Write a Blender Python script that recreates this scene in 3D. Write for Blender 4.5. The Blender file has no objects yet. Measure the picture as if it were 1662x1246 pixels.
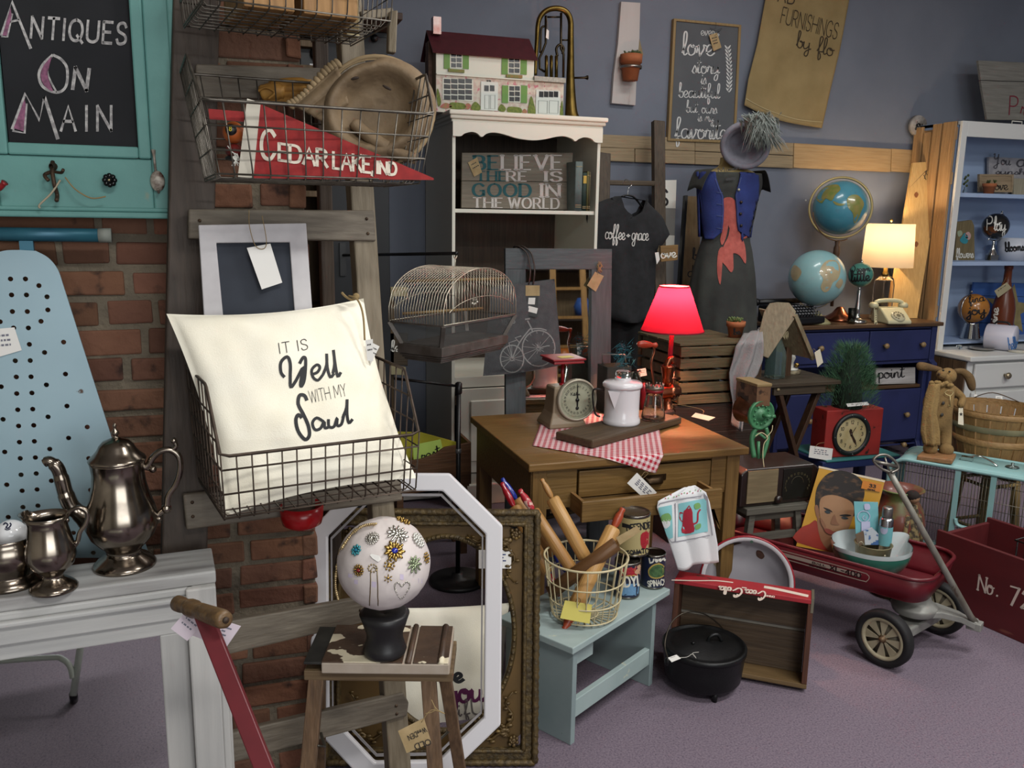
import bpy,math,random
from math import cos,sin,radians,sqrt,hypot,exp
from mathutils import Vector as V,Matrix,Euler,noise
from mathutils.bvhtree import BVHTree
random.seed(7)
PI=math.pi
sc=bpy.context.scene
COL=sc.collection
# ---------------------------------------------------------------- camera
EYE=V((0,0,1.6));FOC=1389.44
_y,_p,_r=radians(18.519),radians(11.07),radians(-0.948)
CF=V((sin(_y)*cos(_p),cos(_y)*cos(_p),-sin(_p)))
_R=V((cos(_y),-sin(_y),0));_D=CF.cross(_R)
CR=_R*cos(_r)+_D*sin(_r);CD=_D*cos(_r)-_R*sin(_r)
cam=bpy.data.cameras.new('camera');camo=bpy.data.objects.new('camera',cam);COL.objects.link(camo)
cam.sensor_width=36;cam.lens=FOC/1662*36;cam.clip_start=0.05
m4=Matrix((CR,-CD,-CF)).transposed().to_4x4();m4.translation=EYE
camo.matrix_world=m4;sc.camera=camo
def ray(x,y):return CF+CR*((x-831)/FOC)+CD*((y-623)/FOC)
def at(x,y,Y=None,z=None,d=None,X=None):
 """photo pixel -> point of the real place on a plane Y=, z=, X= or at a depth d"""
 r=ray(x,y)
 t=d if d is not None else((Y/r.y)if Y is not None else((z-EYE.z)/r.z if z is not None else X/r.x))
 return EYE+r*t
def atp(x,y,P0,n):
 r=ray(x,y);return EYE+r*((P0-EYE).dot(n)/r.dot(n))
def dep(p):return(V(p)-EYE).dot(CF)
def sz(px,p):return px*dep(p)/FOC
# ---------------------------------------------------------------- world, lights, exposure
w=bpy.data.worlds.new('world');sc.world=w;w.use_nodes=True
w.node_tree.nodes['Background'].inputs[0].default_value=(.5,.55,.62,1)
w.node_tree.nodes['Background'].inputs[1].default_value=0.25
sc.view_settings.view_transform='Standard';sc.view_settings.look='None'
sc.view_settings.exposure=0.55;sc.view_settings.gamma=1;sc.view_settings.use_curve_mapping=False
def area(name,loc,sx,sy,e,col=(1,.99,.955),rot=(0,0,0),spread=PI):
 l=bpy.data.lights.new(name,'AREA');l.shape='RECTANGLE';l.size=sx;l.size_y=sy;l.energy=e;l.color=col;l.spread=spread
 o=bpy.data.objects.new(name,l);COL.objects.link(o);o.location=loc;o.rotation_euler=rot;return o
def point(name,loc,e,col,r=.03):
 l=bpy.data.lights.new(name,'POINT');l.energy=e;l.color=col;l.shadow_soft_size=r
 o=bpy.data.objects.new(name,l);COL.objects.link(o);o.location=loc;return o
CEIL=3.5
area('fluorescent_tube_light',(2.3,0.9,CEIL-.06),1.2,.35,54)
area('fluorescent_tube_light',(4.6,1.6,CEIL-.06),1.2,.35,32)
area('fluorescent_tube_light',(0.7,-1.0,CEIL-.06),1.2,.35,60)
area('fluorescent_tube_light',(3.4,-2.0,CEIL-.06),1.2,.35,36)
area('fluorescent_tube_light',(2.6,3.6,CEIL-.06),1.2,.35,14)
area('front_fill_light',(1.6,-4.5,1.75),5.0,1.9,105,(.92,.97,1),(PI/2,0,0))  # added unseen fill from the front, brightens faces turned to the viewer
# ---------------------------------------------------------------- materials
def lin(h):
 if isinstance(h,str):
  c=[int(h[i:i+2],16)/255 for i in(0,2,4)]
  return tuple(x/12.92 if x<=.04045 else((x+.055)/1.055)**2.4 for x in c)+(1,)
 return tuple(h)+(1,)
MATS={}
def mat(name,col,rough=.6,metal=0,col2=None,nscale=8,stretch=(1,1,1),lo=.35,hi=.65,bump=0,bscale=None,trans=0,ior=1.45,
  col3=None,n3=20,lo3=.55,hi3=.62,emit=None,estr=1,alpha=None,spec=None,detail=5,sss=0,sheen=0,coat=0,r2=None):
 """procedural principled material: base, one broad noise tint (col2), one patchy wear colour (col3), noise bump"""
 if name in MATS:return MATS[name]
 m=bpy.data.materials.new(name);m.use_nodes=True;MATS[name]=m
 nt=m.node_tree;N=nt.nodes;L=nt.links;b=N['Principled BSDF']
 b.inputs['Roughness'].default_value=rough;b.inputs['Metallic'].default_value=metal;b.inputs['IOR'].default_value=ior
 b.inputs['Base Color'].default_value=lin(col);m.diffuse_color=lin(col)
 if trans:b.inputs['Transmission Weight'].default_value=trans
 if spec is not None:b.inputs['Specular IOR Level'].default_value=spec
 if sheen:b.inputs['Sheen Weight'].default_value=sheen
 if coat:b.inputs['Coat Weight'].default_value=coat
 if alpha is not None:b.inputs['Alpha'].default_value=alpha
 if emit:b.inputs['Emission Color'].default_value=lin(emit);b.inputs['Emission Strength'].default_value=estr
 if col2 or bump or col3:
  tc=N.new('ShaderNodeTexCoord');mp=N.new('ShaderNodeMapping');L.new(tc.outputs['Object'],mp.inputs[0]);mp.inputs['Scale'].default_value=stretch
  def nz(s,d=detail):
   n=N.new('ShaderNodeTexNoise');n.inputs['Scale'].default_value=s;n.inputs['Detail'].default_value=d;L.new(mp.outputs[0],n.inputs['Vector']);return n.outputs['Fac']
  def ramp(f,a,c):
   r=N.new('ShaderNodeMapRange');r.inputs['From Min'].default_value=a;r.inputs['From Max'].default_value=c;r.clamp=True;L.new(f,r.inputs['Value']);return r.outputs[0]
  cur=None
  def mix(f,a,c):
   x=N.new('ShaderNodeMix');x.data_type='RGBA';L.new(f,x.inputs['Factor'])
   if a is None:x.inputs['A'].default_value=lin(col)
   else:L.new(a,x.inputs['A'])
   x.inputs['B'].default_value=lin(c);return x.outputs['Result']
  if col2:cur=mix(ramp(nz(nscale),lo,hi),cur,col2)
  if col3:cur=mix(ramp(nz(n3),lo3,hi3),cur,col3)
  if cur is not None:L.new(cur,b.inputs['Base Color'])
  if bump:
   bp=N.new('ShaderNodeBump');bp.inputs['Strength'].default_value=bump;bp.inputs['Distance'].default_value=.01
   L.new(nz(bscale or nscale),bp.inputs['Height']);L.new(bp.outputs[0],b.inputs['Normal'])
  if r2 is not None:
   rr=N.new('ShaderNodeMapRange');rr.inputs['To Min'].default_value=rough;rr.inputs['To Max'].default_value=r2
   L.new(nz(nscale*1.7),rr.inputs['Value']);L.new(rr.outputs[0],b.inputs['Roughness'])
 return m
def wood(name,c1,c2,axis='x',c3=None,rough=.6,sc_=1,bump=.25,lo3=.58,hi3=.66,n3=3,fine=14):
 s={'x':(.06,1,1),'y':(1,.06,1),'z':(1,1,.06)}[axis]
 return mat(name,c1,rough,0,c2,fine*6*sc_,s,.3,.7,bump,fine*8*sc_,col3=c3,n3=n3*10,lo3=lo3,hi3=hi3)
def emis(name,col,s):return mat(name,col,.5,emit=col,estr=s)
# ---------------------------------------------------------------- mesh builder
def frame(o,z,x=None):
 z=V(z).normalized();x=V(x)if x is not None else(V((1,0,0))if abs(z.x)<.9 else V((0,1,0)))
 y=z.cross(x).normalized();x=y.cross(z)
 m=Matrix((x,y,z)).transposed().to_4x4();m.translation=V(o);return m
def TR(x=0,y=0,z=0,rz=0,rx=0,ry=0):return Matrix.Translation((x,y,z))@Euler((rx,ry,rz)).to_matrix().to_4x4()
def catmull(p,k=6,closed=False):
 p=[V(q)for q in p];n=len(p)
 if n<3:return p
 out=[]
 rng=range(n if closed else n-1)
 for i in rng:
  a,b,c,d=(p[(i-1)%n],p[i],p[(i+1)%n],p[(i+2)%n])if closed else(p[max(i-1,0)],p[i],p[i+1],p[min(i+2,n-1)])
  if(b-c).length<1e-7:continue
  for j in range(k):
   t=j/k
   out.append(.5*((2*b)+(c-a)*t+(2*a-5*b+4*c-d)*t*t+(3*b-a-3*c+d)*t**3))
 if not closed:out.append(p[-1])
 return out
class B:
 def __init__(s):s.v=[];s.f=[];s.mi=[];s.sm=[];s.cur=0
 def add(s,vs,fs,M=None,smooth=False):
  o=len(s.v);s.v+=[M@V(v)for v in vs]if M is not None else[V(v)for v in vs]
  for f in fs:s.f.append([i+o for i in f]);s.mi.append(s.cur);s.sm.append(smooth)
  return s
 def box(s,c,d,M=None,taper=1):
  x,y,z=d[0]/2,d[1]/2,d[2]/2;t=taper
  vs=[(c[0]+a*x*(t if k>0 else 1),c[1]+b*y*(t if k>0 else 1),c[2]+k*z)for k in(-1,1)for b in(-1,1)for a in(-1,1)]
  return s.add(vs,[(0,2,3,1),(4,5,7,6),(0,1,5,4),(2,6,7,3),(0,4,6,2),(1,3,7,5)],M)
 def bar(s,p,q,wx,wy,up=(0,0,1)):
  p,q=V(p),V(q);L=(q-p).length;M=frame(p,q-p,up if abs((q-p).normalized().dot(V(up)))<.98 else(1,0,0))
  return s.box((0,0,L/2),(wx,wy,L),M)
 def prism(s,poly,z0,z1,M=None,smooth=False):
  n=len(poly);a=sum(poly[i][0]*poly[(i+1)%n][1]-poly[(i+1)%n][0]*poly[i][1]for i in range(n))
  if a<0:poly=poly[::-1]
  vs=[(x[0],x[1],z0)for x in poly]+[(x[0],x[1],z1)for x in poly]
  fl=M is not None and M.determinant()<0
  s.add(vs,[tuple(range(n))[::-1],tuple(range(n,2*n))],M)
  o=len(s.v)-2*n
  for i in range(n):s.f.append([o+i,o+(i+1)%n,o+n+(i+1)%n,o+n+i]);s.mi.append(s.cur);s.sm.append(smooth)
  return s
 def lathe(s,prof,n=28,M=None,sy=1,arc=None):
  vs=[];fs=[];k=len(prof)
  for i in range(n):
   a=2*PI*i/n if arc is None else arc*i/(n-1)
   for r,z in prof:vs.append((r*cos(a),r*sin(a)*sy,z))
  for i in range(n if arc is None else n-1):
   for j in range(k-1):
    a,b=i*k+j,((i+1)%n)*k+j
    if prof[j][0]<1e-6 and prof[j+1][0]<1e-6:continue
    fs.append((a,b,b+1,a+1))
  return s.add(vs,fs,M,True)
 def tube(s,pts,r=.003,n=6,closed=False,cap=True,smooth=True,flat=1):
  pts=[V(p)for p in pts];k=len(pts);rs=r if isinstance(r,(list,tuple))else[r]*k
  if k<2:return s
  T=[]
  for i in range(k):
   if closed:t=pts[(i+1)%k]-pts[i-1]
   else:t=pts[min(i+1,k-1)]-pts[max(i-1,0)]
   T.append(t.normalized()if t.length>1e-9 else V((0,0,1)))
  nrm=T[0].orthogonal().normalized()if abs(T[0].z)>.9 else T[0].cross(V((0,0,1))).normalized()
  vs=[];fs=[]
  for i in range(k):
   if i:nrm=(nrm-T[i]*nrm.dot(T[i]));nrm=nrm.normalized()if nrm.length>1e-6 else T[i].orthogonal().normalized()
   b=T[i].cross(nrm)
   for j in range(n):
    a=2*PI*(j+.5)/n;vs.append(pts[i]+(nrm*cos(a)+b*sin(a)*flat)*rs[i])
  for i in range(k if closed else k-1):
   for j in range(n):
    a=i*n+j;c=i*n+(j+1)%n;e=((i+1)%k)*n
    fs.append((a,c,e+(j+1)%n,e+j))
  if cap and not closed:fs+=[tuple(range(n))[::-1],tuple(range((k-1)*n,k*n))]
  return s.add(vs,fs,None,smooth)
 def sph(s,c,r,n=16,m=10,M=None,sc=(1,1,1)):
  vs=[];fs=[]
  for i in range(m+1):
   t=PI*i/m
   for j in range(n):
    a=2*PI*j/n;vs.append((c[0]+r*sc[0]*sin(t)*cos(a),c[1]+r*sc[1]*sin(t)*sin(a),c[2]+r*sc[2]*cos(t)))
  for i in range(m):
   for j in range(n):fs.append((i*n+j,(i+1)*n+j,(i+1)*n+(j+1)%n,i*n+(j+1)%n))
  return s.add(vs,fs,M,True)
 def grid(s,fn,nu,nv,M=None,smooth=True,wrap=False):
  vs=[fn(i/nu,j/nv)for j in range(nv+1)for i in range(nu+1)]
  return s.add(vs,[(j*(nu+1)+i,j*(nu+1)+i+1,(j+1)*(nu+1)+i+1,(j+1)*(nu+1)+i)for j in range(nv)for i in range(nu)],M,smooth)
 def build(s,name,mats,parent=None,loc=None,bev=0,M=None,solid=0,sub=0,merge=0,seg=2,off=0):
  me=bpy.data.meshes.new(name)
  if parent is None and loc is None and M is None and s.v:
   lo=[min(v[i]for v in s.v)for i in range(3)];hi=[max(v[i]for v in s.v)for i in range(3)]
   loc=V(((lo[0]+hi[0])/2,(lo[1]+hi[1])/2,lo[2]));s.v=[v-loc for v in s.v]
  me.from_pydata([tuple(v)for v in s.v],[],s.f)
  for m in(mats if isinstance(mats,(list,tuple))else[mats]):me.materials.append(m)
  me.polygons.foreach_set('material_index',s.mi);me.polygons.foreach_set('use_smooth',s.sm);me.update()
  o=bpy.data.objects.new(name,me);COL.objects.link(o)
  if parent is not None:o.parent=parent
  if loc is not None:o.location=loc
  if M is not None:o.matrix_local=M
  if merge:
   md=o.modifiers.new('w','WELD');md.merge_threshold=merge
  if solid:
   md=o.modifiers.new('s','SOLIDIFY');md.thickness=solid;md.offset=off
  if sub:
   md=o.modifiers.new('u','SUBSURF');md.levels=md.render_levels=sub
  if bev:
   md=o.modifiers.new('b','BEVEL');md.width=bev;md.segments=seg;md.limit_method='ANGLE';md.angle_limit=.6
  return o
def tag(o,label=None,cat=None,group=None,kind=None):
 if label:o['label']=label
 if cat:o['category']=cat
 if group:o['group']=group
 if kind:o['kind']=kind
 return o
def thing(name,label,cat,loc=(0,0,0),rz=0,group=None,M=None):
 o=bpy.data.objects.new(name,None);COL.objects.link(o);o.empty_display_size=.05
 if M is not None:o.matrix_world=M
 else:o.location=loc;o.rotation_euler=(0,0,rz)
 return tag(o,label,cat,group)
def struct(b,name,m,bev=0):return tag(b.build(name,m,loc=(0,0,0),bev=bev),kind='structure')
def dup(root,M=None,loc=None,label=None):
 r=root.copy();COL.objects.link(r)
 if label:r['label']=label
 if M is not None:r.matrix_world=M
 if loc is not None:r.location=loc
 for ch in list(root.children):
  c=ch.copy();COL.objects.link(c);c.parent=r
  for g in list(ch.children):
   d=g.copy();COL.objects.link(d);d.parent=c
 return r
def XZ(Y):return Matrix(((1,0,0,0),(0,0,-1,Y),(0,1,0,0),(0,0,0,1)))
def slab(pxs,Y,th,name,m,parent=None,bev=.003,front=True):
 """flat board standing parallel to the back wall: outline on plane Y, thickness th behind it"""
 pts=[at(x,y,Y=Y)for x,y in pxs];b=B();b.prism([(p.x,p.z)for p in pts],0,th,XZ(Y+th))
 return b.build(name,m,parent,bev=bev)
# ---------------------------------------------------------------- drawn lettering
CAPS={'A':'70|0,0 35,100 70,0;13,38 57,38','B':'60|0,0 0,100;~0,100 0,100 34,100 52,88 52,66 34,53 0,53 0,53;~0,53 0,53 38,53 58,40 58,14 38,0 0,0 0,0',
'C':'70|~66,80 50,97 35,100 14,90 2,65 2,35 14,10 35,0 50,3 66,20','D':'68|0,0 0,100;~0,100 0,100 30,100 55,88 67,50 55,12 30,0 0,0 0,0',
'E':'52|0,0 0,100;0,100 52,100;0,52 42,52;0,0 52,0','F':'50|0,0 0,100;0,100 50,100;0,52 40,52','G':'74|~66,82 50,97 35,100 14,90 2,65 2,35 14,10 35,0 55,4 68,18;68,8 68,44;68,44 44,44',
'H':'66|0,0 0,100;66,0 66,100;0,52 66,52','I':'6|3,0 3,100','J':'40|~38,100 38,100 38,25 30,4 15,0 4,8 0,22','K':'62|0,0 0,100;60,100 0,42;20,60 62,0',
'L':'48|0,100 0,0;0,0 48,0','M':'84|0,0 6,100;6,100 42,22;42,22 78,100;78,100 84,0','N':'68|0,0 0,100;0,100 66,0;66,0 66,100',
'O':'76|~38,100 14,90 1,65 1,35 14,10 38,0 62,10 75,35 75,65 62,90 38,100','P':'56|0,0 0,100;~0,100 0,100 32,100 52,88 52,62 32,47 0,47 0,47',
'Q':'76|~38,100 14,90 1,65 1,35 14,10 38,0 62,10 75,35 75,65 62,90 38,100;46,26 80,-8','R':'62|0,0 0,100;~0,100 0,100 32,100 52,88 52,62 32,48 0,48 0,48;28,48 62,0',
'S':'56|~52,82 42,97 26,100 8,92 3,76 10,60 28,51 46,42 54,26 48,8 28,0 10,3 1,20','T':'64|0,100 64,100;32,100 32,0','U':'66|~0,100 0,100 0,32 8,9 33,0 58,9 66,32 66,100 66,100',
'V':'68|0,100 34,0;34,0 68,100','W':'98|0,100 24,0;24,0 49,92;49,92 74,0;74,0 98,100','X':'62|0,0 62,100;0,100 62,0','Y':'62|0,100 31,50;62,100 31,50;31,50 31,0','Z':'56|2,100 54,100;54,100 0,0;0,0 56,0',
'0':'56|~28,100 8,88 1,50 8,12 28,0 48,12 55,50 48,88 28,100','1':'24|2,80 16,100;16,100 16,0','2':'54|~3,78 14,97 30,100 46,92 50,74 42,54 2,0 2,0;2,0 54,0',
'3':'52|~3,85 18,99 36,98 47,84 44,64 22,54 22,54;~22,54 22,54 46,46 52,24 42,6 22,0 2,14','4':'56|42,0 42,100;42,100 0,34;0,34 56,34','5':'52|48,100 8,100;8,100 5,56;~5,56 22,64 42,56 51,32 42,8 20,0 2,12',
'6':'54|~46,94 26,90 8,62 2,30 14,4 30,0 48,10 52,32 40,52 22,54 6,38','7':'52|0,100 52,100;52,100 18,0','8':'54|~27,100 8,92 6,72 27,55 48,72 46,92 27,100;~27,55 4,42 3,14 27,0 51,14 50,42 27,55',
'9':'54|~8,4 28,10 46,38 52,70 40,96 24,100 6,90 2,68 14,48 32,46 48,62','.':'8|4,0 4,5',',':'10|6,8 0,-14','-':'40|2,48 38,48','+':'50|25,22 25,72;0,47 50,47','#':'56|14,0 24,100;36,0 46,100;0,64 56,64;0,34 54,34','$':'50|~46,80 24,92 6,76 24,52 46,30 24,8 2,22;24,104 24,-6'}
LOW={'a':'50|~40,38 28,45 10,40 2,20 10,2 24,2 36,16 40,42 40,42 38,12 44,0 54,10','b':'40|~0,10 12,50 18,90 10,100 6,80 6,15 14,0 28,2 36,20 30,40 18,38 30,36 44,38','c':'38|~34,36 24,45 8,38 2,18 10,1 24,0 40,12',
'd':'50|~40,38 28,45 10,40 2,20 10,2 24,2 36,16 42,100 42,100 38,12 44,0 54,10','e':'38|~0,12 16,18 30,30 26,43 14,45 3,30 4,10 16,0 28,2 40,12','f':'34|~0,10 16,45 28,85 22,100 12,90 10,40 10,-30 16,-40 24,-25 20,-5 10,5 36,12',
'g':'48|~40,38 28,45 10,40 2,20 10,2 24,2 38,18 40,42 40,42 40,-15 32,-38 16,-40 8,-25 24,-8 52,10','h':'46|~0,10 14,55 20,90 12,100 7,80 6,0 6,0 10,28 24,45 34,38 34,10 40,0 50,10','i':'22|~0,12 10,42 10,42 8,10 14,0 24,10;11,60 12,66',
'j':'22|~0,12 12,42 12,42 12,-20 4,-40 -8,-38 -10,-24 24,10;13,60 14,66','k':'46|~0,10 14,55 20,90 12,100 7,80 6,0 6,0;~6,20 26,44 30,32 10,22 10,22 26,4 34,0 48,10','l':'24|~0,10 16,50 20,90 12,100 6,80 6,15 12,0 26,10',
'm':'68|~0,12 8,42 8,42 6,0 6,0 12,30 22,45 30,38 28,0 28,0 34,30 44,45 52,38 52,10 58,0 70,10','n':'48|~0,12 8,42 8,42 6,0 6,0 12,30 24,45 32,38 32,10 38,0 50,10','o':'44|~24,45 10,42 2,24 8,4 20,0 34,10 36,30 24,45 18,36 30,34 46,38',
'p':'44|~0,12 10,45 8,-40 8,-40 10,30 22,45 36,34 34,10 20,0 10,6;20,1 46,10','q':'46|~40,38 28,45 10,40 2,20 10,2 24,2 38,18 40,42 40,-38 48,-20','r':'34|~0,12 10,48 10,48 16,40 28,40 28,40 24,12 30,0 40,10','s':'32|~0,10 18,48 18,48 28,24 22,2 8,2 6,10;~22,2 36,10',
't':'28|~0,12 14,60 16,92 16,92 10,20 14,2 30,10;2,62 30,66','u':'48|~0,14 6,44 6,44 4,14 10,1 22,4 34,20 36,44 36,44 34,10 40,0 52,10','v':'44|~0,12 8,44 8,44 14,2 18,2 34,30 32,44 46,40','w':'62|~0,14 6,44 6,44 4,14 12,1 24,8 30,42 30,42 28,12 38,1 52,14 54,44 66,40',
'x':'40|~0,36 8,44 24,4 34,2;34,44 2,0','y':'48|~0,14 6,44 6,44 4,16 10,3 22,6 36,24 38,44 38,44 36,-20 26,-40 14,-34 20,-12 50,10','z':'40|~2,40 14,45 30,40 4,2 4,2 24,6 40,2'}
SCAP={'C':'70|~62,78 58,96 44,98 18,74 2,36 12,4 34,0 60,22 74,30;~62,78 40,86 34,70','W':'90|~0,78 4,98 16,98 12,40 20,0 20,0 46,90 46,90 50,2 50,2 76,60 90,104','S':'60|~60,88 46,100 30,86 36,62 46,36 36,6 14,0 0,14 10,34 30,26','Y':'56|~0,90 12,98 10,60 22,48 40,62 48,98 48,98 40,-20 24,-40 10,-24 56,10'}
def glyph(ch,style):
 s=(SCAP.get(ch)if style=='s' else None)or CAPS.get(ch)or LOW.get(ch)
 if s is None:return 30,[]
 wd,st=s.split('|');out=[]
 for q in st.split(';'):
  sm=q[0]=='~';p=[tuple(float(a)for a in t.split(','))for t in q.lstrip('~').split()]
  if sm:p=[(a.x,a.y)for a in catmull([(x,y,0)for x,y in p],5)]
  out.append(p)
 return float(wd),out
def txt(b,s,h,fmap,wt=.12,style='p',gap=.2,slant=0,nib=0,x0=0,y0=0,align='l',serif=0,wx=1,low=1,bounce=0):
 """letters of height h as painted strokes; fmap(u, v) -> point on the surface. nib>0: verticals thick, horizontals thin"""
 adv=0;strokes=[]
 for ch in s:
  if ch==' ':adv+=.42*wx;continue
  wd,st=glyph(ch,style);k=low if ch.islower()else 1;dy=random.uniform(-bounce,bounce)
  for p in st:
   strokes.append([((adv+x/100*wx*k+slant*y/100*k),y/100*k+dy)for x,y in p])
   if serif and ch.isupper()and ch not in 'OQ':
    for e in(p[0],p[-1]):
     if e[1]in(0,100)and not(len(p)==2 and p[0][1]==p[1][1])and(e==p[0]or e==p[-1])and len(p)<4:
      strokes.append([(adv+x/100*wx,e[1]/100*.97+.015)for x in(e[0]-serif,e[0]+serif)])
  joined=ch.islower()and style=='s'
  adv+=wd/100*wx*k+(0 if joined else gap)
 adv-=gap if s and not(s[-1].islower()and style=='s')else 0
 off={'l':0,'c':-adv/2,'r':-adv}[align]
 for p in strokes:
  q=[((x+off)*h+x0,y*h+y0)for x,y in p];n=len(q)
  if n==2:
   k=5;q=[(q[0][0]+(q[1][0]-q[0][0])*i/k,q[0][1]+(q[1][1]-q[0][1])*i/k)for i in range(k+1)];n=k+1
  vs=[]
  for i in range(n):
   dx=q[min(i+1,n-1)][0]-q[max(i-1,0)][0];dy=q[min(i+1,n-1)][1]-q[max(i-1,0)][1];L=hypot(dx,dy)or 1
   dx/=L;dy/=L;hw=wt*h/2*((1-nib)+nib*abs(dy))if nib else wt*h/2
   ex=-hw*.6 if i==0 else(hw*.6 if i==n-1 else 0);px,py=q[i][0]+dx*ex,q[i][1]+dy*ex
   vs+=[fmap(px-dy*hw,py+dx*hw),fmap(px+dy*hw,py-dx*hw)]
  b.add(vs,[(2*i+1,2*i+3,2*i+2,2*i)for i in range(n-1)])
 return adv*h
def pmap(o,ax=(1,0,0),ay=(0,0,1),e=(0,-.0008,0)):
 o,ax,ay=V(o)+V(e),V(ax).normalized(),V(ay).normalized();return lambda u,v:o+ax*u+ay*v
# ---------------------------------------------------------------- shared small things
M_card=mat('tag_card_white','d8d6d2',.7);M_kraft=mat('tag_kraft','a8926c',.8,col2='96815c',nscale=30);M_string=mat('tag_string','8a7550',.9)
M_ink=mat('ink_black','17171a',.6);M_black=mat('black_satin','0c0c0e',.4);M_white=mat('white_paint','d9d8d0',.5)
def price_tag(label,quad,m=None,string=None,lines=2,group=None,name='price_tag',ink=M_ink,word=None,strim=None):
 """paper tag from 4 world corners (tl,tr,br,bl) with scribbled lines and its string"""
 q=[V(p)for p in quad];n=(q[1]-q[0]).cross(q[3]-q[0]).normalized()
 if n.dot(EYE-q[0])<0:n=-n
 o=(q[0]+q[1]+q[2]+q[3])/4
 t=thing(name,label,'tag',o,group=group)
 b=B();q=[p-o for p in q];vs=q+[p-n*.0012 for p in q]
 b.add(vs,[(0,3,2,1),(4,5,6,7),(0,1,5,4),(1,2,6,5),(2,3,7,6),(3,0,4,7)]);b.build('card',m or M_card,t)
 if lines or word:
  b=B();ax,ay=q[1]-q[0],q[0]-q[3];f=lambda u,v:q[3]+ax*u+ay*v+n*.0006
  for i in range(lines):
   y=.72-.5*i/max(lines,1);x=.2
   while x<.75:
    e=x+random.uniform(.06,.16);b.add([f(x,y),f(e,y),f(e,y+.07),f(x,y+.07)],[(0,1,2,3)]);x=e+.05
  if word:txt(b,word[0],word[1],lambda u,v:f(u,v),.13,'s',x0=word[2],y0=word[3])
  b.build('handwriting',ink,t)
 if string:
  b=B();b.tube([p-o for p in catmull(string,5)],.0009,5);b.build('string',strim or M_string,t)
 return t
def pxtag(label,pxs,Y=None,d=None,**k):
 st=k.pop('string_px',None)
 if st:k['string']=[at(*p[:2],Y=p[2]if len(p)>2 else Y,d=None if Y is not None or len(p)>2 else d)for p in st]
 return price_tag(label,[at(x,y,Y=Y,d=d)for x,y in pxs],**k)
# ---------------------------------------------------------------- tools that need pixels -> surface
def hitY(Y):return lambda x,y:at(x,y,Y=Y-.001)
def hitP(P0,n,e=.001):
 n=V(n).normalized();n=n if n.dot(EYE-V(P0))>0 else-n;P0=V(P0)+n*e;return lambda x,y:atp(x,y,P0,n)
def hitO(o,e=.0012):
 """paint on a built object's surface (o: mesh object, parent chain of plain things)"""
 dg=bpy.context.evaluated_depsgraph_get();ev=o.evaluated_get(dg);me=ev.to_mesh()
 mw=(o.parent.matrix_basis@o.matrix_basis)if o.parent else o.matrix_basis.copy()
 if o.parent and o.parent.parent:mw=o.parent.parent.matrix_basis@mw
 bv=BVHTree.FromPolygons([mw@v.co for v in me.vertices],[list(p.vertices)for p in me.polygons]);ev.to_mesh_clear()
 def f(x,y):
  r=ray(x,y).normalized();h=bv.ray_cast(EYE,r)
  if h[0]is None:
   h=bv.find_nearest(EYE+r*dep(mw.translation));return h[0]-r*e
  n=h[1]if h[1].dot(r)<0 else-h[1]
  return h[0]+n*e
 return f
def wr(b,s,p0,p1,h,hit,wt=.13,up=None,fit=True,**k):
 """write s along the baseline p0-p1 with letters h high (photo pixels), on the surface hit(x, y)"""
 st=random.getstate();a=txt(B(),s,1,lambda u,v:V((u,v,0)),wt,**{**k,'wx':1});random.setstate(st)
 dx,dy=p1[0]-p0[0],p1[1]-p0[1];L=hypot(dx,dy);dx/=L;dy/=L;ux,uy=up or(dy,-dx)
 kx=L/(a*h)if fit else 1
 txt(b,s,h,lambda u,v:hit(p0[0]+dx*u*kx+ux*v,p0[1]+dy*u*kx+uy*v),wt,**k)
def line(b,pts,w,hit,k=0,closed=False):
 """painted line through photo pixels on a surface, w wide in pixels"""
 q=[(p.x,p.y)for p in catmull([(x,y,0)for x,y in pts],k,closed)]if k else pts
 n=len(q);vs=[]
 for i in range(n):
  dx=q[min(i+1,n-1)][0]-q[max(i-1,0)][0];dy=q[min(i+1,n-1)][1]-q[max(i-1,0)][1];L=hypot(dx,dy)or 1
  a,c=-dy/L*w/2,dx/L*w/2;vs+=[hit(q[i][0]+a,q[i][1]+c),hit(q[i][0]-a,q[i][1]-c)]
 b.add(vs,[(2*i+1,2*i+3,2*i+2,2*i)for i in range(n-1)])
def blob(b,pts,hit,k=4):
 q=[(p.x,p.y)for p in catmull([(x,y,0)for x,y in pts],k,True)]if k else pts
 n=len(q);cx,cy=sum(p[0]for p in q)/n,sum(p[1]for p in q)/n
 if k==0 and n<6:q=[(a[0]+(c[0]-a[0])*j/4,a[1]+(c[1]-a[1])*j/4)for a,c in zip(q,q[1:]+q[:1])for j in range(4)];n=len(q)
 vs=[hit(cx,cy)]
 for r in(.35,.7,1):vs+=[hit(cx+(x-cx)*r,cy+(y-cy)*r)for x,y in q]
 b.add(vs,[(0,1+i,1+(i+1)%n)for i in range(n)]+[(1+o+i,1+o+n+i,1+o+n+(i+1)%n,1+o+(i+1)%n)for o in(0,n)for i in range(n)])
def loc(b,parent):
 mi=parent.matrix_basis.inverted();b.v=[mi@v for v in b.v];return b
def part(b,name,m,parent,**k):
 """builder in world coordinates -> part of a top-level thing"""
 loc(b,parent);return b.build(name,m,parent,**k)
def sub(b,name,m,p,**k):
 """builder in world coordinates -> sub-part (p itself untransformed under its thing)"""
 loc(b,p.parent);return b.build(name,m,p,**k)
def basis(pts):
 """plane from three photo-space world points: origin, unit x (a->b), unit y (towards c), normal to the viewer"""
 a,b_,c=pts;x=(b_-a).normalized();n=x.cross(c-a).normalized();y=n.cross(x)
 return a,x,y,n
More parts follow.
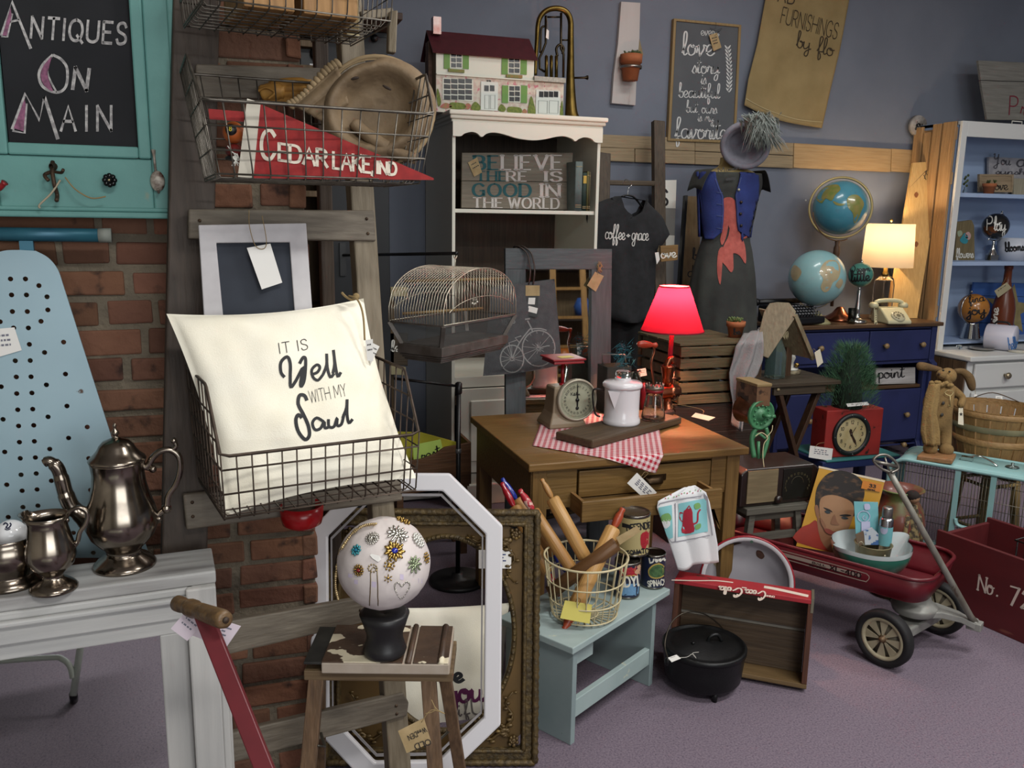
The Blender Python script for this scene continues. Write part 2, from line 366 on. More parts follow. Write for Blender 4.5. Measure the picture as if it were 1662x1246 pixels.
def plate(pxs,hit,th,n):
 """polygon on a plane given by photo pixels, thickness th behind it"""
 q=[hit(x,y)for x,y in pxs];n=V(n).normalized()
 if n.dot(EYE-q[0])<0:n=-n
 b=B();k=len(q);a=sum(((q[i]-q[0]).cross(q[(i+1)%k]-q[0])).dot(n)for i in range(k))
 if a<0:q=q[::-1]
 b.add(q+[p-n*th for p in q],[tuple(range(k)),tuple(range(2*k-1,k-1,-1))]+[(i,k+i,k+(i+1)%k,(i+1)%k)for i in range(k)])
 return b
def ringplate(outer,inner,th,n,b=None):
 """flat ring between two outlines of the same point count (world points)"""
 b=b or B();n=V(n).normalized()
 if n.dot(EYE-outer[0])<0:n=-n
 k=len(outer);vs=outer+inner+[p-n*th for p in outer]+[p-n*th for p in inner];fs=[]
 for i in range(k):
  j=(i+1)%k
  fs+=[(i,j,k+j,k+i),(2*k+j,2*k+i,3*k+i,3*k+j),(j,i,2*k+i,2*k+j),(k+i,k+j,3*k+j,3*k+i)]
 return b.add(vs,fs)
def pillow(name,corners,thick,m,pinch=.06,wr_=.006,nu=36,nv=36,seed=0):
 """corners tl,tr,br,bl (world): one sewn, stuffed cushion"""
 tl,tr,br,bl=[V(c)for c in corners];n=(tr-tl).cross(bl-tl).normalized()
 if n.dot(EYE-tl)<0:n=-n
 c=(tl+tr+br+bl)/4
 def base(u,v):
  uu=u*2-1;vv=v*2-1;du=1-pinch*(1-uu*uu)*abs(vv)**2;dv=1-pinch*(1-vv*vv)*abs(uu)**2
  u2=(uu*dv+1)/2;v2=(vv*du+1)/2
  return(tl*(1-u2)+tr*u2)*(1-v2)+(bl*(1-u2)+br*u2)*v2
 def f(u,v,s):
  e=max(0,(1-(2*u-1)**2)*(1-(2*v-1)**2))**.42
  q=noise.noise(V((u*3.1+seed,v*3.7,seed)))*wr_*1.6+noise.noise(V((u*9+seed,v*6,s)))*wr_*.7
  edge=min(u,v,1-u,1-v);cr=sin((u*7-v*5)*3+seed)*wr_*.5*exp(-edge*9)
  return base(u,v)+n*s*(thick/2*e+(q+cr)*min(1,e*1.6))
 b=B();b.grid(lambda u,v:f(u,v,1),nu,nv);b.grid(lambda u,v:f(u,v,-1),nu,nv)
 b.v=[p-c for p in b.v];return b.build(name,m,loc=c,merge=.0004)
# ================================================================ room shell
YW=5.1
M_wall=mat('wall_paint_slate','6b717e',.75,col2='656b78',nscale=3,bump=.05,bscale=60)
M_wallF=mat('wall_paint_pale','b9b4a8',.85)
M_ceil=mat('ceiling_tile','cfcdc6',.9)
M_carpet=mat('carpet_mauve','5e5361',.95,col2='786c77',nscale=170,lo=.3,hi=.7,bump=.3,bscale=330,col3='4a4150',n3=150,lo3=.55,hi3=.7)
struct(B().box((2,.3,-.05),(10.4,9.9,.1)),'floor',M_carpet)
struct(B().box((2,.3,CEIL+.05),(10.4,9.9,.1)),'ceiling',M_ceil)
struct(B().box((2,YW+.05,CEIL/2),(10.4,.1,CEIL)),'wall_back',M_wall)
struct(B().box((7.15,.3,CEIL/2),(.1,9.6,CEIL)),'wall_right',M_wall)
struct(B().box((-3.15,.3,CEIL/2),(.1,9.6,CEIL)),'wall_left',M_wallF)
struct(B().box((2,-4.6,CEIL/2),(10.4,.1,CEIL)),'wall_front',M_wallF)
struct(B().box((2.9,YW-.012,.06),(8.4,.024,.12)),'baseboard_back',M_black,.004)
# brick pillar
PY,PX=2.3,.2
M_brick=mat('brick','694739',.9,col2='785341',nscale=6,bump=.8,bscale=28,col3='3f2c25',n3=16,lo3=.6,hi3=.7)
nt=M_brick.node_tree;bs=nt.nodes['Principled BSDF'];lk=bs.inputs['Base Color'].links[0].from_socket
att=nt.nodes.new('ShaderNodeAttribute');att.attribute_name='tone'
mx=nt.nodes.new('ShaderNodeMix');mx.data_type='RGBA';mx.blend_type='MULTIPLY';mx.inputs['Factor'].default_value=1
nt.links.new(lk,mx.inputs['A']);nt.links.new(att.outputs['Color'],mx.inputs['B']);nt.links.new(mx.outputs['Result'],bs.inputs['Base Color'])
M_mortar=mat('mortar','665d50',.95,col2='766b5b',nscale=14,bump=.9,bscale=60)
b=B();b.box((PX-.95,PY+.25,CEIL/2),(1.9,.5,CEIL));b.cur=1
tones=[]
z0=at(240,488,Y=PY).z
zc=z0-.0723*21
while zc<2.6:
 for side in(0,1):
  x=PX+.004 if not side else PY-.012;k=0
  x-=random.uniform(-.0,.012)if not side else 0
  while(x>-1.0 if not side else x<PY+.5):
   L=random.choice([.205,.215,.225,.1,.16])if k else random.choice([.11,.2,.17,.21])
   h=.0723-random.uniform(.011,.02);g=random.uniform(.012,.022);zz=zc-h/2+random.uniform(-.003,.003);pr=random.uniform(.003,.01)
   n0=len(b.f)
   if not side:b.box((x-L/2,PY+.02-pr,zz),(L,.04,h),TR(0,0,0))
   else:b.box((PX-.02+pr,x+L/2,zz),(.04,L,h))
   t=random.uniform(.62,1.15);tones.append((n0,len(b.f),(t*random.uniform(.95,1.1),t,t*random.uniform(.88,1.02))))
   x=x-L-g if not side else x+L+g;k+=1
 zc+=.0723
for i in range(12,len(b.v)):
 p=b.v[i];b.v[i]=p+noise.noise_vector(p*31)*.005
o=b.build('pillar_brick',[M_mortar,M_brick],loc=(0,0,0),bev=.005);tag(o,kind='structure')
a=o.data.attributes.new('tone','FLOAT_COLOR','CORNER')
cols=[1.0]*(4*len(o.data.loops))
for s,e,c in tones:
 for f in range(s,e):
  for li in o.data.polygons[f].loop_indices:cols[4*li:4*li+4]=[c[0],c[1],c[2],1]
a.data.foreach_set('color',cols)
# weathered boards fixed along the back wall
W_bleach=wood('wall_board_wood','978568','817158','x',c3='665743',lo3=.62,hi3=.72,n3=.8)
W_honey=wood('wall_board_honey','a88d66','947853','x',c3='6d5336',lo3=.64,hi3=.75,n3=.8)
def wallboard(n,m,pxs):
 tag(slab(pxs,YW-.025,.022,n,m),kind='structure')
wallboard('trim_1',W_bleach,[(930,216),(1128,224.5),(1128,245),(930,237)])
wallboard('trim_2',W_bleach,[(930,238),(1030,241),(1030,263),(930,258.6)])
wallboard('trim_3',W_bleach,[(1031,241.5),(1128,245.5),(1128,266.5),(1031,263)])
wallboard('trim_4',W_bleach,[(1128.5,223.5),(1288,232),(1287.5,252),(1128.5,245)])
wallboard('trim_5',W_bleach,[(1128.5,246),(1287.5,253),(1287,273),(1128.5,266.5)])
wallboard('trim_6',W_honey,[(1289,232),(1447,241.5),(1445,279),(1288,272)])
wallboard('trim_7',W_honey,[(1448,241),(1500,244.5),(1498,281),(1447,278)])
for i,(x,y)in enumerate([(1198,319),(1307,325)]):
 p=at(x,y,Y=YW);tag(B().sph((p.x,p.y-.004,p.z),.006,8,6).build('wall_anchor',M_card),'white wall anchor in the slate wall '+('beside the denim vest' if i==0 else 'just left of the tilted globe'),'anchor')
# ================================================================ chalkboard rack, ironing board, mantel, silver
M_teal=mat('teal_distressed','639690',.55,col2='5a8a85',nscale=5,col3='9c8a68',n3=9,lo3=.7,hi3=.78,bump=.1,bscale=30)
M_chalkb=mat('chalkboard_black','17181b',.85,col2='1e1f23',nscale=6)
M_chalk=mat('chalk_white','b9b6b4',.95,col2='8d8a8a',nscale=120,lo=.4,hi=.6)
M_chalkp=mat('chalk_pink','9a6280',.95,col2='6e4a5e',nscale=90)
M_rust=mat('rusty_iron','3c2e24',.6,.6,col2='5b4a3a',nscale=40,bump=.3,bscale=80)
Y0=2.2
t=thing('chalkboard_rack','teal distressed frame with a chalkboard and coat hooks hung on the brick pillar','chalkboard',at(130,352,Y=PY))
P=lambda x,y:at(x,y,Y=Y0)
x1=P(302,200).x;zb=P(150,352).z;x0=x1-.74;zt=2.32
cx1=P(222,200).x;cz0=P(100,234).z;cx0=P(6,160).x
def fb(b,xa,xb,za,zb_,y0,y1):return b.box(((xa+xb)/2,(y0+y1)/2,(za+zb_)/2),(xb-xa,y1-y0,zb_-za))
b=B();fb(b,x0,x1,zb,zt,Y0+.03,PY-.015)
fb(b,x0,cx0-.026,zb,zt,Y0,Y0+.03);fb(b,cx1+.026,x1-.004,zb+.004,zt,Y0,Y0+.03);fb(b,cx0-.026,cx1+.026,zb+.004,cz0-.026,Y0,Y0+.03)
fb(b,x0-.01,x1+.004,zb-.002,zb+.012,Y0-.014,Y0+.04);fb(b,x0,x1+.002,zb+.012,zb+.022,Y0-.007,Y0+.02)
fb(b,x1-.012,x1+.004,zb,zt,Y0-.012,Y0+.03);fb(b,x1-.028,x1-.012,zb+.012,zt,Y0-.006,Y0+.02)
part(b,'frame',M_teal,t,bev=.004)
b=B()
for k,(w_,yy)in enumerate(((.026,.004),(.013,.013))):
 fb(b,cx0-w_,cx0,cz0-w_,zt,Y0+yy-.012,Y0+.03);fb(b,cx1,cx1+w_,cz0-w_,zt,Y0+yy-.012,Y0+.03);fb(b,cx0,cx1,cz0-w_,cz0,Y0+yy-.012,Y0+.03)
part(b,'inner_moulding',M_teal,t,bev=.004)
part(fb(B(),cx0-.001,cx1+.001,cz0-.001,zt,Y0+.014,Y0+.03),'chalkboard',M_chalkb,t)
h=hitY(Y0+.0135);b=B()
wr(b,'NTIQUES',(50,61),(204,72),34,h,.15,gap=.3)
wr(b,'N',(118,144),(141,147),35,h,.17);wr(b,'AIN',(99,212),(181,212),40,h,.13,gap=.5)
line(b,[(2,58),(19,2),(50,79)],5,h);line(b,[(2,59),(12,60),(20,22)],3,h);line(b,[(14,36),(32,32)],3.5,h)
line(b,[(86,89),(70,104),(63,122),(70,141),(92,150),(107,140),(109,112),(100,97),(86,89)],4.5,h,5);line(b,[(83,92),(77,118),(92,150)],3,h,5)
line(b,[(20,210),(41,152),(64,195),(72,157),(94,226)],6,h);line(b,[(20,212),(40,216),(43,168)],3.5,h)
part(b,'lettering',M_chalk,t)
h2=hitY(Y0+.0132)
for q,k in(([(4,57),(17,12),(19,25),(11,58)],0),([(84,92),(71,106),(66,122),(72,139),(86,148),(79,130),(78,110)],4),([(22,208),(40,160),(42,170),(38,213)],0)):b=B();blob(b,q,h2,k);part(b,'pink_chalk_shading',M_chalkp,t)
def hook3(x,y,m,name):
 b=B();o=at(x,y,Y=Y0)
 b.lathe([(0,0),(.009,.002),(.009,.005),(.004,.012),(.004,.03)],12,frame((o.x,o.y,o.z+.02),(0,-1,0)))
 b.tube(catmull([o+V((0,-.004,.03)),o+V((0,-.02,.012)),o+V((.004,-.032,-.02)),o+V((.006,-.02,-.042)),o+V((.006,-.034,-.055))],5),.0045,8)
 b.tube(catmull([o+V((-.002,-.015,.008)),o+V((-.014,-.03,.0)),o+V((-.006,-.04,-.012))],5),.004,8)
 b.tube(catmull([o+V((.003,-.018,.008)),o+V((.02,-.034,.006)),o+V((.026,-.045,.012))],5),.0035,8)
 return part(b,name,m,t)
hook3(88,285,M_rust,'coat_hook')
b=B();o=at(12,303,Y=Y0);b.tube(catmull([o+V((-.05,.0,.02)),o+V((-.03,-.02,.0)),o+V((-.01,-.04,-.006)),o+V((.006,-.05,.008))],5),[.006]*15+[.008],8)
part(b,'red_coat_hook',mat('red_chipped_enamel','8a1f22',.35),t)
b=B();o=at(180,293,Y=Y0);b.lathe([(.004,0),(.004,.02)],10,frame(o,(0,-1,0)))
for k in range(8):b.sph(o+V((.010*cos(k*PI/4),-.024,.010*sin(k*PI/4))),.0062,10,8)
b.sph(o+V((0,-.026,0)),.009,12,8);kb=part(b,'flower_knob',mat('black_glass','08080a',.12),t)
b=B();b.sph(at(180,293,Y=Y0)+V((0,-.035,0)),.003,8,6);sub(b,'knob_screw',mat('pale_screw','c9b890',.35,1),kb)
b=B();o=at(256,294,Y=Y0)
b.sph(o+V((0,-.006,0)),.019,14,10,sc=(.85,.35,1.25));b.tube([o+V((-.002,-.006,.015)),o+V((-.004,-.006,.055)),o+V((-.005,-.002,.07))],[.003,.0035,.006],8,flat=.6)
b.tube(catmull([o+V((0,-.006,-.015)),o+V((.002,-.02,-.026)),o+V((.001,-.03,-.018))],4),.003,8);part(b,'spoon_hook',mat('spoon_hook_worn','aaa398',.5,.2,col2='4a2e22',nscale=60),t)
b=B();o=at(98,292,Y=Y0-.03);b.tube(catmull([o,o+V((-.02,-.005,-.03)),o+V((-.045,-.004,-.055)),o+V((-.044,-.004,-.062))],5),.0022,6);part(b,'pale_cord',mat('cord_pale','a59a83',.9),t)
b=B();b.tube(catmull([o+V((.01,0,.006)),o+V((.03,-.008,-.02)),o+V((.06,-.006,-.038)),o+V((.09,-.004,-.034))],5),.0016,6);part(b,'twine',M_string,t)
# ---- ironing board
M_iron=mat('ironing_board_blue','93abb5',.35,.15,col2='8ba4af',nscale=4,col3='4a3526',n3=22,lo3=.74,hi3=.77)
PB=at(60,900,Y=2.12);nB=V((.0,-1,.10)).normalized()
ib=thing('ironing_board','pale blue perforated metal ironing board leaning nose up on the bricks behind the mantel','ironing board',atp(60,905,PB,nB))
hb=lambda x,y:atp(x,y,PB,nB)
pts=[(p.x,p.y)for p in catmull([(58,407,0),(78,418,0),(93,436,0),(101,458,0),(101,458,0)],5)]+[(185,722),(243,905),(-160,905),(-60,458)]+[(p.x,p.y)for p in catmull([(-40,436,0),(-20,418,0),(5,407,0),(32,405.5,0)],5)]
bd=part(plate(pts,hb,.006,nB),'board',M_iron,ib)
HOLES='50,334 122,334 187,366 55,411 127,411 226,420 59,491 131,491 230,483 197,538 0,540 65,570 136,570 306,638 141,649 214,688 73,728 145,727 315,792 78,806 149,805 5,853 223,844 80,886 153,883 322,946 85,964 157,961 14,1010 231,998 420,1047 89,1042 162,1039 330,1100 93,1120 165,1116 22,1167 239,1153 97,1198 170,1194 427,1198 101,1277 174,1271 247,1306 32,1325 106,1354 178,1348 436,1351 345,1405 110,1433 182,1426 255,1461 39,1481 115,1511 186,1504 353,1557 449,1653 -20,411 -25,491'
b=B()
for s in HOLES.split():
 x,y=[float(q)for q in s.split(',')];o=hb(x/2.967,y/2.967+340);b.lathe([(0,-.02),(.0056,-.02),(.0056,.02),(0,.02)],12,frame(o,nB))
loc(b,ib);cut=b.build('hole_cutter',M_iron,ib);cut.data.update()
md=bd.modifiers.new('h','BOOLEAN');md.operation='DIFFERENCE';md.object=cut;md.solver='EXACT'
bpy.context.view_layer.update();dg=bpy.context.evaluated_depsgraph_get();me=bpy.data.meshes.new_from_object(bd.evaluated_get(dg));bd.modifiers.clear();bd.data=me
bpy.data.objects.remove(cut)
b=B();b.tube([at(-60,379,Y=2.2),at(161,382,Y=2.2)],.0155,14);part(b,'foot_tube',mat('tube_teal_worn','27566a',.4,.3,col2='2f6474',nscale=9,col3='2a2420',n3=12,lo3=.66,hi3=.74),ib)
b=B();b.tube([at(160,382,Y=2.2),at(181,382,Y=2.2)],.0165,14);part(b,'rubber_end_cap',mat('grey_rubber','7c8079',.7),ib)
b=B();b.box(at(44,403,Y=2.2),(.028,.012,.05));part(b,'bracket',mat('tube_blue','3a6a7d',.4,.3),ib)
price_tag('white paper price card taped to the blue perforated ironing board',[hb(-12,534)+nB*.004,hb(24,531)+nB*.004,hb(36,568)+nB*.004,hb(-8,581)+nB*.004],lines=3,ink=mat('ink_grey','6b6b78',.7))
# ---- mantel with a mirror in its opening
M_ww=mat('whitewash_wood','9a9a9a',.6,col2='b4b3b0',nscale=18,stretch=(.08,1,1),lo=.35,hi=.7,col3='5f5b5a',n3=13,lo3=.52,hi3=.68,bump=.1,bscale=60)
M_wwz=mat('whitewash_wood_upright','a09f9d',.6,col2='b8b6b2',nscale=18,stretch=(1,1,.08),lo=.35,hi=.7,col3='6a6664',n3=13,lo3=.54,hi3=.7,bump=.1,bscale=60)
O=at(350,926,z=.85)
t=thing('mantel','whitewashed wooden mantel with a mirrored opening carrying the silver tea service','mantel',(O.x,O.y,0),radians(4))
def bx(b,x0,x1,y0,y1,z0,z1):return b.box(((x0+x1)/2,(y0+y1)/2,(z0+z1)/2),(x1-x0,y1-y0,z1-z0))
bx(B(),-1.25,0,0,.14,.822,.85).build('shelf',M_ww,t,bev=.004)
b=B();bx(b,-1.25,-.045,-.004,.1,.805,.822);bx(b,-1.25,-.03,-.014,.1,.793,.805);b.build('moulding',M_ww,t,bev=.004)
bx(B(),-1.25,-.04,.0,.1,.752,.793).build('apron',M_ww,t,bev=.003)
bx(B(),-1.25,-.04,.012,.1,.715,.752).build('inner_rail',M_ww,t,bev=.003)
b=B();bx(b,-.062,-.002,-.016,.13,0,.822);b.build('leg',M_wwz,t,bev=.004)
b=B();bx(b,-.118,-.062,.012,.1,0,.716);b.build('inner_stile',M_wwz,t,bev=.003)
b=B();bx(b,-.05,.02,.03,.12,0,.62);bx(b,-.002,.014,.0,.1,0,.64);b.build('plinth_block',M_wwz,t,bev=.003)
b=B();bx(b,-1.25,-1.19,-.016,.13,0,.822);b.build('leg',M_wwz,t,bev=.004)
M_mirror=mat('mirror_glass','d8dcd8',.02,1)
bx(B(),-1.19,-.118,.05,.054,0,.715).build('mirror',M_mirror,t)
bx(B(),-1.19,-.118,.056,.075,0,.715).build('mirror_backing',M_black,t)
# a folding table leg standing out on the carpet, seen in that mirror
Mm=t.matrix_basis;pm=Mm@V((0,.05,0));nm=(Mm.to_3x3()@V((0,-1,0)))
def refl(p):p=V(p);return p-nm*2*((p-pm).dot(nm))
ft=thing('folding_table','folding table on white tubular legs reflected in the mantel mirror','table',refl(at(120,1137,z=0)))
M_tubew=mat('white_tube','b9beb8',.35)
b=B();b.tube([refl(at(119,1128,d=2.76)),refl(at(132,1040,d=2.78)),refl(at(150,900,d=2.8))],.011,12);part(b,'leg',M_tubew,ft)
b=B();b.tube(catmull([refl(at(118,1100,d=2.76)),refl(at(114,1082,d=2.76)),refl(at(102,1070,d=2.76)),refl(at(80,1067,d=2.76)),refl(at(-40,1076,d=2.7))],6),.009,10);part(b,'brace',M_tubew,ft)
b=B();b.tube([refl(at(120,1137,z=.001)),refl(at(119,1126,d=2.76))],.013,12);part(b,'rubber_foot',M_black,ft)
b=B();q=refl(at(150,900,d=2.8));b.box((q.x-.25,q.y-.1,q.z+.012),(.9,.5,.024));b.tube([V((q.x-.5,q.y-.25,0)),V((q.x-.5,q.y-.25,q.z))],.011,10);part(b,'table_top',M_tubew,ft)
# ---- silver
M_silver=mat('tarnished_silver','968c80',.12,1,col2='6e645a',nscale=14,r2=.27)
def mz(x,y):return at(x,y,z=.85)
k=.00046
t=thing('coffee_pot','tall tarnished silver coffee pot with domed lid and scrolled handle on the mantel','coffee pot',mz(203,917))
pr=[(0,0),(137,0),(139,10),(128,22),(112,40),(84,56),(74,72),(82,90),(104,110),(138,150),(157,200),(157,240),(146,290),(130,340),(116,400),(112,450),(118,500),(121,506),(112,506)]
B().lathe([(r*k,z*k)for r,z in pr],40).build('body',M_silver,t)
B().lathe([(r*k,z*k)for r,z in[(122,508),(124,514),(118,524),(100,540),(84,560),(74,580),(56,600),(26,612),(12,618),(10,626),(18,634),(14,646),(6,656),(5,664),(9,670),(4,682),(0,684)]],40).build('lid',M_silver,t)
g=lambda x,y,dy=0:V(((x-605)*k,dy,(730-y)*k*1.04))
B().tube(catmull([g(470,500),g(430,465),g(400,430),g(382,370),g(372,310),g(358,255),g(330,225),g(308,232)],6),[.026,.025,.024,.022,.02,.019,.018]+[.0165]*11+[.015]*8+[.0135]*8+[.011]*6+[.009]*3,12).build('spout',M_silver,t)
b=B();b.tube(catmull([g(690,282),g(730,276),g(755,240),g(790,212),g(835,210),g(868,245),g(868,310),g(846,370),g(812,420),g(800,470),g(770,500),g(740,520)],6),.0068,10)
b.tube(catmull([g(835,210),g(858,195),g(852,172),g(846,165)],5),.005,8);b.sph(g(850,168),.007,10,8);b.sph(g(752,292),.008,10,8);b.sph(g(800,480),.011,10,8);b.sph(g(765,525),.007,10,8);b.tube([g(690,270),g(745,292)],.005,8);b.build('handle',M_silver,t)
t=thing('creamer','small silver creamer jug with a looped handle in front of the coffee pot','jug',mz(88,955))
pr=[(0,0),(101,0),(103,10),(92,24),(72,40),(46,55),(42,70),(60,90),(92,120),(106,160),(104,200),(92,250),(80,300),(80,330),(90,356)]
k=.000437
b=B();b.lathe([(r*k,z*k)for r,z in pr]+[(88*k,356*k),(77*k,330*k),(77*k,300*k),(90*k,250*k)],36)
b.v=[V((v.x*(1+.32*max(0,(v.z-.12)/.036))if v.x<-.01 and v.z>.12 else v.x,v.y,v.z+(.006 if v.x<-.03 and v.z>.13 else 0)))for v in b.v];b.build('body',M_silver,t)
g=lambda x,y:V(((x-265)*k,0,(842-y)*k))
b=B();b.tube(catmull([g(335,520),g(355,480),g(395,462),g(428,490),g(420,540),g(392,580),g(378,625),g(360,650)],6),.0046,8);b.sph(g(372,630),.0055,8,6);b.sph(g(340,518),.006,8,6);b.build('handle',M_silver,t)
t=thing('sugar_bowl','low round silver bowl holding a white ball at the mantel front','bowl',mz(18,945))
k=.00043
B().lathe([(r*k,z*k)for r,z in[(0,0),(140,0),(142,12),(126,30),(112,48),(110,60),(128,90),(142,130),(144,170),(134,205),(122,228),(126,236),(116,236),(122,205),(130,170),(110,60),(0,50)]],36).build('body',M_silver,t)
t=thing('porcelain_ball','glossy white ball with a small dark emblem sitting in the silver bowl','ball',at(18,868,d=dep(mz(18,945))+.01))
bo=B().sph((0,0,0),.0315,28,20).build('ball',mat('porcelain','d6d6d8',.12),t)
b=B();h=hitO(bo);line(b,[(6,852),(9,849),(13,852),(10,856),(14,857),(18,852),(16,849)],2.2,h,3);line(b,[(8,858),(12,860),(17,858)],1.6,h,3);part(b,'emblem',mat('emblem_blue','23253a',.4),t)
# ================================================================ leaning orchard ladder with baskets
W_grey=wood('ladder_grey_wood','6c6356','574e43','x',c3='827a6b',lo3=.6,hi3=.7,n3=.7)
W_greyz=wood('ladder_grey_wood_upright','7c715f','665b49','z',c3='958c7a',lo3=.6,hi3=.72,n3=.7)
W_darkz=wood('ladder_dark_wood','40342b','31271f','z',c3='55483b',lo3=.62,hi3=.75,n3=.7)
a11=radians(9)
LX=V((cos(a11),sin(a11),0));nL=V((sin(a11),-cos(a11),.13)).normalized()
PL=at(470,830,Y=2.03)
hl=lambda x,y:atp(x,y,PL,nL)
t=thing('orchard_ladder','tall weathered orchard ladder with wide plank rungs leaning on the brick pillar','ladder',(hl(470,1200).x,hl(470,1200).y,0))
def down(p,q,z):
 d=q-p;return p+d*((z-p.z)/d.z)
up=LX
ra,rb=hl(592,340),hl(624,828);q=down(ra,rb,.0)
for(p0,p1)in((ra,rb),):
 b=B();b.bar(down(p0,p1,2.45)-nL*.03,down(p0,p1,.012)-nL*.03,.045,.06,tuple(nL));part(b,'rail',W_greyz,t,bev=.004)
la,lb=hl(322,20),hl(304,850)
b=B();b.bar(down(la,lb,2.45)-nL*.05,down(la,lb,.012)-nL*.05,.036,.1,tuple(nL));part(b,'rail',W_darkz,t,bev=.004)
def board(pxs,th=.022,name='rung'):
 b=plate(pxs,lambda x,y:hl(x,y)+nL*.0,th,nL);o=part(b,name,W_grey,t,bev=.004);return o
board([(306,339),(608,341),(611,391),(306,387)])
board([(297,803),(650,766),(654,812),(303,860)])
board([(336,1014),(592,969),(590,1011),(338,1070)])
board([(330,1200),(655,1124),(664,1140),(661,1162),(332,1250)])
board([(318,103),(600,112),(602,163),(318,157)])
for x,y in[(324,358),(595,355),(597,379),(312,815),(313,838),(643,1145),(644,1158),(585,990)]:
 part(B().lathe([(0,.002),(.004,.001),(.005,-.004)],8,frame(hl(x,y)+nL*.0005,nL)),'nail',M_rust,t)
b=B();pA=at(551,60,Y=2.42);b.bar((PX+.06,PY+.1,2.3),(PX+.075,PY+.16,.012),.035,.06);part(b,'back_leg',W_darkz,t,bev=.004)
# ---- wire baskets
def wire_basket(name,label,M,wb,wt,db,dt,hb,hf,m,nf,nd,rows,r=.0017,group='wire baskets hung on the ladder'):
 """stacking basket: tall back and sides, low front. local x right, y back, z up, origin front bottom left"""
 t=thing(name,label,'basket',M=M,group=group)
 ox=(wt-wb)/2;oy=(dt-db)/2
 def side(x,z,y):return V((-ox*z/hb if x==0 else wb+ox*z/hb,y*(db+2*oy*z/hb)-oy*z/hb,z))
 fz=lambda y:hf+(hb-hf)*min(1,y/.3)
 b=B();rim=[side(0,hf,0),side(0,hb,.3),side(0,hb,1),side(1,hb,1),side(1,hb,.3),side(1,hf,0)]
 rr=[]
 for i in range(6):
  p,q=rim[i],rim[(i+1)%6];rr+=[p+(q-p)*s for s in(.04,.5,.96)]
 b.tube(rr,r*1.9,8,closed=True);b.build('rim_wire',m,t)
 b=B()
 for i in range(nf+1):
  x=i/nf
  f=lambda y,z:V((-ox*z/hb*(1-2*x)+wb*x,y*(db+2*oy*z/hb)-oy*z/hb,z))
  b.tube([f(0,hf+.003),f(0,.012),f(.03,0),f(.97,0),f(1,.012),f(1,hb+.003)],r,6)
 for i in range(1,nd):
  y=i/nd
  b.tube([side(0,fz(y)+.002,y),side(0,.012,y),side(0,0,y)+V((.01,0,0)),side(1,0,y)-V((.01,0,0)),side(1,.012,y),side(1,fz(y)+.002,y)],r,6)
 b.build('upright_wires',m,t)
 b=B()
 for i in range(rows):
  z=.006+(hb-.01)*i/rows;ring=[]
  y0=0 if z<hf else.3*(z-hf)/(hb-hf)
  seq=[side(0,z,y0),side(0,z,1),side(1,z,1),side(1,z,y0)]
  b.tube(seq if y0 else seq+[seq[0]],r*1.15,6)
 b.build('cross_wires',m,t);return t
M_wire=mat('galvanized_wire','6f6a63',.45,.8,col2='4d4841',nscale=30)
M_wired=mat('brown_rusty_wire','4d4138',.55,.6,col2='382e27',nscale=30)
O1=at(366,847,Y=1.70);M1=TR(O1.x,O1.y,1.0,radians(11))
wire_basket('wire_basket','rusty brown wire basket holding the white lettered pillow',M1,.405,.425,.30,.34,.262,.135,M_wired,14,9,5,.0018)
O2=at(352,287,Y=1.75);M2=TR(O2.x,O2.y,O2.z,radians(5))
wire_basket('wire_basket','grey wire basket holding baseball gloves and a red pennant',M2,.4,.475,.30,.35,.228,.137,M_wire,12,10,5,.0016)
O3=at(330,-8,Y=1.80);e3=at(637,40,Y=1.86);M3=TR(O3.x,O3.y,e3.z,math.atan2(.06,e3.x-O3.x))
wire_basket('wire_basket','highest wire basket on the ladder with wooden drawer boxes inside',M3,e3.x-O3.x,e3.x-O3.x+.03,.28,.32,.2,.15,M_wire,12,9,4,.0015)
# contents of the top basket
W_drawer=wood('drawer_box_wood','9b7444','85613a','z')
for i,(xa,xb,lb_)in enumerate(((.075,.172,'old wooden drawer box standing in the top wire basket, nearer the bricks'),(.19,.3,'larger old wooden drawer box standing in the top wire basket'))):
 t=thing('drawer_box',lb_,'box',M=M3@TR((xa+xb)/2,.1,.003),group='drawer boxes in the top basket');w_=xb-xa
 b=B();b.box((0,-.085,.1),(w_,.012,.2));b.build('front_panel',W_drawer,t,bev=.002)
 b=B();b.box((-w_/2+.005,.02,.1),(.01,.2,.2));b.box((w_/2-.005,.02,.1),(.01,.2,.2));b.box((0,.115,.1),(w_,.01,.2));b.box((0,.02,.006),(w_-.02,.2,.008));b.build('box_body',W_drawer,t)
b=B();b.lathe([(0,0),(.018,0),(.018,.16),(0,.16)],18,M3@TR(.322,.13,.004));tag(b.build('paper_roll',M_kraft,loc=None),'rolled brown paper standing in the top wire basket','paper roll')
b=B();b.box((.345,.2,.03),(.03,.03,.05),M3);tag(b.build('cream_block',mat('cream_card','b5a882',.8),bev=.002),'cream coloured block in the back corner of the top wire basket','block')
q=[at(632,18,d=2.05),at(646,16,d=2.05),at(643,86,d=2.05),at(630,84,d=2.05)]
b=B();n=V((0,-1,0));b.add(q+[p+V((0,.03,0))for p in q],[(0,3,2,1),(4,5,6,7),(0,1,5,4),(1,2,6,5),(2,3,7,6),(3,0,4,7)])
b.bar(at(638,20,d=2.07),at(585,26,d=2.03),.02,.012)
tag(b.build('wooden_bracket',W_greyz,bev=.003),'pale wooden bracket hanging at the end of the top wire basket','bracket')
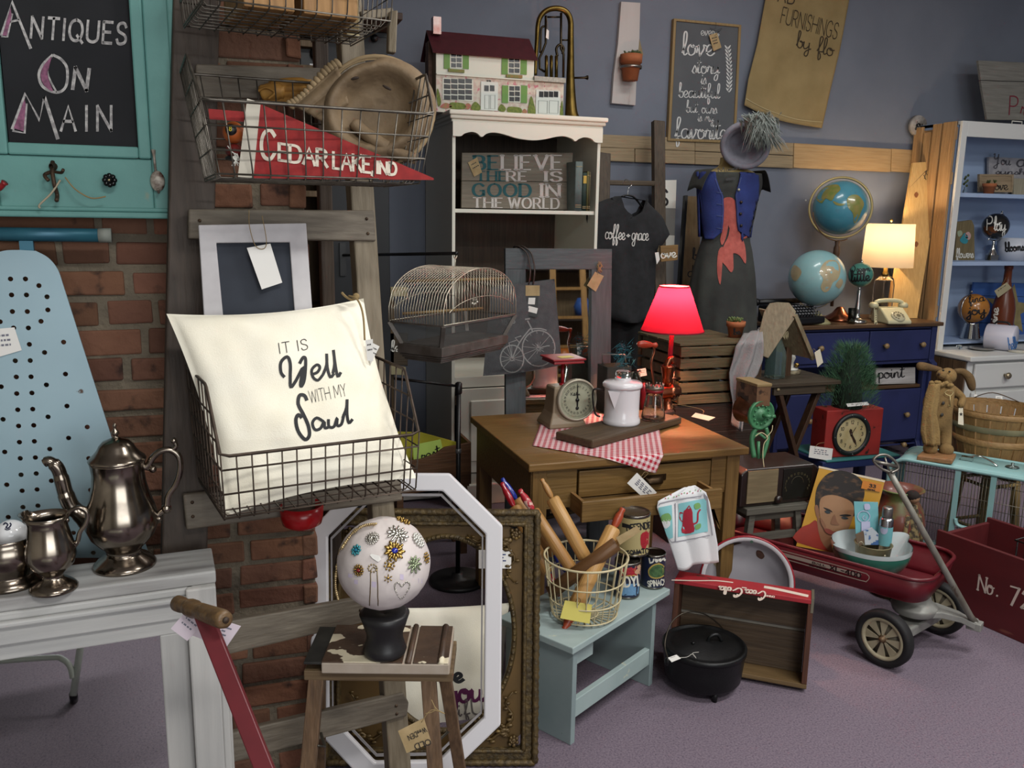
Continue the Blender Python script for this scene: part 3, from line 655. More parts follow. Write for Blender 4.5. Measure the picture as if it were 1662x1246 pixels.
# slate board in the white frame
P0=at(400,500,Y=1.99);n0=V((.05,-1,.13)).normalized();hs=lambda x,y:atp(x,y,P0,n0)
t=thing('framed_slate','small slate in a chippy white frame standing behind the lettered pillow','chalkboard',hs(415,560))
ou=[hs(*p)for p in((322,365),(497,362),(511,560),(334,562))];inn=[hs(*p)for p in((351,394),(470,393),(480,530),(364,531))]
b=ringplate(ou,inn,.024,n0);part(b,'frame',mat('frame_white_chipped','b9b6b8',.6,col2='a7a3a6',nscale=12,col3='6d5b45',n3=9,lo3=.66,hi3=.7),t,bev=.002)
part(plate([(350,393),(471,392),(482,532),(363,533)],lambda x,y:hs(x,y)-n0*.008,.008,n0),'slate',mat('slate_blue_black','262a33',.8,col2='2e333d',nscale=8),t)
price_tag('large blank white tag hanging over the framed slate',[hs(400,403)+n0*.012,hs(438,396)+n0*.012,hs(457,459)+n0*.014,hs(424,470)+n0*.014],lines=0,string=[hs(403,343)+n0*.02,hs(404,370)+n0*.02,hs(414,400)+n0*.014,hs(428,404)+n0*.014,hs(431,390)+n0*.02,hs(424,352)+n0*.02])
# red enamel dish hung under the rung
q=at(490,838,Y=2.01);t=thing('enamel_dish','red enamel dish hanging below the brown wire basket','dish',q)
b=B();b.lathe([(0,-.028),(.028,-.027),(.046,-.016),(.05,.0),(.052,.03),(.048,.03),(.045,0),(0,-.018)],28);b.build('bowl',mat('red_enamel','8f1216',.25),t)
b=B();b.tube([V((0,.05,.03)),V((0,.058,.07))],.003,6);b.build('hanger',M_rust,t)
# lettered pillow in the lower basket
M_canvas=mat('canvas_cream','efeada',.9,col2='e6dfcb',nscale=7,bump=.15,bscale=400)
pc=[at(270,509,Y=1.94),at(590,484,Y=2.0),at(676,776,Y=1.86),at(366,838,Y=1.78)]
pw=pillow('throw_pillow',pc,.155,M_canvas,pinch=.075,wr_=.007,seed=3)
pt=thing('throw_pillow','big cream pillow lettered IT IS Well WITH MY Soul in the wire basket','pillow',pw.location.copy())
pw.name='cushion';pw.parent=pt;pw.location=(0,0,0)
h=hitO(pw);b=B()
line(b,[(462,612),(456,604),(456,588),(466,579),(471,590),(471,612),(472,628),(480,618),(492,596),(488,620),(489,627),(494,615),(496,585),(492,580),(486,590)],5.2,h,4)
line(b,[(505,608),(515,604),(519,596),(514,592),(506,600),(508,612),(516,617),(524,608)],4.6,h,4)
line(b,[(524,608),(530,592),(530,574),(531,596),(536,612),(542,606)],4.8,h,3);line(b,[(540,606),(543,590),(541,568),(544,592),(548,611),(553,604)],4.8,h,3)
line(b,[(498,650),(494,642),(486,642),(484,656),(492,672),(500,690),(502,706),(495,713),(484,700),(480,682),(484,673),(490,678)],5.8,h,4)
line(b,[(525,684),(514,678),(507,686),(511,697),(520,695),(526,684),(527,694),(533,693)],4.8,h,4)
line(b,[(533,680),(534,692),(542,692),(547,678),(547,690),(554,688),(558,672)],4.8,h,4);line(b,[(556,678),(562,662),(563,648),(563,672),(566,686),(572,680)],4.8,h,4)
part(b,'bold_script',M_ink,pt)
b=B();wr(b,'IT IS',(454,574),(500,567),17,h,.07,gap=.25);part(b,'thin_lettering',M_ink,pt);b=B();wr(b,'WITH MY',(504,654),(563,642),20,h,.06,gap=.16);part(b,'thin_lettering',M_ink,pt)
b=B();b.tube(catmull([at(566,480,d=1.93),at(580,486,d=1.9),at(589,510,d=1.9),at(592,552,d=1.9)],6),.0022,6);b.tube(catmull([at(555,475,d=1.94),at(562,482,d=1.93),at(572,486,d=1.92),at(580,478,d=1.92)],5),.003,6);b.sph(at(578,481,d=1.925),.008,10,8)
part(b,'twine_bow',M_string,pt)
pxtag('white swing tag tied to the upper corner of the lettered pillow',[(593,552),(605,550),(606,586),(596,585)],d=1.9,lines=2)
pxtag('folded paper label behind the swing tag on the lettered pillow',[(604,556),(616,562),(601,592),(600,585)],d=1.92,lines=2)
# ================================================================ scooter, step stool, brooch ball
M_redp=mat('red_worn_paint','5c161e',.45,col2='50131a',nscale=12,col3='2c1614',n3=25,lo3=.68,hi3=.72)
W_grip=wood('grip_wood','6b5233','4a3826','x',rough=.45)
pa,pb_=at(330,1000,d=1.5),at(428,1246,d=1.42);dv=(pb_-pa);pe=pa+dv*((pa.z-.1)/(pa.z-pb_.z))
t=thing('scooter','old red scooter with a turned wooden handlebar in front of the whitewashed mantel','scooter',(pe.x,pe.y,0))
b=B();b.bar(pa+V((0,0,.005)),pe,.03,.016,(1,-.3,0));part(b,'steering_post',M_redp,t,bev=.002)
ga,gb=at(286,978,d=1.56),at(366,1006,d=1.44);gd=(gb-ga);L=gd.length
prof=[(0,0),(.011,.001),(.0145,.006),(.0145,.022),(.0125,.036),(.0155,.05),(.0165,.056),(.0155,.062),(.0165,.068),(.013,.08),(.015,.092),(.0165,L-.012),(.0145,L-.002),(.009,L),(0,L)]
b=B();b.lathe(prof,20,frame(ga,gd));part(b,'handlebar',W_grip,t)
b=B();b.lathe([(0,0),(.0055,0),(.0055,.003),(0,.004)],14,frame(gb,gd));part(b,'dowel_end',wood('dowel_dark','3a2a1e','2a1e16','z'),t)
b=B();b.box((pe.x+.01,pe.y-.2,.085),(.1,.5,.02));part(b,'deck',M_redp,t,bev=.004)
for yy in(.02,-.4):
 b=B();b.lathe([(0,-.012),(.05,-.014),(.065,-.01),(.065,.01),(.05,.014),(0,.012)],24,frame((pe.x+.01,pe.y+yy,.066),(1,0,0)));part(b,'wheel',M_black,t)
pxtag('pale handwritten tag hanging nearer the mantel on the scooter handlebar',[(303,990),(330,1012),(304,1040),(277,1020)],d=1.53,lines=2,ink=mat('ink_grey','6b6b78',.7),m=mat('card_pinkish','c9bcc6',.7),string_px=[(316,1000),(322,985),(328,984)])
pxtag('long pale handwritten tag hanging behind the red scooter post',[(322,994),(391,1016),(366,1052),(304,1028)],d=1.56,lines=3,ink=mat('ink_grey','6b6b78',.7),m=mat('card_pinkish','c9bcc6',.7),string_px=[(340,1006),(336,992),(338,988)])
# ---- step stool
zt=.62;a_=radians(-18)
O=at(634,1045,z=zt)
t=thing('step_stool','little wooden step ladder with a chipped brown and white top board','step ladder',(O.x,O.y,0),a_)
M_chip=mat('chippy_board','3a2b21',.5,col2='4b392b',nscale=14,col3='c9bfa6',n3=15,lo3=.575,hi3=.59,bump=.2,bscale=40,detail=3)
M_chipe=mat('chippy_board_edge','a89c90',.6,col2='958878',nscale=14)
W_step=wood('step_wood','6b533c','4b3827','z');W_stepx=wood('step_wood_tread','6b583f','4f3f2c','x')
W2,D2=.285,.178
b=B();b.box((0,0,zt-.013),(W2,D2,.026));b.build('edge_board',M_chipe,t,bev=.003)
b=B();b.box((-.052,0,zt+.0015),(W2-.105,D2-.002,.003));b.box((W2/2-.042,0,zt+.0015),(.078,D2-.002,.003));b.build('chipped_top',M_chip,t,bev=.001)
b=B();b.tube([(W2/2-.092,-D2/2+.001,zt+.001),(W2/2-.092,D2/2-.001,zt+.001)],.007,8);b.tube([(W2/2-.02,-D2/2+.001,zt+.001),(W2/2-.02,D2/2-.001,zt+.001)],.008,8);b.build('bead_moulding',M_chip,t)
b=B();b.box((-W2/2-.02,0,zt-.004),(.04,D2-.01,.006));b.build('metal_plate',mat('grey_steel_plate','4a4a46',.45,.6,col2='3a3a38',nscale=20),t,bev=.001)
b=B();b.box((-.018,0,zt-.04),(W2+.05,D2-.03,.024));b.build('cap_board',W_stepx,t,bev=.002)
for sx,x in((-1,-W2/2-.015),(1,W2/2-.05)):
 b=B();b.bar((x,-.06,zt-.035),(x+sx*.05,-.16,.012),.034,.022,(1,0,0));b.build('front_leg',W_step,t,bev=.002)
 b=B();b.bar((x+sx*.02,.05,zt-.035),(x+sx*.075,.24,.012),.03,.02,(1,0,0));b.build('back_leg',W_step,t,bev=.002)
 b=B();b.tube([(x-sx*.004,-.095,.42),(x+.0,-.01,.36),(x+sx*.035,.1,.33)],.004,6,flat=.5);b.build('spreader',mat('spreader_steel','55534c',.45,.7),t)
b=B();b.box((0,-.12,.3),(W2+.055,.13,.02));b.build('tread',W_stepx,t,bev=.003)
b=B();b.box((0,-.16,.1),(W2+.1,.1,.02));b.build('tread',W_stepx,t,bev=.003)
pxtag('kraft tag lettered OLD WOODEN tied with twine on the step ladder leg',[(646,1186),(688,1165),(700,1205),(660,1222)],d=1.80,m=M_kraft,lines=0,string_px=[(684,1172),(700,1152),(722,1158),(708,1150),(700,1135),(706,1152),(690,1158)])
hk=lambda x,y:at(x,y,d=1.797);b=B();wr(b,'OLD',(697,1199),(672,1208),9,hk,.14);wr(b,'WooDEN',(690,1180),(661,1194),8,hk,.14)
tt=[o for o in COL.objects if o.get('label','').startswith('kraft tag lettered OLD')][0];part(b,'lettering',M_ink,tt)
# ---- brooch ball on a black pedestal
c=at(623,914,d=1.90);R_=75*dep(c)/FOC
zb=at(622,1038,z=zt+.0035)
t=thing('brooch_ball','cloth covered ball pinned with jewelled brooches on a black turned pedestal','display ball',(c.x,c.y,zt+.0035))
zc_=c.z-(zt+.0035)
k=dep(c)/FOC
b=B();b.lathe([(0,0),(30*k,0),(34*k,4*k),(36*k,10*k),(33*k,18*k),(30*k,28*k),(30*k,38*k),(34*k,50*k),(37*k,60*k),(41*k,72*k),(34*k,76*k),(0,70*k)],40)
b.build('pedestal',mat('black_turned_wood','1c1b1c',.42),t)
M_cloth=mat('ball_cloth','c9c0bd',.9,col2='b3a9a8',nscale=5,bump=.3,bscale=12)
def bl(u,v):
 a,th=2*PI*u,PI*v;d=V((sin(th)*cos(a),sin(th)*sin(a),cos(th)))
 q=R_*(1+.012*noise.noise(d*3)+.014*(noise.noise(V((d.x*9,d.y*9,d.z*2.5)))))
 return V((d.x*q,d.y*q,zc_+d.z*q*(.97 if d.z<0 else 1)))
bb=B().grid(bl,64,40).build('ball',M_cloth,t,merge=.0005)
h=hitO(bb,.0006)
gold=mat('brooch_gold','9c8048',.25,1);silv=mat('brooch_silver','b8b5ad',.22,1);pearl=mat('pearl','d9cfc0',.2,coat=.5)
gem=lambda n,c:mat('gem_'+n,c,.08,coat=1)
def at_b(x,y):p=h(x,y);n=(p-c).normalized();return p,n
def brooch(x,y,r,name,m,kind,gemc=None,rings=((1,10),),gr=.3,lab=None):
 p,n=at_b(x,y);k=dep(p)/FOC;R2=r*k*.86;F=frame(p,n,(0,0,1));b=B()
 for f,cnt in rings:
  for i in range(cnt):
   a=2*PI*i/cnt+f;q=F@V((R2*f*cos(a),R2*f*sin(a),.002+.002*(1-f)))
   if kind=='petal':b.sph((0,0,0),R2*gr,8,6,frame(q,n,(q-p)),(1.5,.7,.5))
   elif kind=='spoke':b.tube([p+n*.002,q],[.0006,.0013],5);b.sph(q,R2*.13,7,5)
   else:b.sph(q,R2*gr,8,6)
 b.sph((0,0,0),R2*.5,12,6,F,(1,1,.25))
 o=part(b,name,m,t)
 if lab:o['label']=lab
 if gemc:
  b=B();b.sph((0,0,.003),R2*.45,14,8,F,(.8,1,.55));sub(b,'gem',gemc,o)
brooch(605,874,12.5,'brooch',silv,'spoke',None,((1,18),(.55,10)),lab='round silver starburst brooch')
brooch(645,868,17,'brooch',silv,'petal',None,((1,12),(.6,9),(.25,4)),.22,lab='large silver blossom brooch')
brooch(678,877,13,'brooch',mat('brooch_pearl_silver','c9c7c0',.3,.6),'bead',None,((1,13),(.6,8),(.2,3)),.24,lab='pearly silver rosette brooch')
brooch(579,893,9,'brooch',mat('brooch_teal','3f8a94',.2,.6),'bead',gem('teal','0d6a86'),((1,8),(.75,8)),.28,lab='small teal stone brooch')
brooch(640,894,15,'brooch',gold,'petal',gem('blue','12208a'),((1,9),(.7,9)),.3,lab='gold brooch with a deep blue stone')
brooch(583,925,9.5,'brooch',gold,'bead',gem('red','7a0f14'),((1,12),(.65,8)),.22,lab='gold filigree brooch with a red stone')
brooch(672,916,13,'brooch',mat('brooch_green','8f9a7c',.25,.7),'petal',None,((1,9),(.7,8),(.35,5)),.26,lab='green rhinestone leaf brooch')
brooch(691,905,9,'brooch',gold,'bead',None,((1,8),(.5,5)),.24,lab='gold cluster brooch at the edge of the ball')
brooch(632,917,9,'brooch',gold,'bead',None,((1,9),(.5,4)),.24,lab='gold and pearl drop brooch')
brooch(630,938,6,'brooch',gold,'petal',None,((1,6),),.3,lab='tiny gold leaf brooch')
brooch(654,846,12,'brooch',gold,'bead',None,((1,9),(.5,6)),.26,lab='gold brooch at the crown of the ball')
b=B()
pts=[(651,958),(644,949),(641,944),(645,946),(652,950),(658,946),(664,946),(664,953),(657,963),(651,970),(645,962),(641,954)]
for x,y in[(p.x,p.y)for p in catmull([(641,948,0),(646,945,0),(652,951,0),(659,944,0),(665,948,0),(662,957,0),(651,971,0),(642,958,0)],5,True)]:
 b.sph(h(x,y),.0018,6,5)
part(b,'heart_pin',silv,t)['label']='rhinestone heart outline pin'
b=B()
for i,q in enumerate(catmull([(607,851,0),(590,853,0),(575,862,0),(562,878,0),(553,893,0),(548,912,0),(545,935,0),(545,955,0),(549,972,0)],6)):
 p=at(q.x,q.y,d=dep(c)-(.052 if i<24 else.03));b.sph(p,random.uniform(.0024,.0042),8,6)
 if i<14:b.sph(p+V((.004,-.004,.003)),.0028,6,5)
part(b,'bead_necklace',mat('bead_gold_pearl','b09a72',.25,.7),t)
b=B()
for xs in((602,600),(612,614)):
 b.tube([h(606,920)]+[h(xs[0]+(xs[1]-xs[0])*i/8+random.uniform(-.4,.4),925+57*i/8)for i in range(9)],.0011,5)
for a in range(10):b.sph(h(605+7*cos(a*.63),922+6*sin(a*.63)),.0022,7,5)
part(b,'hanging_chain',mat('chain_gold','9a8a68',.3,.9),t)
b=B();q=[(604,899),(616,902),(619,908),(614,912),(605,906),(601,901)];b.add([h(x,y)+(h(x,y)-c).normalized()*.003 for x,y in q],[tuple(range(6))]);part(b,'price_label',M_card,t,solid=.0008)
for x,y,w_,hh in((569,934,7,7),(578,944,6,8),(607,948,7,10),(652,936,6,10),(682,942,6,8)):
 b=B();b.add([h(x-w_/2,y-hh/2),h(x+w_/2,y-hh/2+1),h(x+w_/2,y+hh/2),h(x-w_/2,y+hh/2-1)],[(0,3,2,1)]);part(b,'price_label',mat('label_lilac','bdb2c6',.7),t)
# ================================================================ octagon frame, ornate frame, floor pillow, coat stand
a15=radians(-15)
def leanplane(p,a,lean):return V(p),V((sin(a),-cos(a),lean)).normalized()
P8,n8=leanplane(at(749,1250,Y=2.115),a15,.17);h8=lambda x,y:atp(x,y,P8,n8)
ou=[(592,768),(730,768.6),(816,853.6),(812.7,1177),(728,1259),(590,1268),(505,1178),(501.5,863)]
inn=[(606,797),(718,797),(788,867),(785.4,1165.6),(712,1236),(608,1238),(534,1160),(531.5,871)]
o=h8(660,1262)
t=thing('octagonal_frame','empty white octagonal picture frame leaning behind the step ladder','picture frame',(o.x,o.y,0))
b=ringplate([h8(*p)for p in ou],[h8(*p)for p in inn],.022,n8)
part(b,'moulding',mat('glossy_white_frame','cfcdd0',.3),t,bev=.005)
b=B();I=[h8(*p)-n8*.019 for p in inn];J=[q+(sum(I,V())/8-q)*.025 for q in I];ringplate(J,[q+(sum(I,V())/8-q)*.02 for q in J],.004,n8,b);part(b,'rabbet',mat('rabbet_grey','8f8b8c',.5),t)
# ornate frame
aF=radians(-17);PF,nF=leanplane(at(872,1243,z=.0),aF,.2);hf=lambda x,y:atp(x,y,PF,nF)
xF=V((cos(aF),sin(aF),0));yF=nF.cross(xF);yF=yF if yF.z>0 else-yF
o=hf(710,1240)
t=thing('ornate_frame','large antique gilt frame with an oval opening and carved corner sprays','picture frame',(o.x,o.y,0))
M_gild=mat('old_gilding','5d4a28',.45,.35,col2='4a3a22',nscale=20,bump=.2,bscale=60,col3='7a6233',n3=30,lo3=.58,hi3=.68)
M_gildp=mat('old_gold_panel','5f4824',.5,.3,col2='503d20',nscale=6)
M_gildd=mat('dark_carved_gilding','3d3220',.5,.3,col2='5b4a2a',nscale=60,bump=.4,bscale=90)
TL,TR_,BR,BL=hf(541,838),hf(888.5,828),hf(872,1241),hf(548,1262)
BR=V((BR.x,BR.y,max(BR.z,.004)))
W_,H_=(TR_-TL).length,(TR_-BR).length;OF=BR-xF*W_
G=lambda u,v,e=0:OF+xF*u+yF*v+nF*e
rect=lambda m,e=0:[G(m,m,e),G(W_-m,m,e),G(W_-m,H_-m,e),G(m,H_-m,e)]
b=ringplate(rect(0),rect(.05),.03,nF)
part(b,'outer_moulding',M_gildd,t,bev=.008)
b=B()
for m,rr in((.008,.009),(.042,.006)):
 R4=rect(m,.004)
 for i in range(4):
  p,q=R4[i],R4[(i+1)%4];n=int((q-p).length/.011)
  b.tube([p+(q-p)*j/n for j in range(n+1)],[rr*(1+.28*(j%2)+random.uniform(-.1,.1))for j in range(n+1)],7)
part(b,'carved_beading',M_gildd,t)
oc=hf(722,1029);cu=(oc-OF).dot(xF);cv=(oc-OF).dot(yF);ru=113*dep(oc)/FOC/cos(radians(2));rv=152*dep(oc)/FOC*1.04
n_=48;ell=[G(cu+ru*cos(2*PI*i/n_),cv+rv*sin(2*PI*i/n_),-.008)for i in range(n_)]
sq=[]
for i in range(n_):
 a=2*PI*i/n_;c_,s_=cos(a),sin(a);k=min(((W_-.05-cu)if c_>0 else(cu-.05))/max(abs(c_),1e-6),((H_-.05-cv)if s_>0 else(cv-.05))/max(abs(s_),1e-6));sq.append(G(cu+k*c_,cv+k*s_,-.008))
part(ringplate(sq,ell,.012,nF),'oval_mat_panel',M_gildp,t)
b=B();el2=[G(cu+ru*cos(2*PI*i/96),cv+rv*sin(2*PI*i/96),-.004)for i in range(96)]
for q in el2:b.sph(q,.0055,7,5)
b.tube([q-nF*.006 for q in el2],.009,6,closed=True);part(b,'oval_beading',M_gildd,t)
for sx in(0,1):
 for sy in(0,1):
  cx,cy=(W_-.085 if sx else.085),(H_-.085 if sy else.085);dx,dy=(-1 if sx else 1),(-1 if sy else 1);b=B()
  S=lambda u,v:G(cx+dx*u,cy+dy*v,.0)
  for(u0,v0,kx,ky)in((0,0,1,0),(0,0,0,1),(0,0,.7,.7)):
   L_=.13 if ky!=kx else.05;pp=[]
   for i in range(9):
    s=i/8*L_;wob=.012*sin(i*1.3);pp.append(S(kx*s+ky*wob,ky*s+kx*wob))
   b.tube(pp,[.006*(1-i/12)for i in range(9)],6)
   for i in range(1,9):
    q=pp[i];b.sph((0,0,0),.009*(1-i/16),7,5,frame(q+nF*.002+(xF*ky+yF*kx)*random.choice((-1,1))*.008,nF,xF),(1.4,.8,.6))
  for i in range(14):a=i*.9;b.sph(S(.006*i/5*cos(a)-.012,.006*i/5*sin(a)-.012)+nF*.002,.006,7,5)
  part(b,'corner_spray',M_gild,t)
price_tag('white price card stuck to the ornate gilt frame beside the octagonal frame',[hf(777,892)+nF*.003,hf(830,892)+nF*.003,hf(829.5,922)+nF*.003,hf(777,922)+nF*.003],lines=3,ink=mat('ink_blue','39436e',.7))
# floor pillow
Pp,np_=leanplane(at(720,1150,Y=2.47),radians(-8),.25);hp=lambda x,y:atp(x,y,Pp,np_)
pw=pillow('cushion',[hp(600,985),hp(827,978),hp(815,1178),hp(595,1200)],.12,M_canvas,pinch=.04,wr_=.008,seed=9)
pt=thing('throw_pillow','cream floor pillow lettered Be you tiful standing behind the ornate frame','pillow',pw.location.copy());pw.parent=pt;pw.location=(0,0,0)
h=hitO(pw)
b=B();wr(b,'Be',(716,1106),(751,1106),24,h,.22,gap=.12,low=1.25);part(b,'black_lettering',M_ink,pt)
b=B();wr(b,'you',(724,1140),(786,1136),42,h,.13,style='s');part(b,'purple_script',mat('print_purple','5d1f4c',.8),pt)
b=B();wr(b,'tifUL',(732,1163),(800,1156),26,h,.1);part(b,'grey_lettering',mat('print_grey','77706c',.8),pt)
# black garment stand
q=at(743,944,z=0)
t=thing('garment_stand','black metal garment stand with a round weighted base beside the table','garment stand',q)
b=B();b.lathe([(0,0),(.12,0),(.128,.006),(.126,.018),(.11,.024),(.03,.03),(.026,.045),(0,.045)],40);b.build('base',mat('black_iron_base','101012',.45),t)
zt_=at(746,622,Y=q.y).z
b=B();b.tube([(0,0,.03),(0,0,zt_)],.0105,12);b.lathe([(.013,zt_-.045),(.015,zt_-.04),(.015,zt_),(.008,zt_+.006),(0,zt_+.006)],14);b.build('post',M_black,t)
b=B();b.lathe([(.0105,0),(.013,.002),(.013,.018),(.0105,.02)],14,TR(0,0,at(746,735,Y=q.y).z));b.build('collar',mat('collar_grey','6a6a6a',.4,.6),t)
p2=at(640,614,Y=q.y);b=B();b.tube([(0,0,zt_-.012),p2-q],.006,8);b.build('arm',M_black,t)
# ================================================================ things in the middle basket
M_red=mat('pennant_felt','8c2423',.9,col2='7d1f20',nscale=60,sheen=.2)
hq=lambda x,y:atp(x,y,at(540,290,Y=1.775),V((0,-1,.08)).normalized());nq=V((0,-1,.08)).normalized()
t=thing('pennant','red felt pennant lettered Cedar Lake, Ind in the grey wire basket','pennant',hq(500,289))
part(plate([(421,168),(704,289),(704,292),(409,289)],hq,.003,nq),'felt',M_red,t)
part(plate([(401,160),(423,167),(411,289),(386,287)],lambda x,y:hq(x,y)+nq*.002,.004,nq),'white_band',mat('felt_white','b9b3a6',.9),t)
part(plate([(338,176),(398,181),(396,197),(340,193)],lambda x,y:hq(x,y)-nq*.002,.003,nq),'tie_end',M_red,t)
h=lambda x,y:hq(x,y)+nq*.0012;b=B()
wr(b,'C',(424,259),(447,258),47,h,.17,nib=.3,up=(0,-1));wr(b,'EDAR',(453,260),(531,271),27,h,.2,nib=.2,up=(0,-1),gap=.14);wr(b,'LAKE,',(541,273),(606,281),26,h,.2,nib=.2,up=(0,-1),gap=.12);wr(b,'IND',(612,281),(643,284),19,h,.24,up=(0,-1))
part(b,'lettering',mat('print_cream','cfc4b4',.8),t)
# catcher's mitt
M_mitt=mat('mitt_leather','7e6a50',.7,col2='62513d',nscale=18,lo=.3,hi=.75,bump=.25,bscale=60)
M_mittr=mat('mitt_lace','8a7658',.75)
cm=at(612,184,d=1.93);k=dep(cm)/FOC
t=thing('catchers_mitt','large worn brown padded baseball mitt standing in the grey wire basket','baseball glove',cm-V((0,0,.12)))
F=frame(cm,V((-.28,-1,.12)),(1,0,.0))
def mitt(u,v,s):
 a=2*PI*u;r=v;R2=(92 if cos(a)>0 else 86)*k*(1+.07*cos(2*a+.9));x,y=r*R2*cos(a),r*R2*.98*sin(a)*-1
 rim=exp(-((r-.78)/.2)**2);pk=exp(-((x/(40*k)-.1)**2+(y/(34*k)-.25*-1)**2))
 z=s*(.05*rim+.012*(1-r)+.008)*(1 if s>0 else 1.1)*(1-.0*r)-(.012*pk if s>0 else 0)
 if r>.97:z*=.25
 return V((x,y,z+.004*noise.noise(V((x*30,y*30,s)))))
b=B();b.grid(lambda u,v:mitt(u,v,1),48,18,F);b.grid(lambda u,v:mitt(u,v,-1),48,14,F);part(b,'padded_body',M_mitt,t,merge=.0006)
b=B();b.tube([F@V((90*k*1.0*cos(a/40*2*PI)*(1 if cos(a/40*2*PI)>0 else.95),87*k*sin(a/40*2*PI),.012))for a in range(40)],.006,8,closed=True)
b.tube([F@V((82*k*cos(a),79*k*sin(a),.03))for a in[i/24*PI*1.25-.9 for i in range(25)]],.0018,6)
part(b,'leather_binding',M_mittr,t)
hm=lambda x,y:at(x,y,d=1.9)
b=B()
for i in range(15):
 s=i/14;q=hm(472+76*s,170-66*s+5*sin(s*6));b.sph((0,0,0),.0085,9,6,frame(q,V((.6,-.3,.6)),V((.3,.9,0))),(.75,1.5,.8))
part(b,'laced_edge',M_mittr,t)
b=B();q4=[hm(476,172),hm(548,108),hm(566,168),hm(520,196)]
b.grid(lambda u,v:(q4[0]*(1-u)+q4[1]*u)*(1-v)+(q4[3]*(1-u)+q4[2]*u)*v+V((0,-.012*sin(PI*v)+.004*sin(v*18),0)),14,14);part(b,'web',M_mitt,t,solid=.012)
for x,y,r in((580,139,9),(632,153,8)):
 pz=F.inverted()@at(x,y,d=dep(cm));b=B();b.sph((0,0,0),r*k,10,6,F@TR(pz.x,pz.y,.054,-.5 if x>600 else.1),(1,.3,.25));part(b,'slot',mat('leather_dark','2c2018',.8),t)
b=B();b.tube(catmull([hm(575,200),hm(600,222),hm(640,246),hm(676,258)],5),[.02]*5+[.022]*5+[.018]*6,12,flat=.7);part(b,'thumb',M_mitt,t)
# small tan glove
M_tan=mat('tan_glove_leather','a87b38',.6,col2='8c6128',nscale=26,bump=.2,bscale=50)
g=lambda x,y,dd=0:at(x,y,d=1.97+dd)
t=thing('baseball_glove','small tan leather baseball glove behind the pennant in the grey wire basket','baseball glove',g(460,172))
for i,(p0,p1,r)in enumerate((((424,152),(462,150),.019),((438,140),(506,136),.0125),((436,148),(512,146),.0125),((434,156),(506,156),.0125),((430,163),(490,166),.012))):
 b=B();L=9;pts=[g(p0[0]+(p1[0]-p0[0])*j/L,p0[1]+(p1[1]-p0[1])*j/L-3*sin(PI*j/L),(.004*i))for j in range(L+1)]
 b.tube(pts,[r*(.55+.45*sin(PI*min(1,(j+1.2)/5)))if j<3 else r*(1 if j<L-1 else.75)for j in range(L+1)],12);part(b,'palm' if i==0 else 'finger',M_tan,t)
b=B();b.tube(catmull([g(418,148,-.02),g(432,142,-.025),g(446,150,-.025),g(436,160,-.02)],5),.003,6);part(b,'lacing',M_tan,t)
# toy ball and laces
q=at(379,215,Y=1.82);t=thing('toy_ball','orange ball with a black badge at the near end of the grey wire basket','ball',q)
B().sph((0,0,0),.021,20,14).build('ball',mat('orange_rubber','a0501f',.5),t)
F=frame(q+V((-.005,-.02,.004)),V((-.25,-1,.2)));b=B();b.lathe([(0,.003),(.01,.002),(.011,-.004)],20,F);bd=part(b,'badge',M_black,t)
b=B();txt(b,'8',.008,lambda u,v:F@V((u,v,.0036)),.16,x0=-.0022,y0=-.004);sub(b,'badge_digit',mat('badge_yellow','c9b72c',.5),bd)
q=at(380,245,Y=1.83);t=thing('toy_shoe','small red and black toy shoe with white laces beside the orange ball','toy',q)
b=B();b.sph((0,.0,-.0),.02,14,10,sc=(.85,1.4,.7));b.build('upper',mat('shoe_red','6a1c1a',.5),t)
b=B();b.sph((0,0,-.014),.02,14,8,sc=(.9,1.45,.3));b.build('sole',M_black,t)
b=B()
for i in range(4):b.tube(catmull([(-.012+.004*i,-.018,.008),(.004*i-.004,-.028,-.004-.005*i),(.006-.004*i,-.03,-.012),(-.006+.006*i,-.032,-.03)],4),.0011,5)
b.build('laces',M_white,t)
# ================================================================ dark cabinet and shelf behind the ladder
M_navyb=mat('black_navy_paint','171a20',.55,col2='14171b',nscale=5)
Yc=4.3;xa,xb=at(531,200,Y=Yc).x,at(631,200,Y=Yc).x;zt=at(600,50,Y=Yc).z
t=thing('tall_cabinet','tall navy black cabinet standing behind the orchard ladder','cabinet',((xa+xb)/2,Yc+.3,0));cw=xb-xa
B().box((0,0,zt/2),(cw,.58,zt)).build('carcass',M_navyb,t,bev=.004)
for s in(-1,1):
 d_=B().box((s*cw/4,-.3,zt/2),(cw/2-.006,.02,zt-.05)).build('door',M_navyb,t,bev=.004)
q=at(608,62,Y=Yc-.03);b=B();b.sph(q,.018,12,8);loc(b,t);b.build('knob',M_black,d_)
b=B();b.box((0,-.28,zt+.015),(cw+.03,.62,.03));b.build('top_board',wood('cab_top_brown','3a2d22','2b211a','x'),t,bev=.003)
q=at(536,40,Y=4.2);b=B();b.tube([V((q.x,4.2,zt+.031)),V((q.x,4.2,zt+.09))],.02,16);tag(b.build('metal_canister',mat('canister_chrome','b8b8b8',.15,1)),'short chrome canister standing on top of the navy black cabinet','canister')
Ys=3.0;xs0,xs1=.2,at(533,150,Y=Ys).x;zs=at(515,28,Y=Ys).z
W_old=wood('old_shelf_wood','5e4a33','46371f','z')
t=thing('tall_shelf','tall old wooden shelf behind the pillar, holding a black camera','shelf',((xs0+xs1)/2,Ys+.15,0));sw=xs1-xs0
B().box((sw/2-.01,0,zs/2),(.02,.3,zs)).build('side_panel',W_old,t,bev=.002);B().box((-sw/2+.01,0,zs/2),(.02,.3,zs)).build('side_panel',W_old,t,bev=.002)
B().box((0,.14,zs/2),(sw,.02,zs)).build('back_panel',W_old,t)
zsh=at(510,106,Y=Ys).z
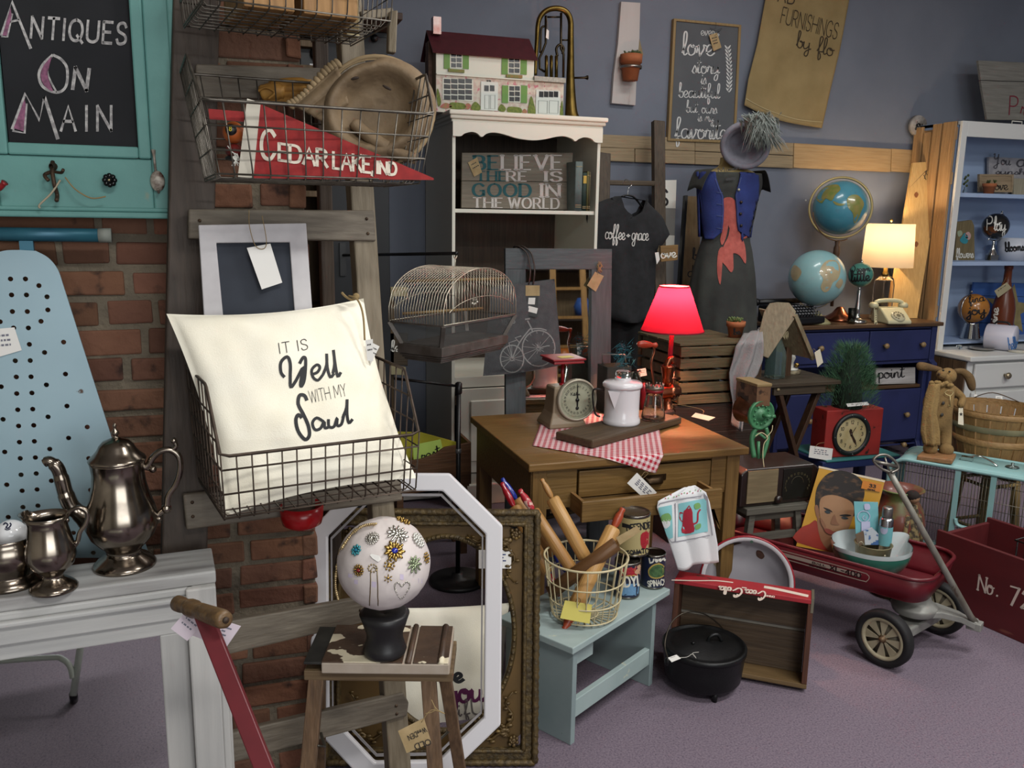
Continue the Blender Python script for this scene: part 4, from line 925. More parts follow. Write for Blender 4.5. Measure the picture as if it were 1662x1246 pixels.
for z in(zs,at(510,66,Y=Ys).z,zsh,zsh-.4,zsh-.8,.1):B().box((0,0,z-.01),(sw-.001,.3,.02)).build('shelf_board',W_old,t,bev=.002)
q=at(508,100,Y=Ys+.06);t=thing('box_camera','black vintage folding camera on the old wooden shelf behind the pillar','camera',(q.x,Ys+.07,zsh))
b=B();b.box((0,0,.04),(.09,.06,.08));b.build('body',M_black,t,bev=.004)
b=B();b.lathe([(0,0),(.022,0),(.022,.02),(.016,.024),(0,.02)],20,frame((0.012,-.03,.042),(0,-1,0)));b.build('lens',mat('camera_lens','2c2c30',.1,.5),t)
b=B();b.box((.012,-.031,.074),(.05,.004,.006));b.box((.012,-.031,.008),(.05,.004,.005));b.build('chrome_trim',mat('canister_chrome','b8b8b8',.15,1),t)
# small sign boards stacked in the gap beside the bookcase
for(pxs,lb)in(([(634,466),(661,466),(661,481),(634,481)],'cream topped wooden block on the upper peg beside the bookcase'),([(634,594),(659,596),(659,609),(634,608)],'cream topped wooden block low in the gap beside the bookcase')):
 o=slab(pxs,4.62,.03,'wooden_block',mat('cream_board','a39a78',.8));tag(o,lb,'block','blocks on the rack')
o=slab([(633,540),(662,541),(662,594),(633,592)],4.66,.02,'script_sign',wood('dark_sign','4a3d2c','382e22','x'));tag(o,'narrow brown sign with white script half hidden by the birdcage','sign')
b=B();wr(b,'le',(635,570),(650,570),18,hitY(4.659),.1,style='s');o2=b;b.v=[v-o.location for v in b.v];b.build('lettering',M_white,o)
o=slab([(633,470),(640,470),(640,800),(633,800)],4.66,.02,'rack_upright',W_old);tag(o,'slim wooden upright in the gap left of the bookcase','upright')
# ================================================================ white bookcase and what stands in it
M_bc=mat('bookcase_white','dad8cb',.45);W_bk=wood('bookcase_back_wood','46382c','34291f','z',bump=.15)
X0,X1,YB,YE=1.143,1.979,4.45,5.08;zT=2.131;CW=X1-X0
t=thing('bookcase','tall white bookcase with a scalloped cornice and a panelled lower door','bookcase',((X0+X1)/2,YB,0));D=YE-YB;hw=CW/2
zsh=1.635;zlo=at(745,612,Y=YB).z
for s in(-1,1):B().box((s*(hw-.009),D/2,(zT-.05)/2),(.018,D,zT-.05)).build('side_panel',M_bc,t,bev=.002)
B().box((0,D-.01,(zT-.05+.1)/2+.0),(CW-.04,.015,zT-.15)).build('back_panel',W_bk,t)
B().box((0,D/2,zsh-.01),(CW-.037,D-.03,.02)).build('shelf',M_bc,t,bev=.002)
B().box((0,D/2,zlo-.012),(CW-.037,D-.03,.024)).build('shelf',M_bc,t,bev=.002)
b=B();b.box((0,D/2-.01,zT-.012),(CW+.05,D+.06,.024));b.box((0,D/2-.006,zT-.033),(CW+.034,D+.044,.02));b.box((0,D/2,zT-.05),(CW+.014,D+.024,.02));b.build('cornice',M_bc,t,bev=.007,seg=3)
ax0,ax1=-hw-.002,hw+.002;Wd=ax1-ax0
prof=[(0,-.074),(.05,-.074),(.075,-.06),(.12,-.05),(.155,-.056),(.185,-.073),(.215,-.056),(.26,-.048),(.32,-.053),(.42,-.072),(.52,-.078),(.6,-.07),(.68,-.054),(.735,-.05),(.785,-.06),(.81,-.073),(.835,-.06),(.875,-.05),(.92,-.056),(.95,-.074),(1,-.074)]
pp=[(p.x,p.y)for p in catmull([(ax0+x*Wd,zT-.055+y,0)for x,y in prof],4)]
b=B();b.prism(pp+[(ax1,zT-.055),(ax0,zT-.055)],0,.02,XZ(-.0));b.build('scalloped_apron',M_bc,t)
B().box((0,.01,zlo-.03),(CW-.036,.02,.06)).build('rail',M_bc,t,bev=.002);B().box((0,.01,.09),(CW-.036,.02,.18)).build('plinth',M_bc,t,bev=.002)
B().box((0,-.01,.06),(CW+.02,.03,.12)).build('base_moulding',M_bc,t,bev=.006)
dz0,dz1=.19,zlo-.065
d_=B().box((0,-.008,(dz0+dz1)/2),(CW-.06,.018,dz1-dz0)).build('door',M_bc,t,bev=.003)
b=B();b.box((0,-.02,(dz0+dz1)/2),(CW-.2,.012,dz1-dz0-.13),None);b.build('raised_panel',M_bc,d_,bev=.009,seg=1)
for z in(dz0+.06,dz1-.06):B().box((-hw+.022,-.018,z),(.012,.006,.05)).build('hinge',M_rust,d_)
# BELIEVE sign
Pg,ng=at(840,339,Y=4.575),V((0,-1,.1)).normalized();Pg=V((Pg.x,Pg.y,zsh+.001));hg=lambda x,y:atp(x,y,Pg,ng)
W_sign=wood('sign_grey_wood','6f6759','5e564a','x',c3='8a8069',lo3=.6,hi3=.75,n3=.6)
t=thing('wooden_sign','two plank sign reading BELIEVE THERE IS GOOD IN THE WORLD on the bookcase shelf','sign',hg(840,338))
part(plate([(750,247.8),(930,247.5),(927.6,295),(749.5,292.8)],hg,.018,ng),'plank',W_sign,t,bev=.001);part(plate([(749.5,293.6),(927.6,295.8),(926,340.5),(749,337)],hg,.018,ng),'plank',W_sign,t,bev=.001)
h=lambda x,y:hg(x,y)+ng*.0015;K=dict(nib=.55,serif=11,gap=.26)
b=B();wr(b,'LIEVE',(815,275.2),(911,275.2),23,h,.18,up=(0,-1),**K);wr(b,'RE',(823,293.6),(854,294),15.5,h,.19,up=(0,-1),**K);wr(b,'IS',(885,294),(911,294.4),15.5,h,.19,up=(0,-1),**K)
wr(b,'IN',(878,319.5),(908,320),21,h,.18,up=(0,-1),**K);wr(b,'THE',(768,336.2),(815,337),15.5,h,.19,up=(0,-1),**K);wr(b,'WORLD',(826,337.4),(907,338.6),16.5,h,.19,up=(0,-1),**K)
part(b,'white_lettering',mat('sign_white','b9b4b0',.8),t)
b=B();wr(b,'BE',(770,275),(808,275),22,h,.2,up=(0,-1),**K);wr(b,'THE',(774,292.8),(821,293.6),15,h,.19,up=(0,-1),**K);wr(b,'GOOD',(768,318),(861,319),20,h,.2,up=(0,-1),**K);part(b,'teal_lettering',mat('sign_teal','1f4f55',.8),t)
price_tag('kraft tag hanging at the corner of the BELIEVE sign',[hg(759,264)+ng*.006,hg(774,255.5)+ng*.006,hg(782,280)+ng*.006,hg(769,287)+ng*.006],m=M_kraft,lines=2)
def book(px0,px1,ytop,Yb,name,label,m,label_m=None,depth=.16):
 p0,p1=at(px0,341,Y=Yb),at(px1,341,Y=Yb);zt_=at((px0+px1)/2,ytop,Y=Yb).z-zsh;w_=p1.x-p0.x
 t=thing('book',label,'book',((p0.x+p1.x)/2,Yb,zsh),group='old books on the bookcase shelf')
 b=B();b.grid(lambda u,v:V(((u-.5)*w_,-.004*sin(PI*u),v*zt_)),8,1);b.build('spine',m,t,solid=.002)
 for s in(-1,1):B().box((s*(w_/2-.0015),depth/2,zt_/2),(.003,depth,zt_)).build('cover',m,t)
 B().box((0,depth/2-.002,zt_/2),(w_-.006,depth-.008,zt_-.008)).build('pages',mat('old_paper','a3987c',.9),t)
 if label_m:B().box((0,-.0055,zt_*.82),(w_*.8,.001,zt_*.2)).build('spine_label',label_m,t)
 b=B()
 for z in(.08,.12,.9):b.box((0,-.0045,zt_*z),(w_*.85,.0012,.003))
 b.build('spine_bands',M_kraft,t)
book(932,943.4,262,4.468,'a','tall grey blue old book, thickest of the four beside the BELIEVE sign',mat('book_greyblue','64706f',.7,col2='58625f',nscale=12))
book(944,950.6,280,4.472,'b','dark green old book with a yellowed label, next to the grey blue one',mat('book_green','24342e',.7),mat('book_label_yellow','b89d4c',.8))
book(950.9,953.9,278,4.474,'c','thin olive old book right after the dark green one',mat('book_olive','5b5633',.7))
book(954.1,956.8,279,4.474,'d','last thin brownish old book nearest the bookcase side',mat('book_brown','4f4632',.7))
# dollhouse on top
Yd=4.56;h=hitY(Yd);P=lambda x,y:at(x,y,Y=Yd);Q=lambda x,y:(680+x/5.54,10+y/5.54)
p0,p1=P(*Q(155,905)),P(*Q(1028,905));zE=P(*Q(155,398)).z;zR=zE+.115;dd=.26;zt=zT;xg=P(*Q(1297,905)).x
t=thing('dollhouse','tin dollhouse with a maroon roof and white clapboards on top of the bookcase','dollhouse',((p0.x+p1.x)/2,Yd,zt));L_=lambda b,*a,**k:part(b,*a,t,**k)
M_clap=mat('dollhouse_white','c9ccbf',.35);M_stone=mat('dollhouse_pink_stone','b8a49a',.5,col2='c3beb0',nscale=40,lo=.4,hi=.55,col3='b5707a',n3=34,lo3=.6,hi3=.63)
M_dgreen=mat('dollhouse_green','5f8a3c',.5);M_pane=mat('dollhouse_pane','15171b',.2);M_tan2=mat('dollhouse_side','8a8066',.6)
z1=P(*Q(155,615)).z
b=B();b.box(((p0.x+p1.x)/2,Yd+dd/2,(z1+zE)/2),(p1.x-p0.x,dd,zE-z1));b.box(((p0.x+p1.x)/2,Yd-.004,z1+.003),(p1.x-p0.x,.012,.006));L_(b,'clapboard_storey',M_clap)
b=B();b.box(((p0.x+p1.x)/2,Yd+dd/2,(z1+zt)/2),(p1.x-p0.x,dd-.002,z1-zt));L_(b,'stone_storey',M_stone)
b=B();b.box(((p0.x+p1.x)/2,Yd+dd/2,(zt+zE)/2),(p1.x-p0.x+.003,dd-.01,zE-zt-.001));b.prism([(Yd,zE),(Yd+dd,zE),(Yd+dd/2,zR)],p0.x-.001,p0.x+.002,Matrix(((0,0,1,0),(1,0,0,0),(0,1,0,0),(0,0,0,1))));b.prism([(Yd,zE),(Yd+dd,zE),(Yd+dd/2,zR)],p1.x-.002,p1.x+.001,Matrix(((0,0,1,0),(1,0,0,0),(0,1,0,0),(0,0,0,1))));L_(b,'gable_wall',M_tan2)
b=B();xa,xb=p0.x-.022,p1.x+.014
for s in(0,1):
 y0=Yd-.02 if not s else Yd+dd+.02;ze=zE-.014
 b.add([(xa,y0,ze),(xb,y0,ze),(xb,Yd+dd/2,zR+.004),(xa,Yd+dd/2,zR+.004)],[(0,1,2,3)])
L_(b,'roof',mat('dollhouse_roof','471a23',.45,col2='3d161e',nscale=30),solid=.005)
b=B();b.box((p0.x-.012,Yd+dd*.45,(zt+zR)/2-.03),(.02,.07,zR-zt-.05));L_(b,'chimney_stack',mat('dollhouse_brick','4c3a2e',.7,col2='6a5040',nscale=60))
q=P(*Q(152,168));b=B();b.box((p0.x+.022,Yd+dd*.35,zR+.022),(.042,.05,.085));L_(b,'chimney',mat('dollhouse_tin','9a8a86',.3,.5,col2='8a5f58',nscale=24))
b=B();b.box(((p1.x+xg)/2,Yd+.08,(zt+P(*Q(1200,690)).z)/2),(xg-p1.x,.16,P(*Q(1200,690)).z-zt));L_(b,'garage',M_stone)
b=B();b.box(((p1.x+xg)/2,Yd+.075,P(*Q(1200,665)).z),(xg-p1.x+.006,.19,.024));L_(b,'garage_roof',mat('dollhouse_tile','a9a9a0',.5,col2='8e8e86',nscale=90))
def R(x0,y0,x1,y1,e=.002,th=.0015):
 a,c=P(*Q(x0,y0)),P(*Q(x1,y1));return B().box(((a.x+c.x)/2,Yd-e+th/2,(a.z+c.z)/2),(abs(c.x-a.x),th,abs(a.z-c.z)))
def win(x0,y0,x1,y1,nx,ny,sh=True,box=True):
 f=L_(R(x0-8,y0-8,x1+8,y1+8),'window',M_clap)
 b=B()
 for i in range(nx):
  for j in range(ny):
   r=R(x0+(x1-x0)*i/nx+3,y0+(y1-y0)*j/ny+3,x0+(x1-x0)*(i+1)/nx-3,y0+(y1-y0)*(j+1)/ny-3,.003);b.add(r.v,r.f)
 sub(b,'pane',M_pane,f)
 if sh:
  for s in(x0-62,x1+8):L_(R(s,y0-4,s+54,y1+12,.004,.003),'shutter',M_dgreen)
 if box:L_(R(x0-24,y1+8,x1+20,y1+46,.01,.008),'flower_box',mat('dollhouse_flowerbox','65783a',.6,col2='8a6a3a',nscale=60))
win(285,415,385,555,2,3);win(805,460,905,605,2,3);win(808,716,908,860,2,3,box=False);win(220,650,478,846,4,4,sh=False,box=False)
f=L_(R(556,676,706,942,.004,.003),'front_door',mat('dollhouse_door','c9cfc9',.4));b=B()
for x in(585,636):r=R(x,712,x+40,766,.0055);b.add(r.v,r.f)
sub(b,'pane',M_pane,f);b=B()
for x in(588,640):
 for e in((x,800,x+3,925),(x+40,800,x+43,925),(x,800,x+42,803),(x,922,x+42,925)):r=R(*e,.0052);b.add(r.v,r.f)
sub(b,'panel_lines',mat('dollhouse_line','8a8f8a',.6),f)
f=L_(R(1052,750,1262,985,.004,.003),'garage_door',mat('dollhouse_door','c9cfc9',.4));b=B()
for i in range(4):r=R(1078+i*44,766,1116+i*44,820,.0055);b.add(r.v,r.f)
sub(b,'pane',M_pane,f);b=B()
for x in(1070,1168):
 for e in((x,850,x+3,965),(x+80,850,x+83,965),(x,850,x+82,853),(x,962,x+82,965)):r=R(*e,.0052);b.add(r.v,r.f)
sub(b,'panel_lines',mat('dollhouse_line','8a8f8a',.6),f)
M_shr=mat('dollhouse_shrub','55682a',.7,col2='77803a',nscale=80);M_flw=mat('dollhouse_flowers','93764f',.7,col2='a8645a',nscale=90,lo=.45,hi=.55)
for m_,pts in((M_shr,[(170,740),(200,860),(175,900),(158,800)]),(M_flw,[(190,905),(240,868),(300,900),(250,920)]),(M_shr,[(280,870),(350,866),(412,880),(410,922),(285,920)]),(M_flw,[(405,905),(440,870),(470,900),(440,928)]),(M_shr,[(470,905),(505,858),(552,900),(540,938),(480,932)]),(M_shr,[(712,930),(740,880),(782,920),(760,950)]),(M_shr,[(800,908),(870,905),(920,920),(915,962),(805,955)]),(M_flw,[(925,950),(950,922),(972,950),(950,972)]),(M_shr,[(980,960),(990,870),(1010,808),(1035,880),(1050,965),(1010,978)]),(M_shr,[(1268,980),(1275,900),(1290,850),(1297,985)])):
 b=B();blob(b,[Q(*p)for p in pts],hitY(Yd-.002),4);L_(b,'painted_shrub',m_)
b=B();wr(b,'13',Q(610,690),Q(644,690),4,hitY(Yd-.002),.25);L_(b,'house_number',M_ink)
# brass horn
M_brass=mat('old_brass','6d5a30',.3,1,col2='51421f',nscale=14,r2=.45);M_brassd=mat('dark_brass','3a3226',.35,1)
Yh=4.68;P=lambda x,y,dy=0:at(680+x/5.54,10+y/5.54,Y=Yh+dy);s=dep(P(1200,500))/FOC/5.54
q=P(1380,960);t=thing('brass_horn','tarnished brass horn standing on its bell on the bookcase','horn',(q.x,Yh,zT))
pts=[V((q.x,Yh,zT+.001)),V((q.x-.002,Yh,zT+.02)),V((q.x-.008,Yh,zT+.06)),P(1364,780),P(1362,600),P(1364,420),P(1364,260),P(1364,150),P(1345,80),P(1300,35),P(1225,20),P(1150,38),P(1095,90),P(1070,170),P(1062,300),P(1052,450),P(1045,620)]
rs=[88,70,56,44,36,31,28,26.5,26,25,24,23,22,21,20,18,17];c=catmull(pts,6);rr=[x.x*s for x in catmull([(r,0,0)for r in rs],6)]
b=B();b.tube(c,rr,20);part(b,'bell_tube',M_brass,t)
b=B();b.tube([P(1140,85),P(1140,330),P(1110,410),P(1082,470),P(1085,560),P(1130,590)],11*s,8);b.tube([P(1278,60),P(1276,380),P(1300,430),P(1298,640)],11*s,8);b.tube([P(1155,98),P(1275,98)],8*s,8);b.tube(catmull([P(1130,180),P(1100,200),P(1095,300),P(1090,420)],4),10*s,8);b.tube([P(1285,305),P(1350,305)],7*s,6)
b.tube(catmull([P(1245,450),P(1235,380),P(1270,345),P(1300,380),P(1290,430)],5),12*s,8);b.tube([P(1240,440),P(1240,560)],10*s,8);part(b,'tubing',M_brassd,t)
for x in(1145,1190,1235):b=B();b.tube([P(x,450),P(x,640)],15*s,12);b.tube([P(x,440),P(x,450)],9*s,8);part(b,'piston_valve',M_brass,t)
b=B();b.tube([P(1380,645),P(1490,643),P(1512,642)],[9*s,10*s,20*s],14);b.tube([P(1512,642),P(1518,642)],20*s,14);part(b,'mouthpiece',M_brassd,t)
pxtag('slim white tag hanging inside the brass horn',[(887.4,47),(891,50),(890.4,64),(886,61)],Y=4.66,lines=0,string_px=[(889,48),(888.5,38),(887,28)])
# ================================================================ birdcage
N0=at(717.5,592,d=3.0);e1=V((.763,.647,0)).normalized();e2=V((-.647,.763,0)).normalized()
nn=V((0,0,1));pl=lambda x,y,n:atp(x,y,N0,n)
w1=(pl(824.4,566,e2)-N0).dot(e1);w2=(pl(645,584,e1)-N0).dot(e2);hb=(pl(707.5,527.5,(e1-e2).normalized())-N0).z
Mc=Matrix((e1,e2,nn)).transposed().to_4x4();Mc.translation=N0
t=thing('birdcage','arched wire birdcage with wooden perches hanging from a black bracket','birdcage',M=Mc)
M_cage=mat('cage_wire','c9c2b0',.35,.8);M_zinc=mat('cage_zinc','6f6a66',.5,.6,col2='5a544e',nscale=20)
b=B()
for i,(s,z)in enumerate(((.018,.0),(.012,.008),(.006,.016))):b.box((w1/2,w2/2,z+.004),(w1-2*s,w2-2*s,.008))
b.box((w1/2,w2/2,.042),(w1,w2,.034));b.build('base_tray',M_zinc,t,bev=.002)
zb,zt2=.058,.138;ov=.02
c0=[(.012,.012),(w1-.012,.012),(w1-.012,w2-.012),(.012,w2-.012)];c1=[(-ov,-ov),(w1+ov,-ov),(w1+ov,w2+ov),(-ov,w2+ov)]
b=B()
for(x,y),(X,Y)in zip(c0,c1):b.bar((x,y,zb),(X,Y,zt2),.014,.014)
for i in range(4):
 for cc,z in((c0,zb),(c1,zt2)):b.bar((*cc[i],z),(*cc[(i+1)%4],z),.006,.006)
b.build('corner_posts',M_zinc,t)
M_gauze=mat('gauze_mesh','4a4c4c',.7,alpha=.5)
for i in range(4):
 b=B();j=(i+1)%4;b.add([(*c0[i],zb),(*c0[j],zb),(*c1[j],zt2),(*c1[i],zt2)],[(0,1,2,3)]);b.build('seed_guard',M_gauze,t)
zs=zt2+.055;ar=.135;Wt=w1+2*ov;Dt=w2+2*ov
def arch(s,y,k=1):
 x=-ov+Wt*s;return V((x,y,zs+ar*k*max(0,1-abs(2*s-1)**2)**.5))
b=B();n=20
for i in range(n+1):
 y=-ov+Dt*i/n;r=.0026 if i in(0,n)else.0014
 b.tube([(-ov,y,zt2)]+[arch(j/26,y)for j in range(27)]+[(w1+ov,y,zt2)],r,5)
b.build('arched_wires',M_cage,t)
b=B()
for y in(-ov,w2+ov):
 for i in range(1,26):s=i/26;p=arch(s,y);b.tube([(p.x,y,zt2),p],.0012,5)
 b.tube([arch(.06+.88*j/20,y-.004 if y<0 else y+.004,.62)-V((0,0,.05))for j in range(21)],.0014,5)
 b.tube([(-ov,y,zt2+.004),(w1+ov,y,zt2+.004)],.0014,5)
for i in range(1,6):s=i/6;b.tube([arch(s,-ov),arch(s,w2+ov)],.0011,5)
b.build('end_wires',M_cage,t)
W_dow=wood('perch_wood','8a7048','6f5836','x')
b=B();b.tube([(.06,w2+.01,zt2+.14),(w1-.02,.01,zt2+.14)],.0055,10);b.build('perch',W_dow,t)
b=B();b.tube([(-.005,w2*.85,zt2+.03),(w1*.75,.05,zt2+.03)],.0055,10);b.build('perch',W_dow,t)
b=B()
for a in range(6):b.sph((w1*.66+.016*cos(a),.06,zt2+.055+.01*sin(a*2)),.007,8,6)
b.build('clip_ornament',mat('clip_silver','b0aca0',.3,.8),t)
top=Mc@V((w1/2,w2/2,zs+ar));b=B();b.tube([(w1/2,w2/2,zs+ar),(w1/2,w2/2,zs+ar+.03)],.002,6);b.tube(catmull([(w1/2,w2/2,zs+ar+.03),(w1/2+.01,w2/2,zs+ar+.04),(w1/2,w2/2,zs+ar+.05),(w1/2-.01,w2/2,zs+ar+.04)],5,True),.002,6,closed=True);b.build('hanging_ring',M_cage,t)
hk_=top+V((0,0,.046));ba=at(632,453,Y=4.0);ba=V((hk_.x-.26,4.285,hk_.z-.06))
t=thing('bracket_arm','black iron bracket arm carrying the birdcage','bracket',ba)
b=B();b.tube([V((0,0,0)),hk_-ba+V((0,-.02,.004))],.007,8);b.build('arm',M_black,t)
b=B();b.box((0,0,-.02),(.03,.02,.16));b.build('plate',M_black,t)
# ================================================================ dark framed mirror, tote bag
Pm,nm_=V((1.0,3.62,0)),V((-.1,-1,.08)).normalized();Xm=V((1,-.1,0)).normalized();hm_=lambda x,y:atp(x,y,Pm,nm_)
t=thing('standing_mirror','tall mirror in a charcoal plank frame leaning behind the wooden desk','mirror',V((1.06,3.62,0)))
TLm,TRm=hm_(818,403),hm_(990,404);mx=lambda p:Pm.x+(p-Pm).dot(Xm);yM=nm_.cross(Xm);yM=yM if yM.z>0 else-yM
Hm=TLm.z/yM.z;G=lambda x,v,e=0:Pm+Xm*(x-Pm.x)+yM*v+nm_*e
xl,xr=mx(TLm),mx(TRm);st=mx(hm_(851,440))-xl;sr=xr-mx(hm_(957,440));th_=Hm-(hm_(900,437).z/yM.z)
W_char=wood('charcoal_frame','3f4346','4c5154','z',bump=.12);W_charx=wood('charcoal_frame_rail','3f4346','4c5154','x',bump=.12)
def mb_(x0,x1,v0,v1,e0,e1_):
 vs=[G(x,v,e)for e in(e0,e1_)for v in(v0,v1)for x in(x0,x1)];return B().add(vs,[(0,2,3,1),(4,5,7,6),(0,1,5,4),(2,6,7,3),(0,4,6,2),(1,3,7,5)])
part(mb_(xl,xl+st,0,Hm-th_,0,.03),'stile',W_char,t,bev=.002);part(mb_(xr-sr,xr,0,Hm-th_,0,.03),'stile',W_char,t,bev=.002)
part(mb_(xl,xr,Hm-th_,Hm,0,.03),'top_rail',W_charx,t,bev=.002);part(mb_(xl+st,xr-sr,0,.1,0,.03),'bottom_rail',W_charx,t,bev=.002)
part(mb_(xl+st,xr-sr,.1,Hm-th_,.003,.008),'mirror_glass',M_mirror,t)
part(mb_(xl+.01,xr-.01,.01,Hm-.01,-.008,0),'backing',M_black,t)
p=hm_(969,434)+nm_*.034;b=B()
for i in range(16):b.sph(p+V((random.uniform(-.012,.012),random.uniform(-.006,.002),random.uniform(-.02,.03))),.0008,4,3)
b=B();b.tube([p+V((.018*cos(i*1.9)*(1-i/40),-.004,.03*sin(i*1.3)*(1-i/40)))for i in range(24)],.0013,5);tag(b.build('wire_hanger',M_string),'tangled wire hanger twisted at the corner of the charcoal mirror','wire')
price_tag('kraft tag hanging on the right stile of the charcoal mirror',[hm_(962,441)+nm_*.036,hm_(976,448)+nm_*.036,hm_(963,473)+nm_*.036,hm_(949,463)+nm_*.036],m=M_kraft,lines=0,string=[hm_(968,428)+nm_*.036,hm_(966,438)+nm_*.037,hm_(966,446)+nm_*.037])
# tote
Pt_,nt_=hm_(850,540)+V((0,-.09,0)),V((.06,-1,.1)).normalized();ht=lambda x,y:atp(x,y,Pt_,nt_)
tq=[ht(797,466),ht(900,452.5),ht(912,592),ht(784,610)]
b=B();cT=sum(tq,V())/4
def tb(u,v,s):
 p=(tq[0]*(1-u)+tq[1]*u)*(1-v)+(tq[3]*(1-u)+tq[2]*u)*v
 e=max(0,min(1,(1-(2*u-1)**4)*(1-.35*(1-v)**3)*min(1,(1-v)*12+.0)))
 return p+nt_*s*(.022*e*min(1,v*3+.15)+.004*noise.noise(V((u*4,v*5,s))))+V((0,0,-.008*sin(u*PI)*v))
b.grid(lambda u,v:tb(u,v,1),24,24);b.grid(lambda u,v:tb(u,v,-1),24,24);b.v=[p-cT for p in b.v]
M_tote=mat('tote_charcoal','47484a',.9,col2='3e3f42',nscale=30,bump=.2,bscale=200)
tt=thing('tote_bag','charcoal canvas tote printed with an old bicycle hanging over the mirror corner','bag',cT)
to=b.build('bag_body',M_tote,tt,merge=.0004)
b=B();tp=hm_(846,403)
for o_,e in((0,.012),(7,.02)):
 b.tube(catmull([ht(858+o_,462),ht(860+o_,440)+nt_*.006,hm_(852+o_,414)+nm_*.05,hm_(843+o_,402.5)+nm_*.035,hm_(838+o_,400)+nm_*e,hm_(836+o_,402)-nm_*.02,hm_(838+o_,425)-nm_*.03],5),.006,8,flat=.5)
part(b,'strap',mat('strap_leather','2e211c',.5),tt)
h=hitO(to);b=B();LB=lambda p,w_=1.1,k=0,c=False:line(b,p,w_,h,k,c)
def wheel(x,y,rx,ry,n,a0):
 LB([(x+rx*cos(i*PI/12),y+ry*sin(i*PI/12))for i in range(25)],2.0)
 for i in range(n):a=i*2*PI/n+a0;LB([(x+3*cos(a),y+3*sin(a)),(x+rx*cos(a),y+ry*sin(a))],.8)
 LB([(x+3*cos(i*PI/4),y+3*sin(i*PI/4))for i in range(9)],1.2)
wheel(874,565,26.5,29,14,.1);wheel(831,582,19,22,14,.2)
LB([(874,565),(862,532),(856,520)],2.2);LB([(831,582),(843,556),(858,536),(862,533)],2.0,4);LB([(843,556),(836,548),(846,545)],1.6);LB([(852,518),(860,517)],2.4);LB([(861,534),(876,533),(887,536)],1.8,3);LB([(874,565),(888,561),(892,561)],1.6);LB([(831,582),(826,556),(838,552)],1.4)
wr(b,'1878',(815,528),(836,524),9,h,.12)
part(b,'bicycle_print',mat('print_pale_grey','7b7d7c',.9),tt)
pxtag('kraft topped black tag with two white stickers hanging on the tote bag',[(855,480),(874,480),(872,515),(853,512)],d=dep(Pt_)-.035,m=M_black,lines=0)
o_=[o for o in COL.objects if o.get('label','').startswith('kraft topped')][0];dT=dep(Pt_)-.036;hT=lambda x,y:at(x,y,d=dT)
part(plate([(853,463),(876,463),(876,480),(853,480)],hT,.001,-CF),'kraft_header',M_kraft,o_)
part(plate([(858,483),(869,483),(868,494),(857,493.5)],hT,.001,-CF),'price_sticker',M_card,o_);part(plate([(858,496),(873,500),(871,509),(856,505)],hT,.001,-CF),'price_sticker',M_card,o_)
# ================================================================ wood box with yellow inside and green note
Yb=3.75;t=thing('painted_box','brown wooden box painted yellow inside with a green note, left of the garment stand','box',at(705,786,Y=Yb))
W_box=wood('box_brown','5b3d24','452c18','x');M_yel=mat('box_yellow','a8a02c',.6)
hx=lambda x,y:at(x,y,Y=Yb)
part(plate([(640,752),(684,745),(706,737),(722,726),(745,722),(765,717.5),(765,785),(640,806)],hx,.016,V((0,-1,0))),'front_panel',W_box,t,bev=.002)
part(plate([(600,700),(684,702),(764,724),(762,760),(640,770),(600,770)],lambda x,y:at(x,y,Y=Yb+.22),.012,V((0,-1,0))),'back_panel',M_yel,t)
a,c_=hx(765,717.5),hx(765,785);b=B();b.box((a.x-.008,Yb+.11,(a.z+c_.z)/2),(.014,.2,a.z-c_.z));part(b,'side_panel',W_box,t)
a2=hx(640,806);b=B();b.box(((a2.x+c_.x)/2-.01,Yb+.11,c_.z-.004),(c_.x-a2.x,.22,.012));part(b,'bottom_panel',W_box,t)
zB=c_.z-.01;b=B()
for x in(a2.x+.03,c_.x-.03):
 for y in(Yb+.03,Yb+.19):b.box((x,y,zB/2),(.03,.03,zB))
part(b,'stand_leg',W_box,t)
hn=lambda x,y:at(x,y,Y=Yb+.12);o=plate([(670,722),(715,713),(722,742),(672,760)],hn,.002,V((0,-1,0))).build('paper_note',mat('note_lime','a9c45f',.7));tag(o,'lime green handwritten note propped in the yellow lined box','note')
b=B();wr(b,'rest',(685,747),(716,738),18,lambda x,y:at(x,y,Y=Yb+.117),.08,style='s');b.v=[v-o.location for v in b.v];b.build('handwriting',M_ink,o)
# pale baseboard heater below
a=at(600,800,z=.1);t=thing('baseboard_heater','white baseboard heater low on the floor behind the octagonal frame','heater',(.95,4.62,0))
B().box((0,0,.09),(.32,.08,.16)).build('casing',M_white,t,bev=.006);B().box((0,-.042,.05),(.3,.006,.012)).build('vent_slot',M_black,t)
# ================================================================ wooden desk
W_desk=wood('desk_top_wood','77592f','634823','x',c3='50391a',lo3=.6,hi3=.75,n3=.5,rough=.42);W_deskf=wood('desk_front_wood','735830','5f4723','x',rough=.45);W_deskz=wood('desk_leg_wood','735830','5d4522','z',rough=.45)
DX,DY,DZ,DW,DD=.964,2.678,.76,.882,.755
t=thing('desk','brown wooden desk with one lower drawer pulled open','desk',(DX+DW/2,DY+DD/2,0));hw,hd=DW/2,DD/2
B().box((0,0,DZ-.014),(DW,DD,.028)).build('top',W_desk,t,bev=.004)
fy=-hd+.03;zb1=.46
for sx in(-1,1):
 for sy in(-1,1):
  b=B();b.box((sx*(hw-.05),sy*(hd-.05),(DZ-.028)/2),(.055,.055,DZ-.028));b.build('leg',W_deskz,t,bev=.003)
for sx in(-1,1):B().box((sx*(hw-.03),0,DZ-.028-.085),(.018,DD-.12,.17)).build('side_panel',W_deskf,t)
B().box((0,hd-.03,DZ-.028-.085),(DW-.12,.018,.17)).build('back_panel',W_deskf,t)
xs=lambda px:at(px,770,Y=DY+.03).x-DX-hw
